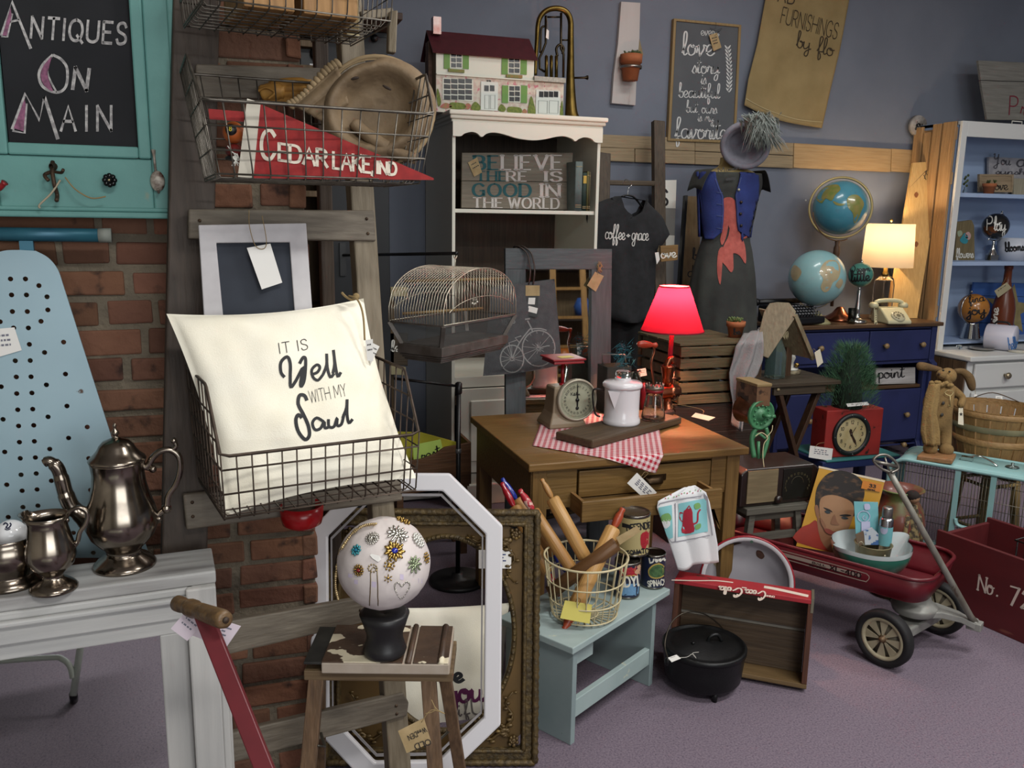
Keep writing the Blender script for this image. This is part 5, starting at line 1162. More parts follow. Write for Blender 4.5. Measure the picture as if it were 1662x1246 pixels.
x1,x2=xs(938),xs(1153)
b=B();b.box(((-hw+.022+x1)/2-.003,fy+.009,DZ-.1),(x1+hw-.022,.018,.145));b.box(((hw-.022+x2)/2+.003,fy+.009,DZ-.1),(hw-.022-x2,.018,.145));b.box((0,fy+.012,DZ-.035),(DW-.05,.018,.016));b.box((0,fy+.012,DZ-.165),(DW-.05,.02,.03));b.build('front_frame',W_deskf,t,bev=.002)
dr=B().box(((x1+x2)/2,fy+.004,DZ-.096),(x2-x1-.006,.018,.098)).build('drawer',W_deskf,t,bev=.003)
def pull(x,y,z,par):
 b=B();b.grid(lambda u,v:V((x+.04*(u*2-1),y-.02*sin(v*PI/2)*max(0,1-(2*u-1)**4)-.001,z+.012-.026*(1-cos(v*PI/2)))),14,6);b.box((x,y-.001,z+.006),(.1,.003,.022));return b.build('cup_pull',mat('bronze_pull','3b2c1c',.4,.8),par,solid=.0015)
pull(at(1062,766,Y=DY+.02).x-DX-hw,fy-.006,DZ-.1,dr)
# lower drawer, pulled out
oy=-.13;xa,xb=at(941,830,Y=DY-.09).x-DX-hw,at(1167,815,Y=DY-.09).x-DX-hw;zd=at(941,812,Y=DY-.09).z;zl=zd-.075
d2=B().box(((xa+xb)/2,fy+oy,(zd+zl)/2),(xb-xa,.018,zd-zl)).build('drawer',W_deskf,t,bev=.003)
b=B();b.box((xa+.02,fy+oy+.25,(zd+zl)/2-.004),(.012,.5,zd-zl-.012));b.box((xb-.02,fy+oy+.25,(zd+zl)/2-.004),(.012,.5,zd-zl-.012));b.box(((xa+xb)/2,fy+oy+.25,zl+.006),(xb-xa-.03,.5,.008));b.build('drawer_box',wood('drawer_inside','8a683e','73542f','y'),d2)
b=B();q=[(x2-.02,DZ-.18),(hw-.07,DZ-.18),(hw-.07,.42),(hw-.09,.44),(x2+.035,.5),(x2+.01,.56),(x2-.01,.62)];b.prism([(p.x,p.y)for p in catmull([(x,z,0)for x,z in q[2:]],4)]+[(q[0][0],q[0][1]),(q[1][0],q[1][1])],0,.02,XZ(fy+.03));b.build('bracket_panel',W_deskf,t)
b=B();b.box((-hw+.12,0,zl-.012),(.02,DD-.14,.02));b.box((hw-.12,0,zl-.012),(.02,DD-.14,.02));b.build('drawer_runner',W_deskf,t)
ZD=DZ
def dk(x,y,dz=0):return at(x,y,z=ZD+dz)
# gingham cloth
def gingham():
 m=bpy.data.materials.new('gingham_red');m.use_nodes=True;nt=m.node_tree;N=nt.nodes;L=nt.links;b=N['Principled BSDF'];b.inputs['Roughness'].default_value=.9
 a=N.new('ShaderNodeAttribute');a.attribute_name='weave';s=N.new('ShaderNodeSeparateXYZ');L.new(a.outputs['Vector'],s.inputs[0]);o=[]
 for ax in 'XY':
  f=N.new('ShaderNodeMath');f.operation='FRACT';L.new(s.outputs[ax],f.inputs[0]);g=N.new('ShaderNodeMath');g.operation='GREATER_THAN';g.inputs[1].default_value=.5;L.new(f.outputs[0],g.inputs[0]);o.append(g.outputs[0])
 ad=N.new('ShaderNodeMath');ad.operation='ADD';L.new(o[0],ad.inputs[0]);L.new(o[1],ad.inputs[1]);mu=N.new('ShaderNodeMath');mu.operation='MULTIPLY';mu.inputs[1].default_value=.5;L.new(ad.outputs[0],mu.inputs[0])
 x=N.new('ShaderNodeMix');x.data_type='RGBA';x.inputs['A'].default_value=lin('d6c3c4');x.inputs['B'].default_value=lin('a3142e');L.new(mu.outputs[0],x.inputs['Factor']);L.new(x.outputs['Result'],b.inputs['Base Color']);return m
ca,cb_,cc_,cd_=dk(882,680,.003),dk(866,722,.003),dk(1030,690,.003),dk(1074,700,.003)
# unfolded cloth plane: fold along the desk's front edge
yE=DY-.003;poly=[dk(880,678),dk(864,722),dk(868,727),V((dk(985,737).x,yE,0)),None]
def clothpt(x,yu):
 if yu>=yE:return V((x,yu,ZD+.0025+.0012*noise.noise(V((x*25,yu*25,0)))))
 s=yE-yu;return V((x+.0,yE-.006-.004*sin(x*50)*min(1,s*20),ZD+.0025-s))
xq=lambda px,py:at(px,py,Y=yE-.005)
tip=xq(1064,769);tr=xq(1078,722);tl=xq(984,740)
A0,A1,A2=dk(881,678),dk(864,724),dk(1035,690)
outl=[A0,A1,V((tl.x,yE,0)),V((tip.x,yE-(ZD-tip.z),0)),V((tr.x,yE,0)),dk(1070,698),A2,dk(960,668)]
b=B();cell=.011;wv=[]
x0_,x1_=min(p.x for p in outl),max(p.x for p in outl);y0_,y1_=min(p.y for p in outl),max(p.y for p in outl)
def rows(y):
 xs_=[]
 for i in range(len(outl)):
  p,q=outl[i],outl[(i+1)%len(outl)]
  if(p.y-y)*(q.y-y)<0:xs_.append(p.x+(q.x-p.x)*(y-p.y)/(q.y-p.y))
 return(min(xs_),max(xs_))if len(xs_)>1 else None
NR=60;NC=50;ys=[y0_+.0005+(y1_-y0_-.001)*j/NR for j in range(NR+1)];dirx=(A1-A0);dirx.z=0;dirx.normalize();diry=V((-dirx.y,dirx.x,0))
for y in ys:
 r=rows(y)
 for i in range(NC+1):
  x=r[0]+(r[1]-r[0])*i/NC;b.v.append(clothpt(x,y));q=V((x,y,0));wv.append((q.dot(dirx)/.021,q.dot(diry)/.021,0))
for j in range(NR):
 for i in range(NC):a=j*(NC+1)+i;b.f.append([a,a+1,a+NC+2,a+NC+1]);b.mi.append(0);b.sm.append(True)
o=b.build('gingham_cloth',gingham(),solid=.0012,off=1);tag(o,'red and white gingham cloth spread under the cutting board and over the desk edge','cloth')
at_=o.data.attributes.new('weave','FLOAT_VECTOR','POINT');at_.data.foreach_set('vector',[c for w_ in wv for c in w_])
# cutting board
W_cut=wood('cutting_board_wood','4f3f2c','3d2f20','x',c3='6a563c',lo3=.6,hi3=.75,n3=.8)
cz=.032;c0_,c1_=at(905,699,z=ZD+cz+.004),at(962,715,z=ZD+cz+.004);c2_=at(1107,676,z=ZD+cz+.004)
ux=(c2_-c1_).normalized();uy=V((-ux.y,ux.x,0));Lb=(c2_-c1_).length;Wb=abs((c0_-c1_).dot(uy))
Mb=Matrix((ux,uy,V((0,0,1)))).transposed().to_4x4();Mb.translation=V((c1_.x,c1_.y,ZD+.004))
t=thing('cutting_board','thick dark wooden cutting board with a paddle handle on the gingham cloth','cutting board',M=Mb)
b=B();b.box((Lb/2,Wb/2,cz/2),(Lb,Wb,cz));b.build('board',W_cut,t,bev=.007)
b=B();b.lathe([(0,0),(.011,0),(.013,.02),(.015,.06),(.016,.09),(.012,.105),(0,.108)],16,frame((Lb-.005,Wb*.62,cz/2),(1,0,0)));b.build('handle',wood('paddle_handle','3f2a20','2f1e16','x'),t)
ZB=ZD+.004+cz
hd_=Mb@V((Lb+.1,Wb*.62,cz/2))
price_tag('cream paper tag lying on the desk, tied to the cutting board handle',[dk(1129,669.5,.004),dk(1161,677,.004),dk(1150,682.5,.004),dk(1122,676,.004)],m=mat('tag_card_cream','c9c2ae',.7),lines=0,string=[hd_+V((0,0,.017)),hd_+V((.02,.02,.03)),dk(1138,664,.02),dk(1141,672,.008)])
# kitchen scale
S0=dk(921,696);t=thing('kitchen_scale','vintage tan kitchen scale with a round dial and red weighing tray','scale',(S0.x,S0.y+.07,ZD+.004),radians(2));k=sz(1,S0)
M_scale=mat('scale_tan_enamel','857560',.45,col2='776750',nscale=8)
hB=.058
b=B();zz=[(0,.082,.075),(.018,.078,.07),(.04,.068,.058),(.06,.06,.05),(.1,.056,.047),(.158,.053,.045),(.165,.05,.04)]
sq_=[(-1,-1),(1,-1),(1,1),(-1,1)]
vs=[(sx*wx,sy*wy-.0,z)for z,wx,wy in zz for sx,sy in sq_];n=len(zz)
b.add(vs,[(4*i+j,4*i+(j+1)%4,4*i+4+(j+1)%4,4*i+4+j)for i in range(n-1)for j in range(4)]+[(3,2,1,0),tuple(range(4*n-4,4*n))]);b.build('body',M_scale,t,bev=.006)
cd=at(936.4,648.7,d=dep(S0)-.0);ld=t.matrix_basis.inverted()@cd;Fd=frame((ld.x,-.06,ld.z),(.0,-1,.04),(1,0,0));rd=33.5*k
b=B();b.lathe([(rd*.9,-.02),(rd*1.02,-.012),(rd*1.04,.004),(rd,.012),(rd*.93,.012),(rd*.93,.006)],48,Fd);b.build('dial_rim',mat('dial_rim_cream','aaa392',.35,.3),t)
b=B();b.lathe([(0,.004),(rd*.95,.004)],48,Fd);df=b.build('dial_face',mat('dial_cream','9a9a86',.5,col2='8c8b76',nscale=20),t)
b=B()
for i in range(100):
 a=i*2*PI/100;r0=rd*(.8 if i%4 else.76);F2=Fd@Matrix.Rotation(-a,4,'Z');b.box((0,(r0+rd*.85)/2,.0046),(.0008,rd*.85-r0,.0004),F2)
for i in range(24):
 a=i*2*PI/24;F2=Fd@Matrix.Rotation(-a,4,'Z');txt(b,str((i*1)%24 or 24),rd*.1,lambda u,v:F2@V((u,v,.0046)),.16,x0=-rd*.04 if i<10 else-rd*.08,y0=rd*.6)
txt(b,'Kitchen',rd*.16,lambda u,v:Fd@V((u,v,.0046)),.16,x0=-rd*.34,y0=rd*.22,style='s');b.build('dial_markings',M_ink,df)
b=B();b.add([Fd@V(p)for p in((-.002,-rd*.4,.008),(.002,-rd*.4,.008),(.0035,0,.008),(.0006,rd*.8,.008),(-.0006,rd*.8,.008),(-.0035,0,.008))],[(0,1,2,3,4,5)]);b.lathe([(0,.0095),(.007,.009),(.008,.006)],16,Fd);b.lathe([(0,.009),(.006,.0085),(.007,.006)],14,Fd@Matrix.Translation((0,-rd*.4,0)));b.build('needle',M_black,t,solid=.0006)
M_rede=mat('red_tray_enamel','8a1720',.3,col2='7a141b',nscale=9)
tz=at(925,588,d=dep(S0)+.02).z-ZD;b=B();b.tube([(0,0,.16),(0,0,tz)],.007,10);b.tube([(0,0,.16),(0,0,.172)],.013,14);b.build('tray_stem',M_rede,t)
b=B();b.box((0,0,tz+.008),(.135,.135,.016),None,.94);b.box((0,0,tz+.017),(.145,.145,.008));tr_=b.build('weighing_tray',M_rede,t,bev=.006,seg=3)
b=B();b.box((-.0,-.02,tz+.0225),(.06,.04,.001),TR(0,0,0,.1));b.build('yellow_sticker',mat('sticker_yellow','c9bd6a',.7),t)
# percolator
k=sz(1,at(1009,690,z=ZB));q=at(1008,686,z=ZB)
M_en=mat('white_enamel','cfccd0',.18,coat=.3)
t=thing('percolator','white enamel coffee percolator with a glass lid knob on the cutting board','coffee pot',q)
b=B();b.lathe([(r*k,z*k)for r,z in[(0,0),(30,0),(31,3),(30.5,8),(28.5,12),(28.5,30),(29,56),(29.5,60),(28,62),(28,58),(0,56)]],44);b.build('body',M_en,t)
b=B();b.lathe([(r*k,z*k)for r,z in[(0,60),(31,60),(32.5,62),(32.5,66),(30,69),(17,71),(13,73),(13,76),(0,76)]],44);b.build('lid',M_en,t)
M_glass=mat('clear_glass','e9efe9',.03,0,trans=1,ior=1.45)
b=B();b.lathe([(r*k,z*k)for r,z in[(0,75),(9,75),(11.5,77),(12.5,82),(11.5,86),(8,88),(0,88)]],24);b.build('glass_knob',M_glass,t)
b=B();b.add([V(p)*k for p in((-27,-13,58),(-15,-26,58),(-33,-20,60),(-17,-24,32),(-34.5,-21,59))],[(0,3,2),(0,2,3),(2,3,1),(0,2,4)])
b=B();b.add([V(p)*k for p in((-28,-6,57),(-16,-25,57),(-36,-22,59.5),(-22,-19,28))],[(0,2,3),(2,1,3),(0,1,2),(0,3,1)]);b.build('spout',M_en,t,bev=.0008)
b=B();b.tube(catmull([V(p)*k for p in((-24,16,52),(-40,22,54),(-42,23,40),(-38,21,14),(-30,18,8))],5),.0065,8,flat=.6);b.build('handle',M_black,t)
# glass beater jar
q=at(1060,681,z=ZB);k=sz(1,q);t=thing('beater_jar','clear glass beater jar with a crank and orange red wooden grip','jar',q)
b=B();b.lathe([(r*k,z*k)for r,z in[(0,0),(18,0),(19.5,3),(19,8),(16,24),(13.5,40),(13,50),(12,50),(12.5,40),(15,24),(18,8),(17,3),(0,3)]],32);b.build('glass_body',M_glass,t)
b=B();b.lathe([(r*k,z*k)for r,z in[(13,46),(14.5,46),(14.5,51),(13,51)]],28);b.build('red_band',mat('red_band','7a1018',.4),t)
b=B();b.lathe([(r*k,z*k)for r,z in[(0,57),(12,57),(15,55),(15,51),(0,51)]],28);
for i in range(14):a=i*2*PI/14;b.tube([(13.5*k*cos(a),13.5*k*sin(a),55*k),(14*k*cos(a),14*k*sin(a),60*k)],1.2*k,6)
b.build('metal_lid',mat('jar_lid_zinc','7a7268',.35,.8),t)
M_copper=mat('copper','a8664a',.25,1,col2='8a4f38',nscale=12)
b=B();b.tube(catmull([V((0,0,20*k)),V((-2*k,0,57*k)),V((-5*k,0,76*k)),V((-8*k,0,96*k)),V((-4*k,0,112*k)),V((-6*k,0,122*k))],6),2.3*k,8);b.build('crank',M_copper,t)
b=B();b.lathe([(r*k,z*k)for r,z in[(0,0),(3,0),(4.5,2),(4,5),(2.6,8),(4.6,14),(6,24),(6,30),(4.6,36),(2.5,39),(0,40)]],18,frame((0,-.0,122*k),(-1,-.2,.12)));b.build('grip',mat('grip_orange_red','a3391f',.35,col2='8a2a18',nscale=20),t)
# milk bottle
q=dk(1030,659);k=sz(1,q);t=thing('milk_bottle','clear glass milk bottle with a white tag behind the percolator','bottle',q)
b=B();b.lathe([(r*k,z*k)for r,z in[(0,0),(15,0),(16,3),(16,26),(13,36),(8.5,46),(7,54),(8.5,57),(8,60),(6,60),(6,54),(7.5,46),(12,36),(15,26),(15,4),(0,3)]],28);b.build('glass_body',M_glass,t)
hbt=lambda x,y:at(x,y,d=dep(q)-.022)
price_tag('small white label stuck on the milk bottle neck',[hbt(1034,599.5),hbt(1048,597),hbt(1050,609),hbt(1038,611.5)],lines=2)
q=dk(1043,664);b=B();b.lathe([(0,0),(.016,0),(.016,.1),(.012,.12),(0,.12)],20,TR(q.x,q.y,q.z));tag(b.build('red_shaker',mat('red_shaker','7a1622',.3)),'tall red shaker squeezed between the milk bottle and the beater jar','shaker')
# galvanized carrier with teal tinsel
q=at(995,652,z=ZD);q=V((q.x,3.33,ZD));k=dep(q)/FOC
P=lambda x,y:at(x,y,Y=3.33)
t=thing('metal_carrier','grey galvanized carrier box at the back of the desk','carrier',q)
a,c_=P(986,596),P(1022,650);b=B();
for y in(0,.1):b.box(((a.x+c_.x)/2-q.x,y,(a.z-ZD)/2),(c_.x-a.x,.004,a.z-ZD))
for x in(a.x-q.x,c_.x-q.x):b.box((x,.05,(a.z-ZD)/2),(.004,.1,a.z-ZD))
b.box(((a.x+c_.x)/2-q.x,.05,.003),(c_.x-a.x,.1,.004));b.build('box_body',mat('galvanized_sheet','4b4d49',.45,.6,col2='3d3f3c',nscale=24),t)
b=B();h1,h2=P(985,578)-q,P(1022,578)-q;b.tube([V((a.x-q.x,.05,a.z-ZD)),h1+V((0,.05,0)),h2+V((0,.05,0)),V((c_.x-q.x,.05,a.z-ZD))],.003,6);b.build('handle',mat('carrier_handle','6d6f6b',.4,.7),t)
b=B()
for i in range(150):
 c=P(1012+random.gauss(0,8),575+random.gauss(0,11));d=V((random.gauss(0,1),random.gauss(0,.6),random.gauss(0,1)))*.012;b.add([c-d,c+d+V((.002,0,0)),c+d*.4+V((0,0,.003))],[(0,1,2)])
for i in range(40):
 c=P(1010+random.gauss(0,5),596+random.gauss(0,10));d=V((random.gauss(0,1),random.gauss(0,.6),random.gauss(0,1)))*.011;b.add([c-d,c+d+V((.002,0,0)),c+d*.4+V((0,0,.003))],[(0,1,2)])
o=b.build('tinsel_bunch',mat('tinsel_teal','2f6b78',.3,.4));tag(o,'bunch of teal tinsel sticking out of the grey carrier on the desk','tinsel',kind='stuff')
# red lamp on a copper grinder
q=dk(1083,666);k=sz(1,q)
t=thing('table_lamp','lit red shaded lamp built on a copper meat grinder at the back of the desk','lamp',q)
zf=lambda y:at(1083,y,d=dep(q)).z-ZD
b=B();b.lathe([(0,0),(14*k,0),(13*k,.008),(8*k,.025),(6.5*k,.05),(8*k,.065)],20);b.lathe([(r*k,z*k)for r,z in[(0,-14),(9,-14),(11,-11),(11.5,4),(13.5,6),(13.5,11),(11,13),(10,20),(6,24),(0,25)]],24,frame((-.01,0,.085),(1,-.15,.1)))
b.lathe([(0,0),(7*k,0),(8*k,.04),(11*k,.085),(13*k,.095),(11*k,.095),(0,.07)],18,TR(-3*k,0,.11));b.build('grinder_body',M_copper,t)
zc1,zc0=zf(590),zf(628)
b=B();b.tube(catmull([V((-3*k,0,zc0-.01)),V((-6*k,0,zc0+.03)),V((-5*k,0,zc1)),V((2*k,0,zf(578))),V((6*k,0,zf(586)))],6),5.5*k,10);b.tube([V((-4*k,0,zf(612))),V((20*k,0,zf(613)))],2.6*k,8);b.tube([V((8*k,0,zf(600))),V((8*k,0,zf(640)))],2.2*k,8);b.build('clamp',M_copper,t)
b=B();b.tube(catmull([V((5*k,-.02,zf(628))),V((12*k,-.025,zf(632))),V((10*k,-.025,zf(646))),V((4*k,-.02,zf(642)))],5,True),1.2*k,6,closed=True);b.build('hoop',M_rust,t)
b=B();b.tube([V((0,0,zf(585))),V((2*k,0,zf(500)))],3.8*k,14);b.build('candle_tube',mat('lamp_tube_red','a81a34',.4),t)
zS0,zS1=zf(534),zf(461);r0,r1=50*k,23.5*k
M_shade=mat('red_lampshade','b01030',.8,trans=0)
nt=M_shade.node_tree;tr_n=nt.nodes.new('ShaderNodeBsdfTranslucent');tr_n.inputs[0].default_value=(.085,.003,.011,1);mx=nt.nodes.new('ShaderNodeMixShader');mx.inputs[0].default_value=.55
out=nt.nodes['Material Output'];nt.links.new(nt.nodes['Principled BSDF'].outputs[0],mx.inputs[1]);nt.links.new(tr_n.outputs[0],mx.inputs[2]);nt.links.new(mx.outputs[0],out.inputs[0])
b=B();b.lathe([(r0,zS0),(r1,zS1)],48);b.v=[v+V((1.5*k,0,0))for v in b.v];b.build('lamp_shade',M_shade,t)
b=B();b.lathe([(r0*1.01,zS0),(r0*1.01,zS0+.006)],48);b.lathe([(r1*1.02,zS1-.005),(r1*1.02,zS1+.001)],48);b.v=[v+V((1.5*k,0,0))for v in b.v];b.build('shade_trim',mat('shade_trim_red','6e0f20',.7),t)
b=B();b.sph((1.5*k,0,(zS0+zS1)/2+.005),.022,16,12);b.build('bulb',emis('bulb_warm','ffdcae',2.0),t)
lp=point('bulb_light',q+V((1.5*k,0,(zS0+zS1)/2+.045)),34,(1,.46,.25),.02)
# tag on the drawer pull
hT=lambda x,y:at(x,y,Y=DY-.02)
price_tag('white handwritten tag tied to the cup pull of the desk drawer',[hT(1034,767),hT(1066,799),hT(1052,815),hT(1018,784)],lines=4,ink=mat('ink_grey','6b6b78',.7),string=[hT(1040,775),hT(1046,766),hT(1052,768),hT(1043,776)])
# tea towel over the open drawer
yt=DY+.03+oy-.012;ht=lambda x,y:at(x,y,Y=yt-.004)
L_e=[(1112,792),(1066,812),(1064,822),(1078,862),(1089,894),(1098,922)];R_e=[(1129,788),(1143,797),(1148,812),(1156,852),(1161,880),(1163,908)]
def tow(u,v):
 i=min(int(v*5),4);f=v*5-i;a=ht(*L_e[i])*(1-f)+ht(*L_e[i+1])*f;c=ht(*R_e[i])*(1-f)+ht(*R_e[i+1])*f
 return a*(1-u)+c*u+V((0,-.012*abs(sin(u*PI*2.2+.5))*min(1,v*2+.2)-.004+.012*(1-min(1,v*5)),-.006*sin(u*9)*v))
b=B();b.grid(tow,40,30);cT=V((sum((p.x for p in b.v))/len(b.v),yt,min(p.z for p in b.v)));b.v=[p-cT for p in b.v]
tt=thing('tea_towel','white tea towel printed with a red coffee pot draped over the open desk drawer','towel',cT);to=b.build('cloth',mat('towel_white','cfd0d2',.9,bump=.1,bscale=300),tt,solid=.002,off=-1)
b=B();b.grid(lambda u,v:ht(1120+28*u,800+(118-26*u)*v)+V((0,.006,0)),8,12);b.v=[p-cT for p in b.v];b.build('under_layer',MATS['towel_white'],tt)
h=hitO(to,.0015)
def patch(m,pts,nm,k=0):b=B();blob(b,pts,h,k);part(b,nm,mat(m[0],m[1],.9),tt)
def fillq(m,q,nm,n=6):
 b=B();b.grid(lambda u,v:h((q[0][0]*(1-u)+q[1][0]*u)*(1-v)+(q[3][0]*(1-u)+q[2][0]*u)*v,(q[0][1]*(1-u)+q[1][1]*u)*(1-v)+(q[3][1]*(1-u)+q[2][1]*u)*v),n,n);part(b,nm,mat(m[0],m[1],.9),tt)
fillq(('print_aqua','7fb8bd'),[(1101,817),(1146,808),(1149,862),(1100,871)],'aqua_panel',8);fillq(('print_aqua','7fb8bd'),[(1066,824),(1090,819),(1092,872),(1078,878)],'aqua_panel',8)
h=hitO(to,.003)
patch(('print_red','9a2233'),[(1110,828),(1122,826),(1124,845),(1126,862),(1106,864),(1108,845)],'coffee_pot_print',3)
b=B();line(b,[(1124,850),(1131,846),(1132,832),(1136,826)],2.5,h,4);line(b,[(1108,832),(1103,832),(1103,842),(1108,846)],2,h,4);line(b,[(1114,826),(1118,820),(1121,826)],2,h);part(b,'pot_outline',mat('print_red','9a2233',.9),tt)
patch(('print_green','6f9a5c'),[(1126,818),(1134,816),(1136,823),(1128,826)],'cup_print',3);patch(('print_green','6f9a5c'),[(1071,838),(1084,832),(1089,842),(1078,850)],'dish_print',3);patch(('towel_white2','cfd0d2'),[(1074,846),(1085,842),(1087,852),(1077,858)],'dish_print',3);patch(('print_green','6f9a5c'),[(1128,852),(1136,849),(1136,856),(1129,859)],'leaf_print',3)
b=B()
for q4 in([(1095,816),(1096,878)],[(1068,880),(1100,878),(1152,868)],[(1066,818),(1095,811),(1148,803)],[(1149,806),(1156,868)]):line(b,q4,1.6,h,4)
part(b,'grey_border',mat('print_border_grey','8a8a92',.9),tt)
for i in range(16):
 x=1074+i*4.4;y=812-(i*1.0)+random.uniform(-6,0);patch((('print_red','9a2233')if i%2 else('print_green','6f9a5c')),[(x,y),(x+2.4,y-1),(x+2,y+1.6)],'sprig_print',0)
# ================================================================ ladder with the t-shirt, wall signs, dress form
W_ladd=wood('dark_ladder_wood','4b3f32','382e24','z',c3='6a5a46',lo3=.64,hi3=.75,n3=.6);W_laddx=wood('dark_ladder_rung','55493a','41362a','x')
Pw,nw=V((2.4,4.72,1.2)),V((0,-1,.2)).normalized();hw_=lambda x,y:atp(x,y,Pw,nw)
t=thing('rustic_ladder','dark rustic ladder against the slate wall with a black t-shirt hanging from its rung','ladder',V((hw_(1020,500).x,4.48,0)))
def toz(p,q,z):d=q-p;return p+d*((z-p.z)/d.z)
for a,c in(((1068,197),(1070,470)),((981,200),(975,470))):
 p,q=hw_(*a),hw_(*c);q=toz(p,q,.012)
 if a[0]<1000:p=toz(p,q,1.98)
 b=B();b.bar(p,q,.045,.075,tuple(nw));part(b,'rail',W_ladd,t,bev=.004)
b=B()
for y in(296,575):p,q=hw_(972,y),hw_(1068,y+2);b=B();b.bar(p,q,.03,.04,(0,0,1));part(b,'rung',W_laddx,t,bev=.006)
# t-shirt and hanger
Yt=4.56;hT=lambda x,y:at(x,y,Y=Yt)
M_tee=mat('tee_black','1f2022',.95,col2='26272a',nscale=30,bump=.1,bscale=200)
OUT=[(1002,318),(990,320),(968,330),(950,350),(958,385),(962,420),(964,470),(962,505),(985,516),(1010,523),(1038,522),(1060,512),(1063,470),(1064,430),(1066,400),(1076,398),(1088,380),(1076,352),(1058,335),(1046,322),(1036,345),(1022,351),(1008,340)]
pts=[hT(x,y)for x,y in OUT];c0=hT(1015,520)
tt=thing('t_shirt','black t-shirt lettered coffee + grace on a hanger by the rustic ladder','t-shirt',V((c0.x,Yt,c0.z)))
def tee(dy,nm,drop=0):
 b=B();zs_=sorted([p.z for p in pts]);z1,z0=zs_[-1],zs_[0];n=34
 rowsL=[]
 for j in range(n+1):
  z=z1-.0008-(z1-z0-.002)*j/n;xs_=[]
  for i in range(len(pts)):
   p,q=pts[i],pts[(i+1)%len(pts)]
   if(p.z-z)*(q.z-z)<0:xs_.append(p.x+(q.x-p.x)*(z-p.z)/(q.z-p.z))
  rowsL.append((z,sorted(xs_)))
 for seg_ in(0,1):
  prev=None
  for z,xs_ in rowsL:
   if len(xs_)>=4:r=(xs_[0],xs_[1])if seg_==0 else(xs_[-2],xs_[-1])
   elif len(xs_)>=2:
    m_=(xs_[0]+xs_[-1])/2;r=(xs_[0],m_)if seg_==0 else(m_,xs_[-1])
   else:prev=None;continue
   base=len(b.v)
   for i in range(13):
    x=r[0]+(r[1]-r[0])*i/12;u=(x-xs_[0])/(xs_[-1]-xs_[0]+1e-6)
    b.v.append(V((x,Yt+dy*sin(PI*min(1,max(0,u)))**.6+.008*sin(x*42+z*7)*min(1,(z1-z)*3),z)))
   if prev is not None:
    for i in range(12):b.f.append([prev+i,base+i,base+i+1,prev+i+1]);b.mi.append(0);b.sm.append(True)
   prev=base
 return part(b,nm,M_tee,tt,merge=.0015)
fr=tee(-.055,'front');tee(.035,'back')
h=hitO(fr,.003);b=B();wr(b,'coffee',(982,387),(1014,389),24,h,.1,style='s',nib=.4);wr(b,'+',(1017,386),(1022,386),8,h,.25);wr(b,'grace',(1025,389),(1052,390),24,h,.1,style='s',nib=.5);part(b,'white_script',mat('tee_print_white','c9c7c3',.8),tt)
b=B();b.tube(catmull([hT(990,321),hT(1005,345),hT(1022,353),hT(1037,346),hT(1047,323)],5),.006,8);b.v=[v+V((0,-.03,0))for v in b.v];part(b,'neck_band',M_tee,tt)
b=B();p=hT(1010,350);b.box((p.x,Yt+.03,p.z),(.03,.002,.018));part(b,'neck_label',M_card,tt)
t=thing('clothes_hanger','black hanger with a chrome hook over the ladder rung','hanger',V((hT(1018,320).x,Yt,hT(1018,345).z)))
b=B();b.tube(catmull([hT(985,333),hT(1000,324),hT(1012,318),hT(1020,317),hT(1030,321),hT(1044,338)],6),.009,8,flat=.6);part(b,'shoulder_bar',M_black,t)
b=B();b.tube(catmull([hT(1019,317),hT(1020,306),hT(1025,300),hT(1024,293)+V((0,.03,0)),hT(1021,292)+V((0,.05,.004)),hT(1018,297)+V((0,.06,0))],6),.0028,6);part(b,'hook',mat('hook_chrome','b0b0b0',.2,1),t)
# black cloth filling the area below the t-shirt
b=B();a_,c_=at(985,512,Y=4.62),at(1062,640,Y=4.62)
b.grid(lambda u,v:V((a_.x+(c_.x-a_.x)*u,4.62-.03*sin(PI*u)+.012*sin(u*22),a_.z+(c_.z-a_.z)*v)),40,8);tag(b.build('black_cloth',mat('cloth_black','121214',.95),solid=.003),'long black cloth hanging below the t-shirt on the rustic ladder','skirt')
price_tag('white tag hanging from the t-shirt sleeve',[at(1063,410,Y=4.45),at(1069,409,Y=4.45),at(1071,421,Y=4.45),at(1066,429,Y=4.45)],lines=0,string=[at(1070,398,Y=4.5),at(1067,411,Y=4.45)])
o=slab([(1072,399),(1101,397),(1100,422),(1073,425)],4.5,.014,'small_sign',wood('small_sign_wood','7d6138','6a502c','x'),bev=.002);tag(o,'small stained sign with white script ove beside the t-shirt sleeve','sign')
b=B();wr(b,'ove',(1073,419),(1098,417),17,hitY(4.5),.1,style='s');b.v=[v-o.location for v in b.v];b.build('lettering',M_white,o)
t=thing('banded_sign','tall white and grey banded letter sign between the ladder and the dress form','sign',at(1085,470,Y=5.0))
for q,nm,m_ in(([(1064,292.5),(1098,292),(1096.5,338),(1064,337)],'white_block',M_white),([(1064,337),(1096.5,338),(1095,382),(1064,381)],'grey_block',mat('block_grey','83827f',.7)),([(1064,381),(1095,382),(1094,410),(1064,409)],'white_block',M_white),([(1064,409),(1094,410),(1086,838),(1058,838)],'grey_block',mat('block_grey','83827f',.7))):
 part(plate(q,hitY(5.0),.025,V((0,-1,0))),nm,m_,t)
b=B();wr(b,'S',(1067,334),(1084,334),27,hitY(4.998),.12);part(b,'lettering',M_ink,t)
Pk,nk=at(1120,490,Y=4.85),V((0,-1,.12)).normalized();hk=lambda x,y:atp(x,y,Pk,nk)
t=thing('script_board','tall brown board with black edge and black script be day behind the dress form','sign',V((hk(1115,490).x,4.8,0)))
part(plate([(1116,318),(1140,319),(1112,850),(1080,850)],lambda x,y:hk(x,y),.02,nk),'board',wood('script_board_wood','7d6848','6b573b','z'),t,bev=.001)
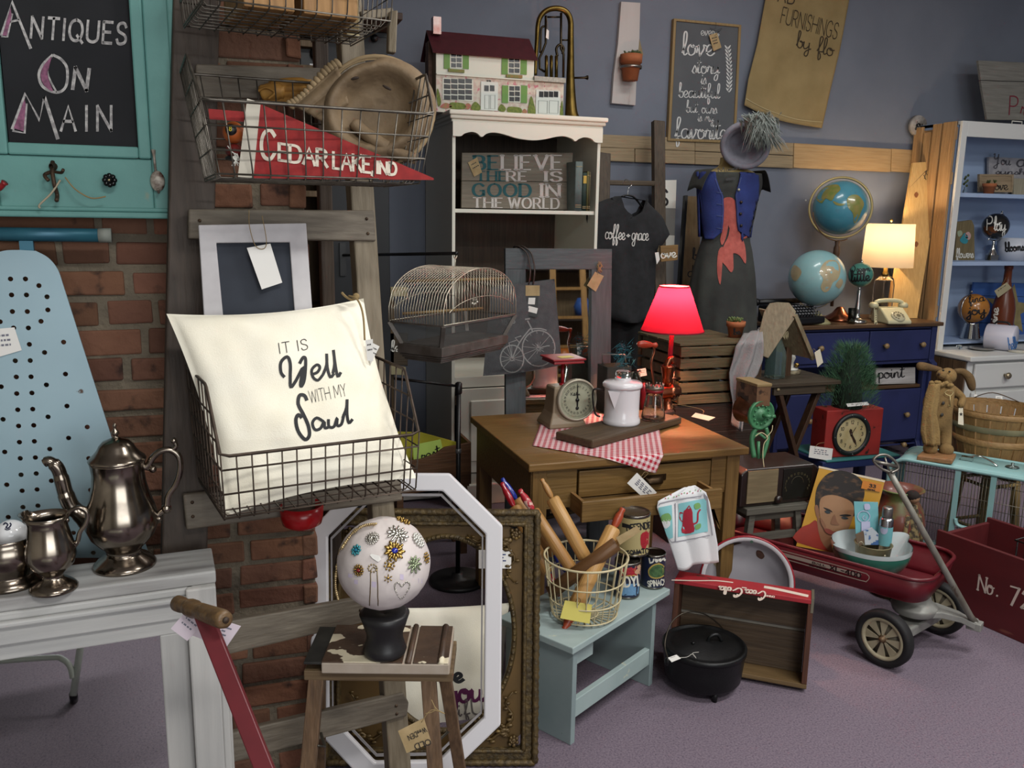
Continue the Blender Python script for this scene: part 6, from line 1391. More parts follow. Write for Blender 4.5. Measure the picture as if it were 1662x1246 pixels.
part(plate([(1112,317),(1116,317),(1080.5,850),(1075,850)],lambda x,y:hk(x,y)+nk*.004,.03,nk),'edge_strip',M_black,t)
b=B();h=lambda x,y:hk(x,y)+nk*.001;wr(b,'be',(1124,421),(1140,421),19,h,.09,style='s');wr(b,'day',(1116,449),(1146,449),19,h,.09,style='s');part(b,'lettering',M_ink,t)
# wall planter
t=thing('wall_planter','chippy white board planter with a clay pot of succulents on the slate wall','planter',at(1015,171,Y=YW))
o=part(plate([(1008.5,2.5),(1039.5,4.5),(1038,62),(1034,110),(1031.5,171),(993,167.5),(996.5,120),(1003,72)],hitY(YW-.03),.028,V((0,-1,0))),'board',mat('planter_board_white','b9b4b2',.7,col2='a9a3a0',nscale=6,stretch=(1,1,.15),col3='6e5a42',n3=9,lo3=.64,hi3=.7),t,bev=.002)
part(plate([(1038,63),(1044,88),(1040,100),(1035,100)],hitY(YW-.028),.024,V((0,-1,0))),'wood_offcut',wood('offcut_tan','8a7a58','786848','z'),t)
M_terra=mat('terracotta','a2603c',.8,col2='8f5434',nscale=14)
M_succ=mat('succulent_dark','39432b',.6,col2='4f5a34',nscale=60);M_soil=mat('soil','2a2019',.95)
def pot(loc_,r,h_,par=None,lab=None,name='clay_pot'):
 prof=[(0,0),(r*.68,0),(r*.9,h_*.68),(r*1.0,h_*.68),(r*1.03,h_),(r*.93,h_),(r*.9,h_*.86),(0,h_*.86)]
 return B().lathe(prof,28,Matrix.Translation(loc_))
c=at(1023,131,Y=YW-.085);k=sz(1,c);r=17.5*k;H=40*k
b=pot(c,r,H);part(b,'clay_pot',M_terra,t)
b=B();b.lathe([(r*.99,H*.46),(r*1.02,H*.46),(r*1.04,H*.56),(r*1.0,H*.56)],28,Matrix.Translation(c));b.tube([c+V((0,r*.9,H*.5)),V((c.x,YW-.03,c.z+H*.5))],.006,8);part(b,'ring_clamp',mat('clamp_steel','8f8a84',.3,.9),t)
def succ(b,c,r,n,h_,rng):
 for i in range(n):
  a=rng.uniform(0,2*PI);q=r*sqrt(rng.random());p=c+V((q*cos(a),q*sin(a),0));s=rng.uniform(.25,.5)*r
  for j in range(6):an=j*PI/3+i;b.sph((0,0,0),s*.55,7,5,frame(p+V((cos(an)*s*.5,sin(an)*s*.5,h_*rng.uniform(.3,1))),V((cos(an)*.5,sin(an)*.5,1))),(.6,.5,1.1))
rng=random.Random(4);b=B();succ(b,c+V((0,0,H*.9)),r*.8,9,H*.2,rng);part(b,'succulents',M_succ,t)
# framed love story sign
t=thing('framed_sign','grey framed sign lettered every love story is beautiful on the slate wall','sign',at(1145,232,Y=YW))
ou=[(1094,29.7),(1203.5,40.3),(1194,232.5),(1084,228.5)];inn=[(1098,34),(1199.5,44),(1190.5,228),(1088.5,224.5)]
hy=hitY(YW-.035);part(ringplate([hy(*p)for p in ou],[hy(*p)for p in inn],.03,V((0,-1,0))),'frame',wood('sign_frame_tan','8f7850','7a6542','z'),t,bev=.002)
part(plate(inn,hitY(YW-.026),.02,V((0,-1,0))),'panel',mat('sign_panel_grey','55585c',.85,col2='4f5256',nscale=5),t)
h=hitY(YW-.027);b=B();Z=lambda x,y:(960+x/2.967,y/2.967)
for s,x0,y0,x1,y1,hh in(('every',527,170,615,172,17),('love',437,264,590,268,38),('story',484,352,616,356,27),('is',526,404,552,406,22),('beautiful',420,468,618,474,24),('but ours',456,540,604,548,20),('is my',512,584,588,586,18),('favorite',402,664,650,672,34)):
 wr(b,s,Z(x0,y0),Z(x1,y1),hh,h,.075,style='s',nib=.5)
for i in range(12):
 s=i/11;x,y=Z(656+8*sin(s*2.2)+4*s*0,228+205*s)
 for sg in(-1,1):blob(b,[(x,y+4),(x+sg*3.5,y+.5),(x+sg*5,y-4),(x+sg*1.5,y-1)],h,2)
line(b,[Z(656,225),Z(666,300),Z(668,360),Z(658,440)],.9,h,4)
part(b,'white_lettering',mat('sign_paint_white','c4c5c4',.8),t)
price_tag('kraft tag tied with black twine at the top of the framed love story sign',[at(1151,57,Y=YW-.045),at(1164,53,Y=YW-.045),at(1171,77,Y=YW-.045),at(1158,83,Y=YW-.045)],m=M_kraft,lines=3,strim=M_black,string=[at(1162,36,Y=YW-.04),at(1161,47,Y=YW-.045),at(1152,46,Y=YW-.045),at(1161,50,Y=YW-.047),at(1172,46,Y=YW-.045),at(1160,58,Y=YW-.047)])
# burlap banner
M_burl=mat('burlap','94815a',.95,col2='85734e',nscale=5,bump=.4,bscale=400)
cL=[(1243,-60),(1240,0),(1226,72),(1210,130),(1202,172)];cR=[(1386,-60),(1376,0),(1361,80),(1345,150),(1333,208)]
hb=hitY(YW-.02)
def bur(u,v):
 i=min(int(v*4),3);f=v*4-i;a=hb(*cL[i])*(1-f)+hb(*cL[i+1])*f;c=hb(*cR[i])*(1-f)+hb(*cR[i+1])*f
 sag=-.05*sin(PI*u)*v**2*.9
 return a*(1-u)+c*u+V((0,-.012-.012*sin(u*8+v*2)*v-.02*v*v*(1-u),sag*.6))
b=B();b.grid(bur,40,40);cT=V((sum(p.x for p in b.v)/len(b.v),YW-.03,min(p.z for p in b.v)));b.v=[p-cT for p in b.v]
t=thing('burlap_banner','burlap sack banner lettered FURNISHINGS by flo hanging on the slate wall','banner',cT);o=b.build('cloth',M_burl,t,solid=.003)
h=hitO(o,.003);b=B();wr(b,'AB',(1262,2),(1288,7),24,h,.09,up=(.12,-.99));wr(b,'FURNISHINGS',(1266,37),(1357,64),26,h,.07,up=(.2,-.98),gap=.16);wr(b,'by flo',(1292,76),(1352,92),27,h,.065,style='s',up=(.12,-.99));part(b,'lettering',mat('burlap_ink','33291d',.9),t)
b=B();line(b,[(1207,158),(1240,176),(1290,193),(1334,198)],1.2,h,6);part(b,'hem_stitching',mat('hem_stitch','a89a74',.9),t)
# round slice sign beside the pallet boards
c=at(1487,204,Y=YW-.034);b=B();b.lathe([(0,.03),(.066,.03),(.07,.02),(.07,0),(0,0)],28,frame(c,(0,-1,0)));t=thing('wood_slice_sign','round whitewashed wood slice sign hung on the slate wall beside the pallet boards','sign',c);part(b,'slice',mat('slice_white','98938f',.7,col2='6e6862',nscale=20),t)
b=B();F=frame(c+V((0,-.0315,0)),(0,-1,0),(1,0,0));txt(b,'joy',.05,lambda u,v:F@V((u,v,.001)),.12,style='s',x0=-.03,y0=-.01);part(b,'lettering',M_ink,t)
# ---- dress form
Yf=4.5;P=lambda x,y:at(x,y,Y=Yf);cx=P(1184,300).x;k=sz(1,P(1184,300))
zf=lambda y:P(1184,y).z
t=thing('dress_form','fabric dress form on a stand wearing a dark dress behind the slatted crate','dress form',(cx,Yf,0))
def torso(ring,n=36):
 pp=catmull([(y,w_,d_)for y,w_,d_ in ring],5);b=B();k_=len(pp)
 for q in pp:
  for i in range(n):a=2*PI*i/n;b.v.append(V((q.y*k*cos(a),q.y*k*q.z*sin(a),zf(q.x))))
 for j in range(k_-1):
  for i in range(n):b.f.append([j*n+i,j*n+(i+1)%n,(j+1)*n+(i+1)%n,(j+1)*n+i]);b.mi.append(0);b.sm.append(True)
 b.f+=[list(range(n)),list(range((k_-1)*n,k_*n))];b.mi+=[0,0];b.sm+=[False,False];return b
M_form=mat('form_canvas','8d7c50',.85,col2='7d6c44',nscale=20)
torso([(256,17,1),(268,19,.95),(274,27,.8),(280,44,.6),(290,52,.52),(320,48,.58),(350,44,.6),(385,36,.62),(420,44,.62),(460,46,.62)]).build('body',M_form,t)
b=B();b.tube([(0,0,.03),(0,0,zf(458))],.014,12);b.lathe([(0,0),(.17,0),(.16,.02),(.03,.035),(0,.035)],32);b.build('stand',M_black,t)
b=B();hN=lambda x,y:P(x,y)+V((0,-.105,0))
M_dress=mat('dress_charcoal','2f302f',.9,col2='3f423e',nscale=5,lo=.4,hi=.7,bump=.1,bscale=120)
dt=thing('dress','long charcoal sleeveless dress with a coral print on the dress form','dress',(cx,Yf,zf(540)))
b=B();ring=[(281,55,.62),(300,57,.6),(325,51,.64),(352,47,.66),(384,41,.68),(410,47,.7),(450,54,.75),(500,58,.8),(545,60,.85),(600,62,.9)]
pp=catmull(ring,5);n=72
for q in pp:
 fo=max(0,(q.x-375)/180)
 for i in range(n):a=2*PI*i/n;r_=1+.05*fo*sin(a*9+1)+.03*fo*sin(a*5);b.v.append(V((cx+q.y*k*r_*cos(a),Yf+q.y*k*q.z*r_*sin(a),zf(q.x))))
for j in range(len(pp)-1):
 for i in range(n):b.f.append([j*n+i,j*n+(i+1)%n,(j+1)*n+(i+1)%n,(j+1)*n+i]);b.mi.append(0);b.sm.append(True)
do=part(b,'dress_body',M_dress,dt,solid=.004)
for s in(-1,1):
 b=B();b.grid(lambda u,v:V((cx+s*k*(46+18*u),Yf-.1*cos(v*PI)*(1-.2*u),zf(276+30*u*u+5*u*abs(cos(v*PI))))),8,12);part(b,'cap_sleeve',M_dress,dt,solid=.003)
h=hitO(do,.004);b=B()
blob(b,[(1169,330),(1176,321),(1188,321),(1196,333),(1196,352),(1198,372),(1203,384),(1208,398),(1210,415),(1209,428),(1200,415),(1190,411),(1186,420),(1190,434),(1186,442),(1178,432),(1170,420),(1174,400),(1182,382),(1184,360),(1182,340),(1175,336)],h,3)
blob(b,[(1172,348),(1180,346),(1182,362),(1178,385),(1172,398),(1169,388),(1173,370),(1171,358)],h,3);blob(b,[(1166,408),(1174,402),(1172,430),(1169,462),(1164,440)],h,3);line(b,[(1198,380),(1206,386),(1212,382),(1208,378),(1203,380)],3,h,3)
part(b,'coral_print',mat('coral_print','b05b52',.9,col2='9a4d46',nscale=30),dt)
# vest
vt=thing('denim_vest','blue denim vest with buttons over the charcoal dress','vest',(cx,Yf,zf(392)))
M_den=mat('denim_blue','2b3a78',.85,col2='222f66',nscale=9,bump=.2,bscale=220)
_vh=hitO(do,.0)
def vsurf(x,y,e=.012):
 p=_vh(x,y);return p+(EYE-p).normalized()*e
L1=[((1140,268),(1160,268)),((1135,282),(1163,290)),((1131,300),(1168,305)),((1131,320),(1174,318)),((1134,340),(1175,340)),((1138,360),(1174,360)),((1141,378),(1172,376)),((1144,388),(1158,388))]
R1=[((1204,267),(1226,270)),((1201,288),(1231,284)),((1197,304),(1232,300)),((1193,318),(1231,320)),((1195,340),(1230,340)),((1196,360),(1229,360)),((1198,374),(1228,376)),((1214,384),(1224,388))]
for L,nm in((L1,'front_panel'),(R1,'front_panel')):
 b=B();n_=len(L)-1
 def f(u,v):
  i=min(int(v*n_),n_-1);g=v*n_-i;a=(L[i][0][0]*(1-g)+L[i+1][0][0]*g,L[i][0][1]*(1-g)+L[i+1][0][1]*g);c=(L[i][1][0]*(1-g)+L[i+1][1][0]*g,L[i][1][1]*(1-g)+L[i+1][1][1]*g)
  return vsurf(a[0]+(c[0]-a[0])*u,a[1]+(c[1]-a[1])*u)
 b.grid(f,12,28);part(b,nm,M_den,vt,solid=.005)
b=B();b.grid(lambda u,v:V((cx+cos(PI*u)*(58-10*v)*k,Yf+sin(PI*u)*(58-10*v)*k*.66+.004,zf(280+105*v))),24,8);part(b,'back_panel',M_den,vt,solid=.004)
for x,y in((1199,308),(1203,328),(1202,347),(1203,366)):b=B();b.sph(vsurf(x,y,.02),.009,10,7);part(b,'button',mat('vest_button','3a3432',.4,.6)if y>310 else mat('vest_button_pale','a9a9a0',.4,.6),vt)
b=B()
for y in(312,331,350,370):p,q=vsurf(1163,y,.017),vsurf(1173,y+1,.017);b.tube([p,q],.0015,5)
for L,j in((L1,1),(R1,0)):b.tube([vsurf(L[i][j][0]+(-2 if j else 2),L[i][j][1],.017)for i in range(1,7)],.0012,5)
part(b,'stitching',mat('vest_stitch','56628a',.9),vt)
# hat with feather spray
ch=P(1190,236)+V((0,-.12,0));ht=thing('feather_hat','grey felt hat with a feather spray resting on the dress form neck','hat',ch-V((0,0,.1)))
F=frame(ch,V((-.42,-.8,-.3)),V((1,0,-.35)));M_felt=mat('hat_felt_grey','7d7d88',.9,col2='72727c',nscale=30)
b=B();b.lathe([(0,-.07),(.06,-.065),(.095,-.04),(.1,.0),(.118,.02),(.135,.03),(.14,.04),(.13,.046),(.11,.035),(.088,.01),(.08,-.03),(.05,-.05),(0,-.055)],40,F,.92);b.v=[v for v in b.v];b.tube([F@V((.126*cos(a),.118*sin(a),.036))for a in[i*PI/24 for i in range(48)]],.017,10,closed=True);part(b,'hat_body',M_felt,ht)
b=B();rng=random.Random(5);o_=P(1196,196)+V((0,-.2,0))
for i in range(420):
 d=rng.random();e=P(1168+rng.random()**.8*64,214+rng.random()*40)if d<.75 else P(1175+rng.random()*48,196+rng.random()*20);e=e+V((0,-.2-rng.uniform(0,.08),0));s=o_+V((rng.gauss(0,.04),rng.gauss(0,.03),rng.gauss(0,.012)))
 m_=(s+e)/2+V((0,-.02,.02));w_=V((.0022,0,0));b.add([s-w_,s+w_,m_+w_,e,m_-w_],[(0,1,2,3,4)])
part(b,'feathers',mat('feather_grey','6f7773',.8,col2='8d948f',nscale=40),ht)
b=B()
for i in range(14):b.tube([o_+V((0,-.02,0)),P(1205+i*2,236+i%5*4)+V((0,-.29,0))],.0012,4)
part(b,'pale_quills',mat('quill_white','b9bcb6',.8),ht)
b=B();hN=lambda x,y:at(x,y,d=dep(P(1184,290))-.16);wr(b,'Maison',(1166,280),(1202,274),7,hN,.1,style='s');blob(b,[(1178,289),(1194,287),(1194,292),(1178,293)],hN,0);b.v=[v for v in b.v];part(b,'printed_script',M_ink,t)
# ================================================================ blue dresser and what stands on it
M_blue=mat('dresser_navy','232a55',.5,col2='1f264c',nscale=6);W_dtop=wood('dresser_top_wood','58402b','46321f','x',rough=.4);M_knob=wood('knob_wood','8d7654','77613f','z',rough=.35)
YD_=4.5;xl,xr=at(1268,534,Y=YD_).x,at(1533,521,Y=YD_).x;zt=at(1420,526,Y=YD_).z
DWd=xr-xl;Dd=.52
t=thing('dresser','navy blue dresser with a dark wooden top and round wooden knobs','dresser',((xl+xr)/2,YD_+Dd/2,0));ox,oy=(xl+xr)/2,YD_+Dd/2
X=lambda px,y=560,Y=YD_+.03:at(px,y,Y=Y).x-ox
Z=lambda y,x=1460,Y=YD_+.03:at(x,y,Y=Y).z
B().box((0,0,zt-.013),(DWd,Dd,.026)).build('top',W_dtop,t,bev=.006)
hw,hd=DWd/2-.03,Dd/2-.03;z1=Z(585);z2,z3=Z(622),Z(632);z4=Z(716)
b=B()
for s in(-1,1):b.box((s*(hw-.01),0,(zt-.026+.06)/2),(.02,2*hd,zt-.026-.06))
b.box((0,hd-.01,(zt+.06)/2-.013),(2*hw-.04,.02,zt-.09));b.box((0,0,z1-.01),(2*hw-.04,2*hd,.02));b.box((0,.03,z4-.01),(2*hw-.04,2*hd-.06,.02));b.box((0,-hd+.008,zt-.034),(2*hw-.04,.016,.02));b.build('carcass',M_blue,t,bev=.002)
B().box((0,.02,z3+.01),(2*hw-.04,2*hd-.04,.02)).build('open_shelf',W_dtop,t,bev=.002)
xm=X(1408)
def drawer(x0,x1,za,zb_,y,knobs):
 o=B().box(((x0+x1)/2,y,(za+zb_)/2),(x1-x0-.008,.02,zb_-za-.008)).build('drawer',M_blue,t,bev=.005)
 for kx in knobs:
  b=B();b.lathe([(0,0),(.008,0),(.007,.012),(.016,.02),(.019,.03),(.014,.038),(0,.041)],16,frame((kx,y-.01,(za+zb_)/2+.004),(0,-1,0)));b.build('knob',M_knob,o)
drawer(-hw+.03,xm,z1,zt-.045,-hd-.004,[X(1327),X(1386)]);drawer(xm,hw-.05,z1,zt-.045,-hd-.004,[X(1432),X(1491)])
drawer(-hw+.03,hw-.05,z4,z3,-hd+.03,[X(1315,670),X(1472,668)]);drawer(-hw+.03,hw-.05,.1,z4-.02,-hd+.03,[X(1315,670),X(1472,668)])
for s in(-1,1):
 sc_=[(0,zt-.026),(0,z1-.0),(-.012,z1-.012),(-.03,z1-.02),(-.034,z1-.04),(-.02,z1-.055),(.0,z1-.05),(.012,z1-.03),(.045,z1-.03),(.045,zt-.026)]
 b=B();M_=Matrix(((0,0,1,s*(hw-.025)-.022),(1,0,0,-hd-.012),(0,1,0,0),(0,0,0,1)));b.prism(sc_,0,.044,M_);b.build('scroll_bracket',M_blue,t,bev=.003)
 b=B();b.box((s*(hw-.028),-hd+.045,z1/2),(.042,.045,z1-.02));b.build('post',M_blue,t,bev=.003)
 f_=[(0,.14),(-.02,.1),(-.05,.06),(-.06,.03),(-.045,.012),(0,.012),(.05,.012),(.05,.14)];b=B();b.prism(f_,0,.046,Matrix(((0,0,1,s*(hw-.028)-.023),(1,0,0,-hd+.03),(0,1,0,0),(0,0,0,1))));b.build('scroll_foot',M_blue,t,bev=.004)
 b=B();b.box((s*(hw-.028),hd-.03,.05),(.04,.04,.1));b.build('back_foot',M_blue,t)
zS=z3+.02;q0=at(1420,600,Y=YD_+.1)
o=slab([(1422,595.5),(1486,594),(1486,620.5),(1422,622)],YD_+.09,.02,'lettered_block',mat('whitewashed_block','b6b3b2',.7,col2='8d8986',nscale=30,stretch=(.1,1,1)));o.location.z=zS+.0005;tag(o,'whitewashed board lettered point on the open dresser shelf','sign')
b=B();wr(b,'point',(1425,614),(1468,612),20,hitY(YD_+.088),.07,style='s');b.v=[v-o.location for v in b.v];b.build('lettering',M_ink,o)
ZT=zt
def on(x,Y):p=at(x,500,Y=Y);return V((p.x,Y,ZT))
# globes
M_sea=mat('globe_sea_blue','3f7f94',.25,col2='4b8a9c',nscale=6,coat=.4);M_sea2=mat('globe_pale_blue','7fa9ae',.25,col2='8ab0b2',nscale=6,coat=.4)
M_land=mat('globe_land_green','6c7a3c',.3,col2='8a7f48',nscale=22,coat=.4);M_land2=mat('globe_land_tan','a99d7c',.3,col2='9c8e70',nscale=20,coat=.4);M_ring=mat('globe_ring_brass','9c8a5c',.35,.4)
def lands(o,polys,m,par):
 h=hitO(o,.002)
 for pl_ in polys:
  b=B();n0=[(p.x,p.y)for p in catmull([(x,y,0)for x,y in pl_],3,True)];cx_,cy_=sum(p[0]for p in n0)/len(n0),sum(p[1]for p in n0)/len(n0)
  vs=[h(cx_,cy_)];k=len(n0)
  for r in(.5,1):vs+=[h(cx_+(x-cx_)*r,cy_+(y-cy_)*r)for x,y in n0]
  b.add(vs,[(0,1+i,1+(i+1)%k)for i in range(k)]+[(1+i,1+k+i,1+k+(i+1)%k,1+(i+1)%k)for i in range(k)],None,True);part(b,'continent',m,par)
Yg=4.78;c=at(1364,337,Y=Yg);k=sz(1,c);t=thing('desk_globe','larger desk globe in a full meridian ring behind the paler globe','globe',V((c.x,Yg,ZT)))
so=part(B().sph(c,43*k,40,24),'sphere',M_sea,t)
lands(so,[[(1325,322),(1333,308),(1346,301),(1360,300),(1364,308),(1356,316),(1350,326),(1340,322),(1334,330)],[(1375,322),(1384,316),(1394,318),(1402,330),(1398,342),(1392,356),(1386,362),(1384,346),(1376,336)],[(1352,326),(1362,330),(1372,330),(1366,334),(1356,332)]],M_land,t)
b=B();ax=V((-.5,-.86,.1));F=frame(c,ax)
b.lathe([(46.5*k,-.006),(50*k,-.006),(50*k,.006),(46.5*k,.006),(46.5*k,-.006)],56,F);part(b,'meridian_ring',M_ring,t)
b=B();b.tube([c+V((53*k*cos(a),.01*sin(a),53*k*sin(a)))for a in[PI+.15+i/16*1.75 for i in range(17)]],.004,8);part(b,'cradle_arc',wood('ring_wood','5c4227','4a341d','x'),t)
zb=c.z-52*k;b=B();h_=zb-ZT;b.lathe([(0,h_),(.018,h_),(.013,h_-.03),(.02,h_-.05),(.022,h_-.09),(.012,h_-.12),(.016,h_-.18),(.01,.09),(0,.09)],20);b.build('stem',wood('globe_stem','4f3522','3d2818','z'),t)
b=B();b.lathe([(0,.095),(.02,.09),(.05,.05),(.1,.018),(.105,0),(0,0)],28);b.v=[v+V((.02,-.06,0))for v in b.v];b.build('base',M_copper,t)
Yg=4.62;c=at(1326,451,Y=Yg);k=sz(1,c);t=thing('desk_globe','pale blue globe leaning on a cream base in front of the ringed globe','globe',V((c.x,Yg,ZT)))
so=part(B().sph(c,45*k,40,24),'sphere',M_sea2,t)
lands(so,[[(1336,428),(1346,422),(1358,424),(1364,436),(1360,452),(1352,458),(1346,470),(1338,474),(1332,466),(1336,452),(1330,442)],[(1284,440),(1290,430),(1300,438),(1300,446),(1292,456),(1286,452)],[(1356,462),(1364,452),(1368,458),(1362,468)]],M_land2,t)
b=B();b.tube([c+V((49*k*cos(a),0,49*k*sin(a)))for a in[i/20*2.6-2.2 for i in range(21)]],.004,8,flat=.5);part(b,'half_meridian',M_ring,t)
b=B();b.lathe([(0,0),(.085,0),(.08,.012),(.03,.05),(.014,.075),(0,.075)],28);b.v=[v+V((.03,0,0))for v in b.v];b.build('base',mat('globe_base_cream','8f8a66',.45),t)
Ym=4.58;c=at(1397,446,Y=Ym);k=sz(1,c);t=thing('mini_globe','little teal lettered globe on a chrome figure stand beside the telephone','globe',V((c.x,Ym,ZT)))
M_chr=mat('chrome','b9b9b6',.12,1)
so=part(B().sph(c,19.5*k,28,18),'sphere',mat('mini_globe_teal','3d7468',.3,coat=.3,col2='467d70',nscale=20),t)
h=hitO(so,.002);b=B();wr(b,'Dream',(1381,441),(1412,440),10,h,.12,style='s');wr(b,'little',(1382,457),(1412,455),18,h,.12,style='s');part(b,'lettering',M_ink,t)
h_=c.z-19.5*k-ZT;b=B();b.lathe([(0,h_+.005),(.014,h_),(.008,h_-.012),(.014,h_-.03),(.012,h_-.07),(.018,h_*.45),(.022,h_*.3),(.016,.05),(.03,.03),(.062,.02),(.064,0),(0,0)],24);b.build('stand',M_chr,t)
b=B();b.sph((0,0,c.z-ZT+19.5*k+.006),.008,10,7);b.sph((0,0,c.z-ZT+19.5*k+.018),.005,8,6);b.build('finial',M_chr,t)
p=on(1384,4.56);b=B();b.lathe([(0,.004),(.024,0),(.027,.1),(.025,.1),(.022,.006),(0,.006)],24,Matrix.Translation(p));tag(b.build('glass_tumbler',M_glass),'small clear tumbler between the pale globe and the chrome figure stand','glass')
# typewriter
p=on(1283,4.68);t=thing('typewriter','black vintage typewriter at the shaded end of the dresser','typewriter',p,radians(8))
b=B();b.box((0,.04,.055),(.3,.2,.11));b.box((0,-.1,.03),(.3,.12,.05));b.build('body',mat('typewriter_black','101012',.35),t,bev=.012)
b=B();b.tube([(-.2,.1,.13),(.2,.1,.13)],.018,14);b.build('platen',M_black,t);b=B();b.tube([(-.21,.1,.13),(-.19,.1,.13)],.024,14);b.build('platen_knob',M_black,t)
for r in range(4):
 for i in range(10):
  b=B();b.lathe([(0,.003),(.0085,.003),(.009,0),(.004,-.002),(.003,-.02)],10,frame((-.115+i*.025+r*.006,-.15+r*.027,.075+r*.014),(0,-.45,1)));b.build('key',mat('key_rim_pale','76767a',.3,.5),t)
# table lamp, lit
Yl=4.74;p=on(1431,Yl);t=thing('table_lamp','lit lamp with a white drum shade on a glass base next to the telephone','lamp',p);k=sz(1,p)
zf=lambda y:at(1431,y,Y=Yl).z-ZT
b=B();b.lathe([(0,.02),(.066,.02),(.07,.03),(.07,zf(462)),(.06,zf(450)),(.02,zf(446)),(.018,zf(450)),(.056,zf(454)),(.062,zf(463)),(.062,.036),(0,.034)],4,Matrix.Rotation(PI/4,4,'Z'));b.build('glass_body',mat('amber_glass','f6ead8',.05,trans=1),t,bev=.012)
b=B();b.box((0,0,.012),(.11,.11,.024));b.build('foot',mat('lamp_foot_acrylic','c9b48f',.2),t,bev=.004)
b=B();b.lathe([(0,zf(449)),(.022,zf(449)),(.024,zf(444)),(.014,zf(440)),(.014,zf(430)),(0,zf(430))],20);b.build('neck',gold,t)
M_lsh=mat('white_lampshade','d8c8ae',.8);nt=M_lsh.node_tree;tr_n=nt.nodes.new('ShaderNodeBsdfTranslucent');tr_n.inputs[0].default_value=(.22,.18,.13,1);mx=nt.nodes.new('ShaderNodeMixShader');mx.inputs[0].default_value=.6
nt.links.new(nt.nodes['Principled BSDF'].outputs[0],mx.inputs[1]);nt.links.new(tr_n.outputs[0],mx.inputs[2]);nt.links.new(mx.outputs[0],nt.nodes['Material Output'].inputs[0])
x0=(1433-1431)*k;b=B();b.lathe([(39*k,zf(433)),(36*k,zf(363))],56);b.v=[v+V((x0,0,0))for v in b.v];b.build('lamp_shade',M_lsh,t)
b=B();b.sph((x0,0,zf(357)),.011,12,8);b.tube([(x0,0,zf(430)),(x0,0,zf(358))],.003,6);b.tube([(x0-36*k,0,zf(364)),(x0+36*k,0,zf(364))],.002,5);b.build('finial',gold,t)
b=B();b.sph((x0,0,zf(398)),.025,14,10);b.build('bulb',emis('bulb_warm','ffdcae',2.0),t)
point('bulb_light',p+V((x0,-.0,zf(394)+.045)),11,(1,.74,.46),.035)
# telephone
p=on(1449,4.55);t=thing('rotary_telephone','cream rotary telephone in front of the glass lamp','telephone',p,radians(-8))
M_tel=mat('telephone_cream','b9b494',.3)
b=B();prof_=[(-.1,0),(.1,0),(.1,.02),(.055,.085),(.02,.1),(-.1+.02,.1)]
b.prism([(-.105,0),(.095,0),(.095,.022),(.03,.07),(-.01,.098),(-.085,.1),(-.105,.05)],-.085,.085,Matrix(((0,0,1,0),(-1,0,0,0),(0,1,0,0),(0,0,0,1))));b.build('body',M_tel,t,bev=.01,seg=3)
F=frame((0,-.066,.052),(0,-.6,.8));b=B();b.lathe([(0,.004),(.042,.004),(.046,.0),(.046,-.01)],32,F);dlo=b.build('dial',mat('dial_ivory','a9a48a',.3),t)
b=B()
for i in range(10):a=-.4+i*.52;b.lathe([(0,.0052),(.0065,.0052)],12,F@TR(.032*cos(a),.032*sin(a),0))
b.lathe([(0,.0055),(.014,.0055)],18,F);b.build('finger_holes',mat('dial_hole','5f5a48',.5),dlo)
b=B();b.tube(catmull([(-.1,.05,.125),(-.07,.05,.138),(0,.05,.143),(.07,.05,.138),(.1,.05,.125)],5),.014,12);b.lathe([(.0,0),(.03,0),(.032,.02),(.02,.034),(0,.036)],18,frame((-.108,.05,.095),(0,0,1)));b.lathe([(.0,0),(.03,0),(.032,.02),(.02,.034),(0,.036)],18,frame((.108,.05,.095),(0,0,1)));b.build('handset',M_tel,t)
b=B();b.tube([(-.108+.009*cos(i*.9)-.05*(i/70)**1.2,.03-.1*(i/70),.09-.085*min(1,i/45)+.009*sin(i*.9))for i in range(71)],.003,5);b.build('coiled_cord',M_tel,t)
# ================================================================ white corner hutch with blue inside
M_hw=mat('hutch_white','c9cac8',.45);M_hb=mat('hutch_blue','9cafcd',.6,col2='94a8c7',nscale=3)
YC=4.69;XC=4.69;ZC=.735;ztop=at(1559,196,Y=YC).z;WC=1.25;YBk=5.07
t=thing('white_hutch','white hutch with light blue shelves above a panelled drawer base','hutch',(XC+WC/2,YC,0))
lx=lambda px,y,Y=YC:at(px,y,Y=Y).x-(XC+WC/2);lz=lambda x,y,Y=YC:at(x,y,Y=Y).z
hw=WC/2;D=YBk-YC;st=.048
b=B();b.box((-hw+.01,D/2+.01,(ZC+ztop)/2),(.02,D-.02,ztop-ZC));b.build('side_panel',M_hb,t);b=B();b.box((hw-.01,D/2+.01,(ZC+ztop)/2),(.02,D-.02,ztop-ZC));b.build('side_panel',M_hb,t)
b=B();b.box((0,D-.01,(ZC+ztop)/2),(WC-.04,.016,ztop-ZC-.02));b.build('back_panel',M_hb,t)
b=B();b.box((0,D/2,ztop-.012),(WC,D,.024));b.build('top_board',M_hw,t,bev=.002)
b=B();b.box((-hw+st/2,-.008,(ZC+ztop)/2),(st,.022,ztop-ZC));b.box((hw-st/2,-.008,(ZC+ztop)/2),(st,.022,ztop-ZC));b.box((0,-.008,ztop-.05),(WC-2*st,.022,.1));b.build('face_frame',M_hw,t,bev=.002)
zs=[lz(1600,314),lz(1600,425)]
for z in zs:B().box((0,D/2,z-.013),(WC-.042,D-.03,.028)).build('shelf',M_hb,t,bev=.002)
B().box((0,D/2+.02,ZC+.03),(WC-.042,D-.06,.012)).build('lower_ledge',M_hb,t)
W_oldb=wood('old_brown_board','5f4a36','483626','z',c3='776049',lo3=.6,hi3=.72,n3=.6)
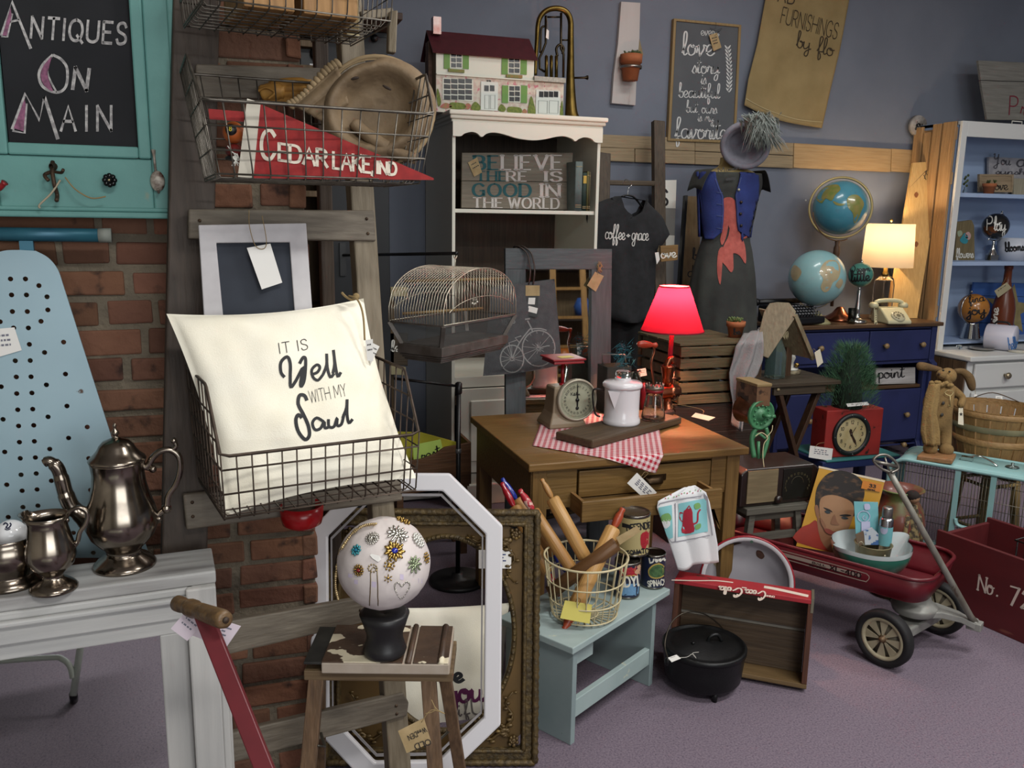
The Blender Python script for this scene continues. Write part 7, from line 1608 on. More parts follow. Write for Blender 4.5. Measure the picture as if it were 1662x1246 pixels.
# base
YF=4.36
B().box((0,(YF+YBk)/2-YC,ZC-.018),(WC+.04,YBk-YF,.036)).build('counter',M_hw,t,bev=.008)
b=B();b.box((0,(YF+.04+YBk)/2-YC,(ZC-.036)/2),(WC-.01,YBk-YF-.05,ZC-.036));b.build('base_cabinet',M_hw,t,bev=.002)
for i in range(6):b=B();b.box((-hw-.008,YF+.05+.11*i+.05-YC,(ZC-.04)/2),(.012,.105,ZC-.045));b.build('side_board',W_oldb,t,bev=.002)
dw=.52
for i in range(2):
 x=-hw+.05+dw/2+i*(dw+.05);d_=B().box((x,YF+.03-YC,ZC-.14),(dw,.02,.17)).build('drawer',M_hw,t,bev=.008)
 b=B();b.lathe([(0,0),(.01,0),(.008,.014),(.02,.022),(.024,.034),(.016,.044),(0,.046)],18,frame((x-.02 if i else lx(1633,620,YF),YF+.02-YC,ZC-.14),(0,-1,0)));b.build('knob',mat('knob_brushed_brass','9c9078',.3,.8),d_)
 B().box((x,YF+.03-YC,(ZC-.26)/2+.04),(dw,.02,ZC-.32)).build('door',M_hw,t,bev=.008)
b=B();b.lathe([(0,0),(.006,.0),(.006,.014),(.014,.02),(.016,.03),(.01,.04),(0,.042)],14,frame((lx(1555,562,YC-.03),-.019,at(1555,562,Y=YC-.03).z),(0,-1,0)));b.build('crystal_knob',M_glass,t)
# pallet boards leaning along the hutch side
W_pal=wood('pallet_wood','a2815a','896a45','z',c3='6b4f33',lo3=.64,hi3=.74,n3=.7);W_pine=wood('pine_board','c9a468','ba9458','z',rough=.5)
t=thing('wood_pallet','rough pine pallet panel covering the side of the white hutch','pallet',(XC-.03,(YC+YBk)/2,0));n=V((-1,0,0))
for i,(ya,yb,zz)in enumerate(((4.69,4.8,ztop+.002),(4.81,4.89,ztop-.002),(4.9,4.965,ztop-.05),(4.975,5.06,ztop-.01))):
 b=B();b.box((0,(ya+yb)/2-(YC+YBk)/2,zz/2),(.018,yb-ya-.006,zz-.01));b.build('plank',W_pal,t,bev=.002)
for z in(1.0,1.9,ztop-.08):b=B();b.box((.0175,0,z),(.016,.36,.08));b.build('cross_batten',W_pal,t)
t=thing('pine_board','bright new pine plank with knots leaning beside the lit lamp','plank',(4.58,4.93,ZT))
q=[at(1482,264,Y=4.93),at(1530,261,Y=4.9),at(1488,520,Y=4.72),at(1440,518,Y=4.75)]
f=V((0,0,0));a0=(q[0]+q[3])/2;nP=(q[1]-q[0]).cross(q[3]-q[0]).normalized();nP=nP if nP.dot(EYE-q[0])>0 else-nP
zlow=ZT+.002;qq=[]
for i,j in((0,3),(1,2)):d=q[j]-q[i];qq.append(q[i]+d*((zlow-q[i].z)/d.z))
pl_=[q[0],q[1],qq[1],qq[0]];n_=(pl_[1]-pl_[0]).cross(pl_[3]-pl_[0]).normalized();n_=n_ if n_.dot(EYE-pl_[0])>0 else-n_
b=B();b.add(pl_+[p-n_*.02 for p in pl_],[(0,1,2,3),(7,6,5,4),(0,4,5,1),(1,5,6,2),(2,6,7,3),(3,7,4,0)]);bo=part(b,'board',W_pine,t,bev=.001)
h=hitO(bo,.0012)
for x,y,r in((1487,316,4.5),(1507,311,1.6),(1487,396,4.5)):b=B();blob(b,[(x-r*.8,y),(x,y-r),(x+r*.8,y-.5),(x,y+r*1.1)],h,4);part(b,'knot',mat('pine_knot','7d4a26',.6),t)
b=B();line(b,[(1508,262),(1504,276),(1500,290)],.9,h);line(b,[(1501,278),(1505,284),(1499,284),(1503,292)],1.1,h);part(b,'ink_mark',M_ink,t)
# ---- things on the hutch
YI=4.9
def slabz(pxs,Y,th,nm,m,z,lab,cat,bev=.002,**k):
 o=slab(pxs,Y,th,nm,m,bev=bev);o.location.z=z+.0006;return tag(o,lab,cat)
W_wea=wood('weathered_grey_board','7f7d77','6a6862','x',c3='97958e',lo3=.6,hi3=.75,n3=.6)
t=thing('weathered_sign','weathered grey plank sign with red script standing on top of the white hutch','sign',at(1640,195,Y=4.86)-V((0,0,at(1640,195,Y=4.86).z-ztop)))
t.location.z=ztop;zb=at(1640,193.5,Y=4.86).z
for q in([(1588,98),(1720,104),(1720,134),(1592,130)],[(1592,131),(1720,135),(1720,196),(1602.5,194)]):part(plate(q,hitY(4.86),.02,V((0,-1,0))),'plank',W_wea,t,bev=.002)
b=B();wr(b,'Prelude',(1638,186),(1712,190),30,hitY(4.858),.07,style='s');part(b,'red_script',mat('sign_script_red','6e2030',.8),t)
b=B();b.box((0,0,.01),(.03,.0,.0));
b=B()
for dz in(.004,.03):b.tube([at(1640,194,Y=4.76)*1,at(1662,195.5,Y=4.76)],.003,6);b.v=b.v
o_=at(1651,195,Y=4.76);t=thing('sign_easel','small white wire easel in front of the weathered sign on the hutch','easel',V((o_.x,4.76,ztop)))
b=B();b.tube([(-.045,0,.004),(-.045,0,.03),(.045,0,.03),(.045,0,.004)],.0035,6,closed=True);b.tube([(-.045,0,.005),(-.045,.05,.005)],.003,6);b.tube([(.045,0,.005),(.045,.05,.005)],.003,6);b.build('wire_frame',M_white,t)
zA,zB_=zs[0]+.0015,zs[1]+.0015;zL=ZC+.0375
M_dist=mat('distressed_board_pale','8f8d93',.8,col2='a3a1a4',nscale=22)
o=slabz([(1606,245.5),(1700,250),(1700,310),(1606,308)],5.0,.02,'wooden_sign',M_dist,zA,'pale grey sign reading You and more script, upper shelf of the hutch','sign')
b=B();hh=hitY(4.998);wr(b,'You',(1612,266),(1640,268),17,hh,.09,style='s');wr(b,'are',(1650,270),(1690,272),24,hh,.09,style='s');wr(b,'sunshine',(1616,282),(1690,284),10,hh,.08,style='s');b.v=[v-o.location for v in b.v];b.build('lettering',mat('letter_grey','4b4950',.8),o)
W_pale=wood('pale_pallet','a08c70','8b785e','x')
t=thing('pallet_sign','small pale framed sign with love script behind the clay pot in the hutch','sign',V((at(1620,311,Y=4.93).x,4.93,zA)))
part(plate([(1592,284),(1644,284),(1643,311),(1591,311)],hitY(4.93),.012,V((0,-1,0))),'panel',W_pale,t)
for q in([(1590,282.5),(1645.5,283),(1645.5,286),(1590,285.5)],[(1590,308.5),(1643.5,309),(1643.5,312),(1590,311.5)],[(1590,285.5),(1593,285.5),(1593,308.5),(1590,308.5)],[(1642,286),(1645.5,286),(1644,309),(1641.5,309)]):part(plate(q,hitY(4.925),.02,V((0,-1,0))),'frame',W_pale,t)
b=B();wr(b,'ove',(1615,308),(1636,308),17,hitY(4.928),.07,style='s');part(b,'lettering',M_ink,t)
for o2 in[t]:o2.location=o2.location
o=slabz([(1646,284),(1700,286),(1700,314),(1646,312)],4.94,.02,'slatted_sign',wood('slat_sign_cream','a39c88','8f8874','z'),zA,'cream slatted sign beside the small love sign in the hutch','sign')
c=V((at(1606,300,Y=4.83).x,4.83,zA));k=sz(1,c);t=thing('succulent_pot','small clay pot with a dark succulent on the upper shelf of the hutch','plant',c)
b=pot(V(),10.5*k,17*k);b.build('clay_pot',M_terra,t);rng=random.Random(2);b=B();succ(b,V((0,0,15.5*k)),8*k,6,6*k,rng);b.build('succulent',M_succ,t)
c=V((at(1567,300,Y=4.95).x,4.95,zA));t=thing('leaf_sprig','tiny dark sprig in a bud vase at the near end of the upper hutch shelf','sprig',c);b=B();b.lathe([(0,0),(.012,0),(.016,.02),(.007,.04),(.009,.05)],14);b.build('bud_vase',M_glass,t);b=B()
for i in range(7):b.sph((.012*cos(i*2),.01*sin(i*2),.06+.012*i),.012,8,5,None,(1,.4,.8))
b.build('leaves',M_succ,t)
# second shelf
t=thing('flower_sign','small brown gable topped sign with painted flowers in the hutch','sign',V((at(1566,424,Y=4.9).x,4.9,zB_)))
part(plate([(1554,360),(1577,357),(1581,366),(1582,424),(1549,424)],hitY(4.9),.025,V((0,-1,0))),'board',wood('flower_board','75684a','63573c','z'),t)
h=hitY(4.898)
for pts,m_,nm in(([(1561,384),(1566,378),(1571,384),(1570,394),(1563,395),(1558,390)],mat('petal_teal','2f7f8c',.7),'flower'),([(1566,380),(1572,376),(1576,382),(1573,389),(1568,386)],mat('petal_pink','b59490',.7),'flower'),([(1554,376),(1560,374),(1562,380),(1556,384)],mat('petal_sage','8f9a80',.7),'flower')):
 b=B();blob(b,pts,h,4);part(b,nm,m_,t)
b=B();wr(b,'flowers',(1552,418),(1580,418),15,h,.1,style='s');part(b,'lettering',M_white,t)
c=at(1616,367,Y=4.85);k=sz(1,c);t=thing('chrome_globe','dark globe lettered play on a chrome stand in the hutch','globe',V((c.x,4.85,zB_)))
so=part(B().sph(c,20.5*k,28,18),'sphere',mat('dark_globe','2b2a28',.15,.5,col2='7d4a22',nscale=9,lo=.55,hi=.62,coat=.4),t);h=hitO(so,.002);b=B();wr(b,'Play',(1602,373),(1632,374),22,h,.1,style='s');part(b,'lettering',M_white,t)
b=B();b.tube([c+V((23*k*cos(a),0,23*k*sin(a)))for a in[i/20*3.3-2.1 for i in range(21)]],.004,8);b.sph(c+V((10*k,0,23*k)),.008,8,6);b.sph(c+V((-12*k,0,-22*k)),.006,8,6);part(b,'meridian_arc',M_chr,t)
h_=c.z-22*k-zB_;b=B();b.lathe([(0,h_),(.01,h_),(.008,h_-.02),(.014,h_-.06),(.022,.07),(.03,.05),(.034,.04)],18);b.box((0,0,.02),(.07,.05,.04));b.build('stand',M_chr,t)
c=V((at(1643,424,Y=4.84).x,4.84,zB_));k=sz(1,c);t=thing('white_bucket','white bucket with black script on the middle hutch shelf','bucket',c)
bo=B().lathe([(0,0),(21*k,0),(26.5*k,36*k),(25.5*k,36*k),(20*k,2*k),(0,2*k)],36).build('body',mat('bucket_white','b9bfcc',.4),t)
h=hitO(bo,.002);b=B();wr(b,'blooms',(1632,408),(1662,406),15,h,.16,style='s');part(b,'lettering',M_ink,t)
# counter level
c=at(1580,500,Y=4.86);k=sz(1,c);t=thing('orange_globe','orange lettered globe on a ribbed chrome base in the hutch','globe',V((c.x,4.86,zL)))
so=part(B().sph(c,23.5*k,32,20),'sphere',mat('orange_globe','a8702f',.25,col2='94602a',nscale=9,coat=.3),t);h=hitO(so,.002);b=B();wr(b,'find',(1573,492),(1598,488),13,h,.1,style='s');wr(b,'joy',(1572,511),(1600,509),17,h,.1,style='s');part(b,'lettering',M_ink,t)
b=B();b.tube([c+V((25*k*cos(a),0,25*k*sin(a)))for a in[i/20*2.9+1.9 for i in range(21)]],.004,8);b.sph(c+V((-8*k,0,27*k)),.01,8,6);part(b,'meridian_arc',M_chr,t)
h_=c.z-24*k-zL;b=B();pr_=[(0,h_),(.03,h_)];
for i in range(9):z=h_*(1-i/8);pr_+=[(.05+.022*i/8,z),(.046+.022*i/8,max(0,z-h_*.06))]
b.lathe(pr_+[(0,0)],28);b.build('ribbed_base',M_chr,t)
t=thing('star_sign','blue plank sign with a tan star standing in the hutch','sign',V((at(1640,540,Y=4.98).x,4.98,zL)))
M_bp=mat('blue_plank','2f5292',.8,col2='3c5f9c',nscale=12,stretch=(.2,1,1),col3='7d735c',n3=8,lo3=.62,hi3=.68)
for i in range(4):part(plate([(1581,458+i*22),(1720,461+i*22),(1718,482+i*22),(1578,479+i*22)],hitY(4.98),.015,V((0,-1,0))),'plank',M_bp,t)
b=B();h=hitY(4.978);sx,sy=1640,502;blob(b,[(sx+(44 if i%2==0 else 18)*sin(i*PI/5+.15),sy-(42 if i%2==0 else 17)*cos(i*PI/5+.15))for i in range(10)],h,0);part(b,'star',mat('star_tan','8f8158',.8,col2='7a6d48',nscale=14),t)
c=V((at(1624,540,Y=4.8).x,4.8,zL));k=sz(1,c);t=thing('brown_bottle','tall brown painted bottle with white script and a tag in the hutch','bottle',c)
bo=B().lathe([(r*k,z*k)for r,z in[(0,0),(16,0),(17,4),(17,50),(14,66),(8,84),(6,94),(5.5,112),(6.5,113),(6.5,118),(5,119),(0,119)]],28,Matrix.Translation((0,0,0))@Matrix.Shear('XZ',4,(.1,0))if False else None).build('glass_body',mat('brown_bottle_paint','5d2c18',.3),t);bo.rotation_euler=(0,.0,0)
h=hitO(bo,.002);b=B();wr(b,'wine',(1617,533),(1621,500),14,h,.12,style='s');part(b,'white_script',M_white,t)
hT=lambda x,y:at(x,y,Y=4.72)
price_tag('tan tag looped over the neck of the brown bottle',[hT(1614,472),hT(1634,458),hT(1642,467),hT(1620,483)],m=mat('tag_tan_pale','9c9478',.8),lines=1,string=[hT(1620,474),hT(1630,456),hT(1633,450)])
c=V((at(1632,565,Y=4.52).x,4.52,ZC));k=sz(1,c);t=thing('round_box','round white case with a black handle and hello in blue script on the counter','box',c)
F=frame((-.02,.02,20*k),(-.35,-.94,0));Fi=frame((0,0,0),V((.45,-.9,0)),(0,0,1))
Fx=frame((0,.05,20.5*k),V((.5,-.87,0)),(.87,.5,0));b=B();b.lathe([(0,-.09),(20*k,-.09),(21*k,-.086),(21*k,.088),(20*k,.094),(0,.094)],40,Fx)
b.v=[V((v.x,v.y,max(v.z,.001)))for v in b.v];bo=b.build('case',mat('case_white','c5c4d2',.4),t)
b=B();b.tube(catmull([Fx@V((0,20.5*k,-.05)),Fx@V((0,25*k,-.03)),Fx@V((0,25*k,.03)),Fx@V((0,20.5*k,.05))],5),.007,8);b.build('handle',M_black,t)
h=hitO(bo,.0015);b=B();wr(b,'hello',(1638,567),(1655,564),19,h,.1,style='s');part(b,'blue_script',mat('script_blue','2f6fb5',.6),t)
c=V((at(1592,566,Y=4.6).x,4.6,ZC));b=B();b.lathe([(0,0),(.05,0),(.085,.012),(.087,.014),(.05,.006),(0,.006)],32,Matrix.Translation(c));tag(b.build('plate',mat('grey_plate','8f8d88',.3)),'small grey plate lying on the hutch counter beside the crystal knob','plate')
c=V((at(1655,577,Y=4.44).x,4.46,ZC));b=B();b.lathe([(0,0),(.06,0),(.062,.012),(.0,.014)],28,Matrix.Translation(c));tag(b.build('coaster',mat('coaster_pale','b3b0a4',.7)),'pale round coaster at the front of the hutch counter','coaster')
# ================================================================ slatted crate, scarf, side table, grinder, clock, radio
Yk=3.6;W_crate=wood('crate_slat_wood','5f5238','4a3f2a','x',c3='75664a',lo3=.62,hi3=.75,n3=.6);W_cratez=wood('crate_corner_wood','4f4430','3f3524','z')
x0,x1=at(1104,600,Y=Yk).x,at(1225,600,Y=Yk).x;z0,z1=at(1103,659,Y=Yk).z,at(1106,562,Y=Yk).z;Dk=.46;Wk=x1-x0
def crate(name,label,x0,W,y,D,z0,z1,n,m,mz_,**k):
 t=thing(name,label,'crate',(x0+W/2,y,z0),**k);H=z1-z0;hs=H/n
 for i in range(n):
  for yy in(.006,D-.006):B().box((0,yy,hs*(i+.5)),(W,.012,hs*.8)).build('slat',m,t,bev=.002)
  for s in(-1,1):B().box((s*(W/2-.02),D/2,hs*(i+.5)),(.014,D-.05,hs*.8)).build('side_slat',m,t,bev=.002)
 for s in(-1,1):
  for yy in(.03,D-.03):B().box((s*(W/2-.04),yy,H/2),(.03,.03,H)).build('corner_post',mz_,t)
 for i in range(4):B().box((0,D*(i+.5)/4,H+.006),(W+.01,D/4-.008,.012)).build('top_slat',m,t,bev=.002)
 return t
crate('slatted_crate','brown slatted wooden crate with a clay pot and a grey scarf on top',x0,Wk,Yk,Dk,z0,z1,5,W_crate,W_cratez)
tdk=thing('wooden_chest','dark wooden chest underneath the slatted crate','chest',(x0+Wk/2+.05,Yk+.02,0));W_ch=wood('dark_chest_wood','2e2018','241811','x')
B().box((0,Dk/2,(z0-.001)/2),(Wk+.12,Dk+.02,z0-.001)).build('body',W_ch,tdk,bev=.004);B().box((0,-.008,z0*.55),(Wk+.06,.012,z0*.5)).build('front_panel',W_ch,tdk,bev=.006)
zt=z1+.0125;c=V((at(1193,547,z=zt).x,at(1193,547,z=zt).y,zt));k=sz(1,c)
t=thing('succulent_pot','clay pot of green succulents standing on the slatted crate','plant',c);bo=pot(V(),15*k,26*k).build('clay_pot',M_terra,t)
rng=random.Random(8);b=B();succ(b,V((0,0,24*k)),12*k,9,7*k,rng);b.build('succulents',mat('succulent_green','4a5a30',.6,col2='5f6f40',nscale=60),t)
h=hitO(bo,.0015);b=B();wr(b,'be',(1191,543),(1202,542),10,h,.12,style='s');part(b,'lettering',M_ink,t)
# scarf
L_=[(1207,541),(1190,563),(1186,584),(1183,604),(1185,630),(1189,655),(1188,690)];R_=[(1236,531),(1235,560),(1234,585),(1229,606),(1214,626),(1204,652),(1201,700)]
def scf(u,v):
 i=min(int(v*6),5);g=v*6-i;y_=Yk-.035 if v>.12 else Yk-.035+.12*(1-v/.12);hh=hitY(y_)
 a=hh(*[L_[i][j]*(1-g)+L_[i+1][j]*g for j in(0,1)]);c=hh(*[R_[i][j]*(1-g)+R_[i+1][j]*g for j in(0,1)])
 return a*(1-u)+c*u+V((.006*sin(v*9),-.022*sin(PI*u)-.014*sin(u*13+v*4),0))
b=B();b.grid(scf,36,40);o=b.build('scarf',mat('scarf_grey','8d8a8a',.95,col2='7f7c7d',nscale=8,bump=.3,bscale=160),solid=.006);tag(o,'pale grey scarf draped over the end of the slatted crate','scarf')
# folding side table
Yt=3.5;zt=at(1305,621,Y=Yt).z;W_ft=wood('side_table_wood','41372b','342b21','x',rough=.5);W_ftz=wood('side_table_leg','3f2a1c','301f14','z',rough=.5)
xa,xb=at(1249,621,Y=Yt).x,at(1366,621,Y=Yt).x;yb=at(1205,602,z=zt).y
t=thing('side_table','dark folding wooden side table with crossed legs carrying the green bottle','table',((xa+xb)/2,Yt,0));ox=(xa+xb)/2
for i in range(4):
 w_=(yb-Yt)/4;B().box((0,w_*(i+.5),zt-.009),(xb-xa,w_-.004,.018)).build('top_slat',W_ft,t,bev=.002)
pa,pb_=at(1255,642,Y=Yt+.02),at(1338,642,Y=Yt+.02)
B().box(((pa.x+pb_.x)/2-ox,.025,(zt-.018+pa.z)/2),(pb_.x-pa.x,.02,zt-.018-pa.z)).build('apron',W_ft,t,bev=.003)
b=B();q=at(1263,632,Y=Yt+.014);b.lathe([(0,0),(.008,.001),(.008,.004),(0,.006)],12,frame((q.x-ox,.015,q.z),(0,-1,0)));b.build('peg',mat('peg_pale','9c8d6c',.5),t)
for s,y in((1,.04),(-1,.07),(1,yb-Yt-.05),(-1,yb-Yt-.08)):
 b=B();hx=(xb-xa)/2-.04;b.bar((-s*hx*.75,y,zt-.05),(s*hx*.9,y,.012),.045,.022,(0,1,0));b.build('leg',W_ftz,t,bev=.003)
# peaked board house
hP=lambda x,y,Y:at(x,y,Y=Y)
t=thing('board_house','weathered picket birdhouse with a steep board roof on the side table','birdhouse',(at(1265,600,Y=3.66).x,3.66,zt))
W_wth=wood('weathered_picket','7d7058','675b46','z',c3='8f836a',lo3=.6,hi3=.75,n3=.6)
n1=V((-.55,-1,.45)).normalized();P1=at(1268,510,Y=3.62);h1=lambda x,y:atp(x,y,P1,n1)
part(plate([(1240,506),(1249,492),(1261,490),(1281,491),(1292,505),(1289,518),(1247,581),(1224,572)],h1,.02,n1),'roof_board',W_wth,t,bev=.002)
p0,p1,p2,p3=h1(1291,508),h1(1287,521),at(1317,583,Y=3.62),at(1322,580,Y=3.66)
b=B();r0,r1=h1(1290,506),h1(1262,552)
top_=h1(1290,512);dn=at(1319,582,Y=3.6);b.bar(top_+V((0,.0,0)),dn,.016,.016,(0,1,0));ax=(dn-top_);bk=V((-.1,.16,.02));b.add([top_,dn,dn+bk,top_+bk],[(0,1,2,3)]);part(b,'roof_board',W_wth,t,solid=.008)
for x in(1236,1284):q=at(x,600,Y=3.66);b=B();b.box((q.x,3.7,(zt+at(x,565,Y=3.66).z)/2),(.035,.03,at(x,565,Y=3.66).z-zt));part(b,'post',wood('house_post','4a3422','3a2718','z'),t)
price_tag('cream tag hanging from the roof edge of the picket birdhouse',[at(1322,572,Y=3.56),at(1331,566,Y=3.56),at(1336,588,Y=3.56),at(1327,596,Y=3.56)],m=mat('tag_card_cream','c9c2ae',.7),lines=0,string=[at(1318,580,Y=3.58),at(1320,566,Y=3.57),at(1326,572,Y=3.56)])
# green bottle
c=at(1257,613,z=zt);k=sz(1,c);t=thing('glass_bottle','square aqua glass bottle corked and tied with twine on the side table','bottle',c)
pr_=[(0,0),(15,0),(16.5,2),(16.5,36),(15,44),(8.5,60),(6,70),(6,76),(4.5,76),(4.5,70),(7,60),(13.5,44),(15,36),(15,4),(0,4)]
B().lathe([(r*k,z*k)for r,z in pr_],4,Matrix.Rotation(PI/4+.15,4,'Z')).build('glass_body',mat('aqua_glass','d5ebe2',.04,trans=.95,ior=1.45),t,bev=.006,seg=3)
b=B();b.lathe([(0,70*k),(4.2*k,70*k),(5.5*k,86*k),(0,87*k)],14);b.build('cork',mat('cork','9c7548',.85,col2='7f5c36',nscale=60),t)
b=B()
for i in range(26):a=i*.9;b.tube([V((6.5*k*cos(a),6.5*k*sin(a),(64+i*.35)*k)),V((7*k*cos(a+.9),7*k*sin(a+.9),(64+(i+1)*.35)*k))],.0013,5)
for i in range(10):b.tube(catmull([V((4*k,-4*k,70*k)),V(((2+i*1.2)*k,-8*k,(72+i*1.3%7)*k)),V(((6+i*.9)*k,-8*k,(66-i%4)*k))],3),.0011,4)
b.tube(catmull([V((-4*k,-4*k,68*k)),V((-7*k,-4*k,80*k)),V((-3*k,-4*k,92*k)),V((0,-4*k,93*k))],5),.0016,5);b.build('twine',mat('twine_pale','b3a684',.9),t)
# ring ornament on a wood slice
c=at(1284,606,z=zt);k=sz(1,c);t=thing('wood_slice','little bark edged wood slice under the white ring ornament','coaster',c);B().lathe([(0,0),(15*k,0),(16*k,2*k),(15.5*k,6*k),(14*k,6.5*k),(0,6.5*k)],28,None,.8).build('slice',mat('bark_slice','8f8770',.8,col2='5b4f3d',nscale=40),t)
c2=c+V((-.006,0,6.6*k));t=thing('ring_ornament','white ring ornament with a yellow blossom standing on the wood slice','ornament',c2);M_cer=mat('white_ceramic','bdbcb4',.3)
rc=V((2*k,0,41*k));b=B();b.tube([rc+V((14*k*cos(a),0,16*k*sin(a)))for a in[i*2*PI/28 for i in range(28)]],3.2*k,10,closed=True);b.build('ring',M_cer,t)
b=B();b.lathe([(0,0),(12*k,0),(12*k,2*k),(5*k,4*k),(4*k,12*k),(7*k,20*k),(4*k,26*k),(0,26*k)],20);b.build('pedestal',M_cer,t)
b=B();b.sph((2*k,-3*k,30*k),5*k,10,8,None,(1.2,.8,.8));
for i in range(6):b.sph((2*k+4*k*cos(i),-4*k,32*k+3*k*sin(i)),3*k,8,6)
b.build('blossom',mat('blossom_yellow','b3b04a',.7),t);b=B();b.sph((7*k,-6*k,8*k),4*k,10,8);b.build('gold_bead',gold,t)
# hand cranked grinder clamped at the desk corner
c=at(1236,673,d=3.05);k=sz(1,c);pz=ZD
t=thing('hand_grinder','rusty tin hand grinder with a green iron wheel clamped to the desk corner','grinder',V((c.x,c.y,at(1236,745,d=3.05).z)))
P=lambda x,y,dd=0:at(x,y,d=3.05+dd)
M_tin=mat('rusty_tin','5b4738',.5,.5,col2='7d5c42',nscale=16,col3='3c2d24',n3=20);M_ting=mat('grey_tin','55605c',.5,.5,col2='4a4a42',nscale=20);M_gri=mat('green_iron','3f7550',.45,.1,col2='356644',nscale=20,bump=.1,bscale=80)
ce=P(1222,637,.035);F=Matrix.Translation(ce)
b=B();b.box((0,0,0),(26*k,60*k,34*k),F);part(b,'hopper',M_tin,t,bev=.002)
b=B();b.box((0,0,18*k),(28*k,62*k,5*k),F);part(b,'wooden_lid',wood('grinder_lid_wood','8a744e','74603e','x'),t,bev=.002)
d1=P(1236,673);d0=d1+V((-.012,.1,.006));b=B();b.lathe([(0,0),(22*k,0),(24*k,3*k),(22*k,6*k),(21*k,(d1-d0).length-.004),(23*k,(d1-d0).length),(0,(d1-d0).length)],30,frame(d0,d1-d0));part(b,'drum',mat('copper_rust_drum','7a4a30',.35,.8,col2='4f3526',nscale=14),t)
Fw=frame(P(1236,673,-.01),V((.06,-1,0)),(0,0,1));b=B();b.lathe([(0,-.012),(23*k,-.012),(25*k,-.008),(25*k,.002),(22*k,.004),(21*k,0),(9*k,0),(8*k,.008),(0,.01)],36,Fw)
for i in range(12):b.sph((0,0,0),2.2*k,7,5,Fw@TR(15*k*cos(i*PI/6),15*k*sin(i*PI/6),.001))
part(b,'wheel',M_gri,t)
b=B();b.tube([Fw@V((0,0,.006)),Fw@V((-1*k,-8*k,.03))],3.2*k,10);b.tube([Fw@V((-1*k,-8*k,.028)),Fw@V((0,-15*k,.034))],2.8*k,8);part(b,'crank_stub',M_gri,t)
b=B();b.tube(catmull([P(1227,694),P(1220,712),P(1224,742)],5),4.2*k,8);b.tube(catmull([P(1243,694),P(1246,712),P(1237,744)],5),3.6*k,8);b.tube([P(1231,744),P(1231,716)],2.6*k,8);b.tube(catmull([P(1221,712),P(1231,704),P(1243,712)],5),2.4*k,8);part(b,'clamp',M_gri,t)
b=B();b.tube(catmull([P(1226,708,-.02),P(1236,702,-.02),P(1246,710,-.02),P(1240,720,-.02),P(1238,738,-.02),P(1240,758,-.02)],6),.0018,5);b.tube(catmull([P(1243,710,-.02),P(1252,700,-.02),P(1254,690,-.02)],4),.0016,5);part(b,'twine',mat('twine_pale','b3a684',.9),t)
# red clock with grass, on a low bench
Yq=3.5;a_,c_=at(1339,737,Y=Yq),at(1424,744,Y=Yq);zc=(a_.z+c_.z)/2;k=sz(1,a_)
tb=thing('low_bench','low blue bench with a teal cover under the red clock','bench',((a_.x+c_.x)/2+.05,Yq+.12,0))
B().box((0,0,zc-.03),(.5,.3,.04)).build('seat',mat('bench_navy','1f2a52',.5),tb,bev=.004);B().box((0,0,zc-.006),(.46,.31,.01)).build('teal_cover',mat('teal_cover','2f6a6a',.7),tb,bev=.003)
for sx in(-1,1):
 for sy in(-1,1):B().box((sx*.21,sy*.11,(zc-.05)/2),(.045,.045,zc-.05)).build('leg',MATS['bench_navy'],tb)
HH=(at(1342,660,Y=Yq).z-a_.z);WW=c_.x-a_.x+.004
t=thing('red_clock','chippy red box clock with a round cream dial and grass growing from its top','clock',((a_.x+c_.x)/2,Yq,zc),radians(-3))
M_rbox=mat('red_box_paint','8a2420',.6,col2='7a1f1c',nscale=9,col3='2a1512',n3=18,lo3=.64,hi3=.68)
b=B();b.box((0,.06,HH/2),(WW,.12,HH));b.build('case',M_rbox,t,bev=.005)
ld=t.matrix_basis.inverted()@at(1382,705,Y=Yq-.004);Fd=frame((ld.x,-.001,ld.z),(0,-1,0),(1,0,0));r=28*k
b=B();b.lathe([(r,.004),(r*1.06,.014),(r*1.24,.012),(r*1.27,0),(r,0)],48,Fd);bz=b.build('bezel',mat('clock_bezel','14191a',.5),t)
for i in range(8):a=i*PI/4+.1;b=B();b.tube([Fd@V((r*1.16*cos(a)+.004*cos(j),r*1.16*sin(a)+.004*sin(j),.014))for j in[q*PI/3 for q in range(6)]],.0008,5,closed=True);b.build('screw_ring',M_chr,bz)
b=B();b.lathe([(0,.003),(r,.003)],44,Fd);df=b.build('dial',mat('clock_dial','a89b78',.6,col2='96875f',nscale=16),t)
b=B()
for i in range(1,13):a=PI/2-i*PI/6;txt(b,str(i),r*.2,lambda u,v:Fd@V((u,v,.0038)),.16,x0=r*.74*cos(a),y0=r*.74*sin(a)-r*.1,align='c')
b.build('numerals',M_ink,df)
b=B()
for(dx,dy,w0)in((.38,-.62,.05),(-.12,.36,.06),(.3,.5,.015)):
 L=hypot(dx,dy);ux,uy=dx/L,dy/L;b.add([Fd@V((x*r,y*r,.005))for x,y in((-uy*w0-ux*.1,ux*w0-uy*.1),(dx*.7-uy*w0*1.6,dy*.7+ux*w0*1.6),(dx,dy),(dx*.7+uy*w0*1.6,dy*.7-ux*w0*1.6),(uy*w0-ux*.1,-ux*w0-uy*.1))],[(4,3,2,1,0)])
b.lathe([(0,.007),(r*.07,.006),(r*.08,.003)],14,Fd);b.build('hands',mat('clock_hands','2c1c12',.5),df)
M_gr=mat('grass_green','2c4e37',.7,col2='44694a',nscale=40)
tg=thing('faux_grass','dense tuft of dark green grass standing on the red clock','plant',((a_.x+c_.x)/2,Yq+.07,zc+HH))
rng=random.Random(12);b=B();Hg=at(1384,549,Y=Yq+.07).z-zc-HH;Rg=49*k
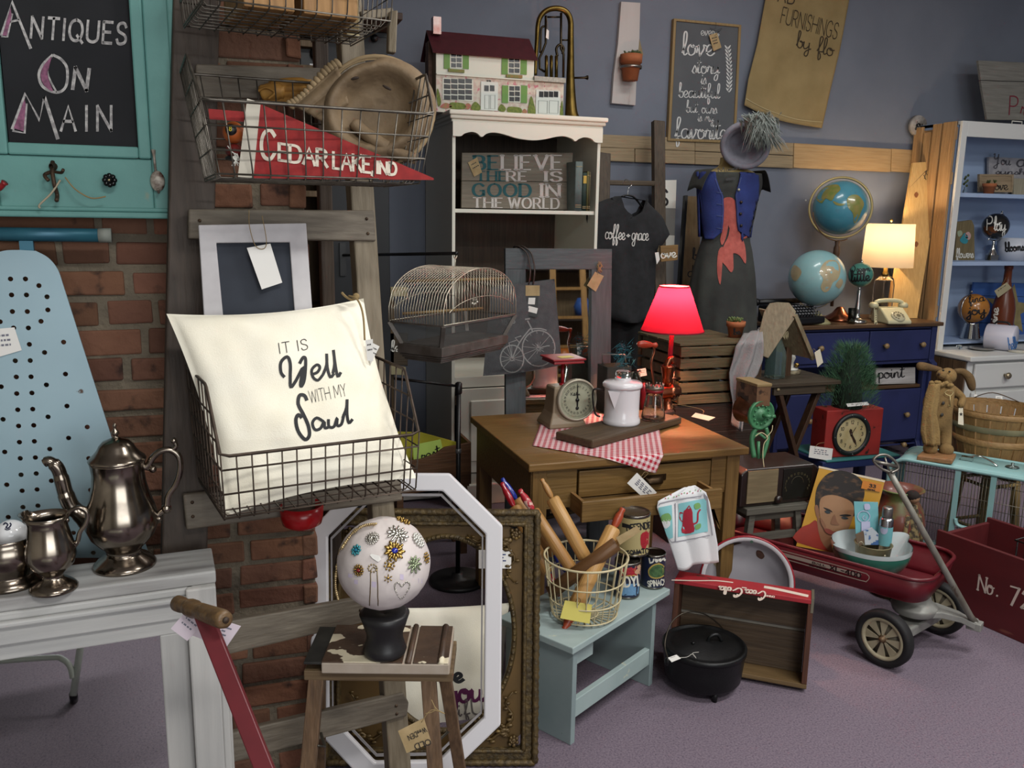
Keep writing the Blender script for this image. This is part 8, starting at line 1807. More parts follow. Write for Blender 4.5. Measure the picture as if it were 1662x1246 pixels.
for i in range(4200):
 h_=rng.random()**.85;a=rng.uniform(0,2*PI);rr=Rg*(1.0-.6*h_**2)*sqrt(rng.random());p=V((rr*cos(a),rr*.9*sin(a),Hg*.9*h_));d=V((cos(a)*rng.uniform(.2,.9),sin(a)*rng.uniform(.2,.9),rng.uniform(.5,1.3))).normalized()*rng.uniform(.03,.055);s=d.cross(V((rng.gauss(0,1),rng.gauss(0,1),0))).normalized()*.0011
 b.add([p-s,p+s,p+d+V((0,0,-.006))],[(0,1,2)])
b.build('blades',M_gr,tg)
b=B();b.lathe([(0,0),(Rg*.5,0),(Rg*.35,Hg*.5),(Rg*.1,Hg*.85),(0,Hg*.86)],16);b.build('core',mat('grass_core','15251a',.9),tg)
pxtag('pale folded label lying on top of the red clock',[(1373,655),(1408,652),(1411,657),(1376,660)],Y=Yq-.03,lines=2)
pxtag('white handwritten card tied to the red clock',[(1315,723),(1352,728),(1349.5,748),(1312.5,742)],Y=Yq-.02,lines=3,ink=mat('ink_grey','6b6b78',.7),string_px=[(1322,727),(1328,720),(1338,718)])
# radio on a small stool
Yr=2.86;x1=at(1329,780,Y=Yr).x;x0=x1-.38;zr0,zr1=at(1290,815,Y=Yr).z,at(1290,755,Y=Yr).z;HR=zr1-zr0
ts=thing('small_stool','small grey weathered stool under the old radio in the red wagon','stool',(at(1265,822,Y=Yr+.08).x,Yr+.08,0));W_stl=wood('stool_grey_wood','5a574e','494640','x',c3='77746a',lo3=.6,hi3=.72,n3=.6)
xsx=at(1308,820,Y=Yr).x-ts.location.x;zs_=zr0-.002;zl_=.246
B().box((xsx-.15,0,zs_-.014),(.3,.2,.028)).build('seat',W_stl,ts,bev=.003)
for sx in(-1,1):
 for sy in(-1,1):b=B();b.bar((xsx-.15+sx*.11,sy*.07,zs_-.028),(xsx-.15+sx*.13,sy*.08,zl_),.028,.028);b.build('leg',W_stl,ts,bev=.002)
B().box((xsx-.15,-.075,max(.3,at(1262,868,Y=Yr).z)),(.24,.016,.03)).build('stretcher',W_stl,ts)if zs_>.3 else None;B().box((xsx-.15,0,zs_-.05),(.22,.14,.03)).build('apron',W_stl,ts)
t=thing('old_radio','dark brown bakelite radio with a tan speaker cloth on the small stool','radio',((x0+x1)/2,Yr+.1,zr0));M_bak=mat('bakelite_brown','1f1512',.3,coat=.3)
WR=x1-x0;pr_=[(-WR/2,0),(WR/2-.012,0),(WR/2,.03),(WR/2-.004,HR-.02),(WR/2-.03,HR),(-WR/2+.03,HR),(-WR/2,HR-.02)]
b=B();b.prism(pr_,-.1,.1,XZ(0));b.build('case',M_bak,t,bev=.008,seg=3)
lx=lambda px:at(px,785,Y=Yr).x-(x0+x1)/2;lz=lambda y:at(1290,y,Y=Yr).z-zr0
b=B();b.box(((-WR/2+.03+lx(1261))/2,-.102,(lz(809)+lz(758))/2),(lx(1261)+WR/2-.03,.006,lz(758)-lz(809)));b.build('speaker_cloth',mat('speaker_cloth','73654c',.9,col2='645740',nscale=60,stretch=(.1,1,1)),t)
b=B();b.box(((lx(1270)+lx(1316))/2,-.1015,(lz(808)+lz(759))/2),(lx(1316)-lx(1270),.005,lz(759)-lz(808)));dpl=b.build('dial_plate',mat('radio_dial','15130f',.25),t,bev=.004)
cx_,cz_=(lx(1270)+lx(1316))/2,(lz(808)+lz(759))/2;b=B();rr=(lx(1316)-lx(1270))*.42
for i in range(15):a=PI*1.15-i*PI*1.3/14;txt(b,str(5+i%10),.009,lambda u,v:V((cx_+rr*cos(a)+u,-.1045,cz_-.01+rr*.8*sin(a)+v)),.16,align='c')
b.tube([(cx_-rr*.5*cos(q),-.104,cz_+rr*.5*sin(q))for q in[i*PI/12 for i in range(13)]],.0008,4);b.build('dial_numbers',mat('dial_gold','4d4630',.4),dpl)
b=B();b.lathe([(0,0),(.016,0),(.018,.008),(.015,.018),(0,.02)],20,frame((lx(1263),-.1,lz(806)),(0,-1,0)));b.build('knob',M_bak,t)
# ================================================================ blue bench, egg basket of rolling pins, cans
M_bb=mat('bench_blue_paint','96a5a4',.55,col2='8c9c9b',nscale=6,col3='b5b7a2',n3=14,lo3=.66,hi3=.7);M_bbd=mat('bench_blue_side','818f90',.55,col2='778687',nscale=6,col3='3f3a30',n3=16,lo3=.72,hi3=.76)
zt=.34;aB=radians(31);O=at(930,1052,z=zt);U=V((cos(aB),sin(aB),0));Vv=V((-sin(aB),cos(aB),0));LB_,DB=.565,.30
Mb=Matrix((U,Vv,V((0,0,1)))).transposed().to_4x4();Mb.translation=V((O.x,O.y,0))
t=thing('blue_bench','pale blue chippy bench holding the wire egg basket and three old cans','bench',M=Mb)
B().box((LB_/2,DB/2,zt-.011),(LB_,DB,.022)).build('top',M_bb,t,bev=.003)
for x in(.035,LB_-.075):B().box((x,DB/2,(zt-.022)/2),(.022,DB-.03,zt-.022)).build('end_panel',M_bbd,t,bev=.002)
B().box((LB_/2-.02,.022,zt-.05),(LB_-.1,.016,.05)).build('front_rail',M_bb,t,bev=.002)if False else None
B().box((.1,.05,zt-.075),(.13,.02,.05)).build('upper_stretcher',M_bb,t,bev=.002);B().box((LB_/2-.02,.03,.11),(LB_-.11,.02,.06)).build('lower_rail',M_bb,t,bev=.002)
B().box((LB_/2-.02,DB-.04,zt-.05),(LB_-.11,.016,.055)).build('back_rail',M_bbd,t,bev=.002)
# egg basket
M_cw=mat('cream_wire','b8ad8a',.4);c=at(948,996,z=zt);c=V((c.x,c.y,zt));k=sz(1,c)
t=thing('egg_basket','cream wire egg basket full of rolling pins on the blue bench','basket',c)
R0,R1,Hb=.098,.134,.2
b=B();circ=lambda r,z,n=48:[(r*cos(i*2*PI/n),r*sin(i*2*PI/n),z)for i in range(n)]
b.tube(circ(R1,Hb),.0036,8,closed=True);b.build('rim',M_cw,t)
b=B()
for r,z in((R0+.008,.012),(R0+.018,Hb*.33),(R0+.028,Hb*.66)):b.tube(circ(r,z),.0026,6,closed=True)
b.tube(circ(R0*.45,.004),.0026,6,closed=True);b.build('hoops',M_cw,t)
b=B()
for i in range(26):
 a=i*2*PI/26;ca,sa=cos(a),sin(a);b.tube(catmull([(R0*.2*ca,R0*.2*sa,.004),(R0*.85*ca,R0*.85*sa,.004),(R0*1.08*ca,R0*1.08*sa,.018),((R0+.02)*ca,(R0+.02)*sa,Hb*.45),(R1*ca,R1*sa,Hb)],3),.002,6)
b.build('ribs',M_cw,t)
W_pin=wood('pin_wood','a67c48','936a3a','z',rough=.4);W_pind=wood('pin_wood_dark','6a4a2c','573b22','z',rough=.45);W_ptan=wood('pin_wood_tan','b58c55','a27a46','z',rough=.4)
M_hr=mat('handle_red','8f1420',.25,coat=.4);M_hbl=mat('handle_blue','1a2c86',.25,coat=.4);M_hor=mat('handle_orange','a3482c',.35,col2='8f3c24',nscale=20);M_hpat=mat('handle_red_pattern','a01f2c',.4,col2='c9a296',nscale=60,lo=.58,hi=.62)
hprof=lambda L,r:[(0,0),(r*.45,0),(r*.5,L*.04),(r*.85,L*.14),(r*1.0,L*.4),(r*.95,L*.62),(r*.6,L*.82),(r*.72,L*.9),(r*.62,L*.98),(0,L)]
def pin(label,A,Bp,r,body_m,hm,hL=.1,hr=.014,second=True):
 """A: top end of the roller body, Bp: lower end (world); handle beyond A"""
 d=(Bp-A);L=d.length;t=thing('rolling_pin',label,'rolling pin',M=frame(A,d),group='rolling pins in the egg basket')
 B().lathe([(0,0),(r*.8,0),(r,.006),(r,L-.006),(r*.8,L),(0,L)],26).build('roller',body_m,t)
 B().lathe(hprof(hL,hr),18,frame((0,0,.002),(0,0,-1))).build('handle',hm,t)
 if second:B().lathe(hprof(hL*.9,hr),18,frame((0,0,L-.002),(0,0,1))).build('handle',hm,t)
 return t
dC=dep(c);hd=lambda x,y,dd=0:at(x,y,d=dC+dd)
pin('big plain rolling pin with a slim natural handle, tallest in the egg basket',hd(896,808,.06),hd(950,906,.02),.023,W_ptan,W_pin,.075,.0105)
pin('rolling pin with a red patterned handle in the egg basket',hd(865,828,.05),hd(932,930,.0),.0205,W_pin,M_hpat,.085,.0135)
pin('rolling pin with a glossy red handle at the far side of the egg basket',hd(834,822,.12),hd(890,930,.06),.022,W_pin,M_hr,.095,.0125)
pin('rolling pin with a blue handle behind the red handled ones',hd(838,810,.16),hd(900,900,.13),.02,W_pin,M_hbl,.09,.011)
pin('pale rolling pin with orange handles standing across the front of the egg basket',hd(996,856,.02),hd(930,992,-.075),.0255,W_ptan,M_hor,.075,.0145)
A,Bq=hd(1001,882,-.03),hd(892,962,-.02);d=Bq-A;tp=thing('rolling_pin','dark brown hollow ended rolling pin lying across the egg basket','rolling pin',M=frame(A,d),group='rolling pins in the egg basket')
L=d.length;B().lathe([(.013,.03),(.013,0),(.0215,0),(.0235,.004),(.0235,L),(0,L)],28).build('roller',W_pind,tp);B().lathe([(0,-.06),(.008,-.06),(.009,-.02),(.0115,.03),(0,.03)],16).build('axle_handle',W_pin,tp)
pxtag('yellow paper tag wired to the front of the cream egg basket',[(917,974),(961,981),(957,1012),(909,1003)],d=dC-.125,m=mat('tag_yellow','c9bd62',.7),lines=0,strim=M_rust,string_px=[(938,982),(942,974),(938,970),(934,977)])
pxtag('long kraft paper label curling from the hollow rolling pin',[(1000,872),(1034,853),(1040,862),(1006,884)],d=dC-.06,m=M_kraft,lines=0)
# cans
def can(name,label,x,y,zb,r,H,body,Mrot=0):
 c=at(x,y,z=zb);c=V((c.x,c.y+r*.9,zb));t=thing(name,label,'can',c,Mrot,group='vintage food cans on the blue bench')
 M_tinc=mat('can_tin','8d8a84',.25,1,col2='6f6a62',nscale=20)
 B().lathe([(r*.97,H*.93),(r*1.01,H*.945),(r*1.01,H*.985),(r*.97,H),(r*.95,H*.975),(r*.7,H*.97),(r*.66,H*.965),(0,H*.965)],40).build('lid',M_tinc,t)
 B().lathe([(0,.002),(r*.97,0),(r*1.01,H*.02),(r*1.01,H*.05),(r,H*.06)],40).build('base_rim',M_tinc,t)
 lb=B().lathe([(r,H*.06),(r,H*.93)],48).build('label_wrap',body,t);return t,lb,hitO(lb,.0008)
M_cr=mat('can_cream','a39568',.5);M_nav=mat('can_navy','1a2038',.4);M_cgold=mat('can_gold','a8904a',.4);M_cred=mat('can_red','96202a',.45)
def cp(t,h,m,nm,fn):b=B();fn(b,h);part(b,nm,m,t)
r_=.05;HcB=.112
t1,l1,h=can('food_can','navy food can with a red picture and IDYL lettering, nearer the egg basket',1025,972,zt+.001,.044,.128,M_nav)
cp(t1,h,M_cred,'picture_panel',lambda b,h:blob(b,[(1005,922),(1044,918),(1044,934),(1006,936)],h,0));cp(t1,h,mat('label_sky','5f86a8',.5),'sky_panel',lambda b,h:blob(b,[(1008,948),(1042,946),(1040,966),(1010,966)],h,0))
cp(t1,h,M_cgold,'gold_scroll',lambda b,h:line(b,[(1004,944),(1012,936),(1024,934),(1044,933)],2,h,4));h2=lambda x,y:h(x,y)+(EYE-h(x,y)).normalized()*.0006
cp(t1,h2,mat('label_white','c9c6ba',.5),'lettering',lambda b,h:wr(b,'IDYL',(1012,952),(1041,949),15,h,.22));cp(t1,h2,mat('skin_print','b58f72',.6),'lady_figure',lambda b,h:(blob(b,[(1034,918),(1038,915),(1041,918),(1039,923),(1035,923)],h,3),blob(b,[(1030,930),(1034,923),(1042,923),(1043,932)],h,3)))
t2,l2,h=can('food_can','navy food can lettered Deer SPINACH at the far end of the blue bench',1067,956,zt+.001,.0415,.124,M_nav)
cp(t2,h,M_cgold,'gold_oval',lambda b,h:blob(b,[(1052,925),(1060,916),(1072,914),(1080,922),(1078,934),(1066,939),(1055,936)],h,3));h2=lambda x,y:h(x,y)+(EYE-h(x,y)).normalized()*.0006
cp(t2,h2,mat('leaf_print','2f4a2c',.6,col2='46663c',nscale=90),'spinach_picture',lambda b,h:blob(b,[(1054,926),(1061,918),(1072,916),(1078,923),(1076,933),(1066,937),(1056,934)],h,3))
cp(t2,h,mat('label_white','c9c6ba',.5),'lettering',lambda b,h:wr(b,'Deer',(1055,913),(1079,909),13,h,.2));cp(t2,h,MATS['label_white'],'lettering',lambda b,h:wr(b,'SPINACH',(1052,952),(1082,948),9,h,.22))
c1,c2=t1.location,t2.location;q=at(1037,905,z=zt+.106)
t3,l3,h=can('food_can','larger cream can lettered DEFENDER TOMATOES stacked on top of the two navy cans',1037,904,zt+.129,.056,.148,M_cr)
cp(t3,h,M_cred,'tomato_picture',lambda b,h:blob(b,[(1040,868),(1050,862),(1062,864),(1063,880),(1058,888),(1042,889)],h,3));cp(t3,h,M_ink,'dark_band',lambda b,h:blob(b,[(1010,848),(1024,852),(1026,858),(1010,855)],h,0))
cp(t3,h,M_ink,'lettering',lambda b,h:wr(b,'DEFENDER',(1018,862),(1063,856),10,h,.22));cp(t3,h,M_ink,'lettering',lambda b,h:wr(b,'TOMATOES',(1018,903),(1063,897),9,h,.22))
# ================================================================ crate, dutch oven, enamel basin
aC=radians(-38);Ux=V((cos(aC),sin(aC),0));Uy=V((-sin(aC),cos(aC),0));O=at(1308,1126,z=0);CWc,CHc,CDc=.475,.315,.115
lean=Matrix.Rotation(radians(-7),4,'X');Mc=Matrix((Ux,Uy,V((0,0,1)))).transposed().to_4x4();Mc.translation=V((O.x,O.y,0))-Ux*CWc;Mc=Mc@lean@Matrix.Translation((0,0,.016))
t=thing('bottle_crate','red topped wooden bottle crate tipped on its side behind the black dutch oven','crate',M=Mc)
W_cin=wood('crate_inside_wood','4d3d2c','3a2d20','x',c3='5f4c38',lo3=.62,hi3=.75,n3=.6);W_cinz=wood('crate_side_wood','54301f','3f2418','z');M_crt=mat('crate_red_paint','a0252a',.5,col2='92202a',nscale=9,col3='4a2c22',n3=20,lo3=.68,hi3=.72)
B().box((CWc/2,CDc/2,CHc-.008),(CWc,CDc,.016)).build('long_side',M_crt,t,bev=.002);B().box((CWc/2,CDc/2,.008),(CWc,CDc,.016)).build('long_side',wood('crate_bottom_side','6a5436','574428','x'),t,bev=.002)
for x in(.009,CWc-.009):B().box((x,CDc/2,CHc/2),(.018,CDc,CHc-.033)).build('short_side',W_cinz,t,bev=.002)
B().box((CWc-.0035,CDc/2,CHc-.02),(.009,CDc+.003,.05)).build('metal_corner_strap',mat('strap_tin','7d7868',.45,.7),t)
for z0,z1 in((.017,CHc*.52),(CHc*.56,CHc-.017)):B().box((CWc/2,CDc-.006,(z0+z1)/2),(CWc-.037,.012,z1-z0)).build('bottom_board',W_cin,t,bev=.001)
B().box((CWc/2,CDc-.003,CHc*.54),(CWc-.037,.004,.014)).build('gap_strip',mat('gap_strip_grey','6f6a62',.7),t)  # added strip fills the gap, grey like the pale floor beyond
top=lambda x,y:atp(x,y,Mc@V((0,0,CHc+.0006)),(Mc.to_3x3()@V((0,0,1))))
b=B();wr(b,'Coca',(1243,960),(1210,956),15,top,.16,style='s',nib=.4,low=.8);wr(b,'Cola',(1205,955),(1168,951),15,top,.16,style='s',nib=.4,low=.8);line(b,[(1212,954),(1204,953)],1.6,top);part(b,'script_logo',mat('print_cream_white','cdbdb0',.6),t)
b=B();line(b,[(1090,941),(1130,942),(1162,942),(1190,945)],1.6,top,5);line(b,[(1240,952),(1262,956),(1312,967)],4,top,4);wr(b,'DRINK',(1257,967),(1243,965),2.6,top,.25);part(b,'white_swoosh',MATS['print_cream_white'],t)
# dutch oven
c=at(1139,1110,z=0);c=V((c.x,c.y,0));k=sz(1,c);M_ci=mat('cast_iron','151617',.42,.3,bump=.08,bscale=120)
t=thing('dutch_oven','black cast iron dutch oven with a lid and wire bail on the carpet','dutch oven',c);r=65*k
H0=.028;H1=.135
B().lathe([(0,H0),(r*.86,H0),(r*.93,H0+.012),(r*.97,H1*.7),(r,H1),(r*1.02,H1+.004),(r*.96,H1+.004),(r*.9,H0+.02),(0,H0+.012)],48).build('pot',M_ci,t)
B().lathe([(0,H1+.028),(r*.3,H1+.026),(r*.8,H1+.019),(r*.93,H1+.014),(r*.95,H1+.022),(r*1.0,H1+.022),(r*1.03,H1+.018),(r*1.03,H1+.004),(0,H1+.004)],56).build('lid',M_ci,t)
for i in range(3):a=-PI/2+i*2*PI/3-.15;b=B();b.lathe([(.006,0),(.011,H0+.015)],10,TR(r*.8*cos(a),r*.8*sin(a),0));b.tube([(r*.8*cos(a),r*.8*sin(a),.0),(r*.8*cos(a),r*.8*sin(a),H0+.01)],[.008,.012],10);b.build('foot',M_ci,t)
b=B();b.tube(catmull([V((.012,0,H1+.024)),V((.02,-.004,H1+.046)),V((.045,-.008,H1+.05)),V((.062,-.01,H1+.026))],5),.0065,8);b.build('lid_handle',M_ci,t)
b=B();b.tube([(-.045,.0,H1+.026),(-.045,0,H1+.032)],.006,8);b.build('lid_stub',M_ci,t)
e1_,e2_=V((-r*.98,-.05,H1-.01)),V((r*.62,r*.72,H1-.01));b=B();hb_=[at(1086,1072,d=dep(c)-.12),at(1079,1045,d=dep(c)-.06),at(1090,1010,d=dep(c)-.02),at(1112,994,d=dep(c)),at(1140,995,d=dep(c)+.05),at(1168,1014,d=dep(c)+.1),at(1184,1040,d=dep(c)+.14)]
b.tube(catmull([p-c for p in hb_],6),.0024,8);b.build('bail',mat('bail_wire','4a443c',.4,.8),t)
for p in(hb_[0],hb_[-1]):b=B();b.sph(p-c+V((0,.01,-.008)),.011,10,8,None,(1,1,1.4));b.build('bail_ear',M_ci,t)
pl_=c+V((0,0,H1+.032));hL=lambda x,y:at(x,y,z=H1+.034)
price_tag('small white string tag on the dutch oven lid',[hL(1084,1067),hL(1098,1062),hL(1105,1068),hL(1090,1074)],lines=1,strim=mat('string_white','b9b6ae',.8),string=[hL(1102,1067),hL(1115,1066),hL(1124,1061),hL(1130,1068),hL(1124,1060),hL(1134,1058)])
# basin
c=at(1212,945,d=3.27);k=sz(1,c);ax=V((-.45,-.8,.2));F=frame(c,ax,(1,0,0));rB=74*k
lowest=9
t=thing('enamel_basin','round white enamel basin with red rim and rust chips behind the red topped crate','basin',V((c.x,c.y,0)))
M_ewi=mat('enamel_worn','9a979d',.25,col2='8b878f',nscale=5,coat=.2)
b=B();b.lathe([(0,-.06),(rB*.7,-.058),(rB*.84,-.045),(rB*.92,-.01),(rB*.96,.0),(rB*1.0,-.002),(rB*.99,-.008),(rB*.9,-.02),(rB*.8,-.055),(rB*.68,-.066),(0,-.066)],56,F,1.0);bo=part(b,'bowl',M_ewi,t)
b=B();b.tube([F@V((rB*1.0*cos(a),rB*1.0*sin(a),-.003))for a in[i*2*PI/56 for i in range(56)]],.0042,8,closed=True);part(b,'red_rim',M_crt if False else mat('enamel_rim_red','8a1a26',.3),t)
b=B();b.lathe([(rB*.9,-.004),(rB*.93,.002),(rB*.985,.003)],56,F);part(b,'white_lip',mat('enamel_lip','c9c6ca',.2),t)
h=hitO(bo,.0015);M_rch=mat('rust_chip','2f1c16',.8,col2='4a2c20',nscale=60)
for pts in([(1228,893),(1236,894),(1241,902),(1236,907),(1228,902)],[(1160,900),(1166,896),(1172,899),(1164,904)],[(1178,884),(1190,880),(1204,880),(1196,883),(1182,887)]):b=B();blob(b,pts,h,3);part(b,'rust_chip',M_rch,t)
b=B();blob(b,[(1160,902),(1180,900),(1184,915),(1166,925),(1158,915)],h,0);part(b,'tape_patch',mat('tape_residue','7d705c',.8),t)
b=B();blob(b,[(1217,879),(1220,876.5),(1223,879),(1220,881.5)],lambda x,y:F@(F.inverted()@atp(x,y,F@V((0,0,.004)),ax)),3);part(b,'hanging_hole',mat('hole_green','1f3a2c',.5),t)
b=B();q=F@V((0,-rB,0));b.box((q.x+.02,q.y+.06,q.z/2-.006),(.12,.08,max(.02,q.z-.012)));tag(b.build('wooden_block',W_cratez),'low wooden block hidden under the leaning enamel basin','block')if q.z>.03 else None
# ================================================================ red wagon and its load
S_=V((.506,-.862,0)).normalized();Pp_=V((.862,.506,0)).normalized();O=V((2.27,2.323,0));zr,zb=.34,.238
Mw=Matrix((Pp_,-S_,V((0,0,1)))).transposed().to_4x4();Mw.translation=O
t=thing('wagon','red metal toy wagon with cream spoked wheels and a raised grey handle','wagon',M=Mw)
M_wr=mat('wagon_red','5a131c',.35,col2='4e1018',nscale=6,col3='3f1014',n3=20,lo3=.68,hi3=.76);M_wgrey=mat('wagon_grey_paint','8f8f8a',.45,.2,col2='7c7c78',nscale=14)
Ww,Lw=.40,.92;x0,y0=-.005,-.105
def rr(x0,y0,x1,y1,r,n=7):
 o=[]
 for cx,cy,a in((x1-r,y0+r,-PI/2),(x1-r,y1-r,0),(x0+r,y1-r,PI/2),(x0+r,y0+r,PI)):
  for i in range(n+1):q=a+PI/2*i/n;o.append((cx+r*cos(q),cy+r*sin(q)))
 return o
L0,L1,L2=rr(x0,y0,x0+Ww,y0+Lw,.085),rr(x0+.02,y0+.02,x0+Ww-.02,y0+Lw-.02,.07),rr(x0+.035,y0+.035,x0+Ww-.035,y0+Lw-.035,.06)
b=B();n=len(L0);b.v=[V((x,y,zr))for x,y in L0]+[V((x,y,zb+.014))for x,y in L1]+[V((x,y,zb))for x,y in L2]
for k_ in(0,1):
 for i in range(n):b.f.append([k_*n+i,k_*n+(i+1)%n,(k_+1)*n+(i+1)%n,(k_+1)*n+i]);b.mi.append(0);b.sm.append(True)
b.f.append(list(range(2*n,3*n))[::-1]);b.mi.append(0);b.sm.append(False);bed=b.build('bed',M_wr,t,solid=.004,off=-1)
b=B();b.tube([(x,y,zr+.002)for x,y in L0],.008,8,closed=True);b.build('rolled_rim',M_wr,t)
h=hitO(bed,.0015);b=B()
h2=lambda x,y:atp(x,y,Mw@V((.006,-.3,.29)),Mw.to_3x3()@V((-1,0,-.2)))
b=B();line(b,[(1205,876),(1300,901),(1395,927),(1408,932),(1411,937),(1407,942),(1396,941),(1300,914),(1205,887)],1.4,h,3);line(b,[(1205,881.5),(1300,907),(1398,934)],5.6,h,3);part(b,'cream_stripe',mat('stripe_cream','a8998c',.5),t)
h3=lambda x,y:h(x,y)+(EYE-h(x,y)).normalized()*.001
b=B();wr(b,'XL-400',(1347,924),(1397,937.5),7.5,h3,.2,up=(.05,-1));wr(b,'BALL',(1319,914),(1340,919.5),3,h3,.2,up=(.05,-1));wr(b,'BEARING',(1314,917.5),(1341,925),3,h3,.2,up=(.05,-1));part(b,'lettering',mat('stripe_lettering','2a1416',.5),t)
wn,wf=at(1435,1035,z=.107),at(1523,985,z=.107);ax=(wf-wn).normalized()
M_tire=mat('wagon_tire','141315',.7);M_hub=mat('wheel_cream','a39a82',.5,col2='8d846c',nscale=18)
def wwheel(c,ax,name='wheel'):
 F=Mw.inverted()@frame(c,-ax,(0,0,1));R=.106
 w_=B().lathe([(R*.74,-.016),(R*.8,-.022),(R*.95,-.022),(R,-.012),(R,.012),(R*.95,.022),(R*.8,.022),(R*.74,.016)],48,F).build('wheel',M_tire,t)
 B().lathe([(R*.62,.012),(R*.66,.019),(R*.74,.019),(R*.77,.014),(R*.77,-.014),(R*.62,-.01)],44,F).build('rim',M_hub,w_)
 b=B();b.lathe([(0,.004),(R*.64,.004),(R*.64,-.004),(0,-.004)],40,F);b.build('disc',mat('wheel_disc_dark','5f584a',.5),w_)
 for i in range(8):
  a=i*PI/4;b=B();g=lambda r,q,z:F@V((r*cos(q),r*sin(q),z));b.add([g(R*.14,a-.2,.012),g(R*.64,a-.25,.010),g(R*.64,a+.25,.010),g(R*.14,a+.2,.012)],[(0,1,2,3)]);b.build('spoke',M_hub,w_,solid=.004)
 B().lathe([(0,.026),(R*.09,.024),(R*.1,.014),(R*.17,.012),(R*.17,.0)],20,F).build('hub_cap',mat('hub_rust','6b5640',.5,.5),w_)
wwheel(wn,ax);wwheel(wf,ax)
rc=O-S_*.66;wwheel(V((rc.x,rc.y,.107))-Pp_*.035,Pp_);wwheel(V((rc.x,rc.y,.107))+Pp_*.42,Pp_)
W=lambda p:Mw.inverted()@V(p)
mid=(wn+wf)/2;hit_=at(1582,1014,z=.125)
b=B();b.tube([W(wn),W(wf)],.008,8);b.tube([W(V((rc.x,rc.y,.107))-Pp_*.03),W(V((rc.x,rc.y,.107))+Pp_*.42)],.008,8);b.build('axle',M_wgrey,t)
b=B();m0=W(mid);b.lathe([(.0,.0),(.075,0),(.085,.03),(.06,.05),(.05,zb-.152),(0,zb-.152)],24,TR(m0.x,m0.y,.15));b.bar(W(wn+ax*.06),W(wf-ax*.06),.04,.09,(0,0,1));b.build('front_bolster',M_wgrey,t,bev=.006)
hh=W(hit_);d=(hh-m0);b=B();pts=[m0+V((0,0,.05)),m0+d*.4+V((0,0,.052)),m0+d*.75+V((0,0,.03)),hh];sd=d.cross(V((0,0,1))).normalized()
ws=[.06,.045,.03,.022];b.add([p+sd*s*w_+V((0,0,z))for p,w_ in zip(pts,ws)for s in(-1,1)for z in(-.012,.012)],[(4*i+q[0],4*i+q[1],4*i+4+q[1],4*i+4+q[0])for i in range(3)for q in((0,1),(1,3),(3,2),(2,0))]+[(12,13,15,14)]);b.build('tongue',M_wgrey,t,bev=.003)
b=B();rl=W(O-S_*.66+Pp_*.2+V((0,0,.17)));b.box((rl.x,rl.y,.18),(.3,.06,.115));b.build('rear_bolster',M_wgrey,t,bev=.006)
p0,p1=W(at(1575,1000,d=3.19)),W(at(1443,764,d=3.0));b=B();b.tube([hh+V((0,0,.012)),p0,p0+(p1-p0)*.5,p1],[.012,.012,.0115,.0105],10,flat=1);hr=b.build('handle_bar',mat('handle_worn_grey','8a8880',.45,.3,col2='6f6a60',nscale=26,stretch=(1,1,.2),col3='5b4a3c',n3=30,lo3=.66,hi3=.72),t)
b=B();q=lambda x,y:W(at(x,y,d=2.99));b.tube(catmull([q(1444,766),q(1430,760),q(1418,748),q(1424,740),q(1438,738),q(1452,748),q(1458,760),q(1446,767)],5),.006,8,flat=.8);b.tube([q(1418,748),q(1456,757)],.0065,8);b.tube([q(1444,766),q(1436,742)],.004,6);b.build('handle_grip',mat('grip_steel','77736c',.35,.8),hr)
b=B();b.lathe([(0,-.02),(.012,-.02),(.012,.02),(0,.02)],14,Matrix.Translation(hh+V((0,0,.01)))@Matrix.Rotation(PI/2,4,'Y'));b.box((hh.x,hh.y,hh.z),(.045,.05,.03));b.build('hitch',M_wgrey,t,bev=.003)
# record sleeve
nA=V((-.52,-.85,.2)).normalized();PA=at(1365,835,d=3.53);ha=lambda x,y:atp(x,y,PA,nA)
t=thing('record_sleeve','square record sleeve with a dark haired man on yellow standing in the red wagon','record',ha(1350,898))
part(plate([(1330,757.5),(1436,781),(1404,906),(1292,886)],ha,.004,nA),'cover',mat('sleeve_yellow','b98a26',.45,col2='ad7f20',nscale=4),t)
part(plate([(1329,756),(1437,779.5),(1435.5,782.5),(1328.5,758.8)],lambda x,y:ha(x,y)+nA*.001,.006,nA),'spine_edge',mat('sleeve_edge','c9bda6',.6),t)
lay=[0]
def ap(nm,m,pts,k=4):lay[0]+=1;e=.0005*lay[0]+.0006;b=B();blob(b,pts,lambda x,y:ha(x,y)+nA*e,k);part(b,nm,m,t)
skin=mat('print_skin','9a7454',.5,col2='8a6446',nscale=8);skd=mat('print_skin_warm','80573d',.5);hair=mat('print_hair','1c1512',.5,col2='4a3422',nscale=30,stretch=(1,1,2),lo=.5,hi=.62);shirt=mat('print_shirt_red','8f2a1c',.5,col2='7a2217',nscale=8)
ap('shirt',shirt,[(1294,880),(1298,858),(1314,850),(1324,844),(1330,862),(1345,880),(1366,872),(1378,868),(1392,880),(1402,905)],3)
ap('neck',skd,[(1327,838),(1352,860),(1372,862),(1370,890),(1350,896),(1332,876)],3)
ap('hair',hair,[(1324,826),(1324,800),(1330,783),(1343,769),(1362,763),(1385,769),(1400,782),(1403,802),(1397,822),(1390,836),(1360,840),(1336,836)],4);ap('ear',skd,[(1322,822),(1327,820),(1330,836),(1326,840)],3);ap('face',skin,[(1330,816),(1335,806),(1350,803),(1368,807),(1382,815),(1386,828),(1382,846),(1374,862),(1362,870),(1350,868),(1338,856),(1331,838)],4)
for pts in([(1336,823),(1346,826),(1351,831),(1342,828)],[(1362,836),(1372,834),(1382,836),(1372,838)]):ap('brow',hair,pts,3)
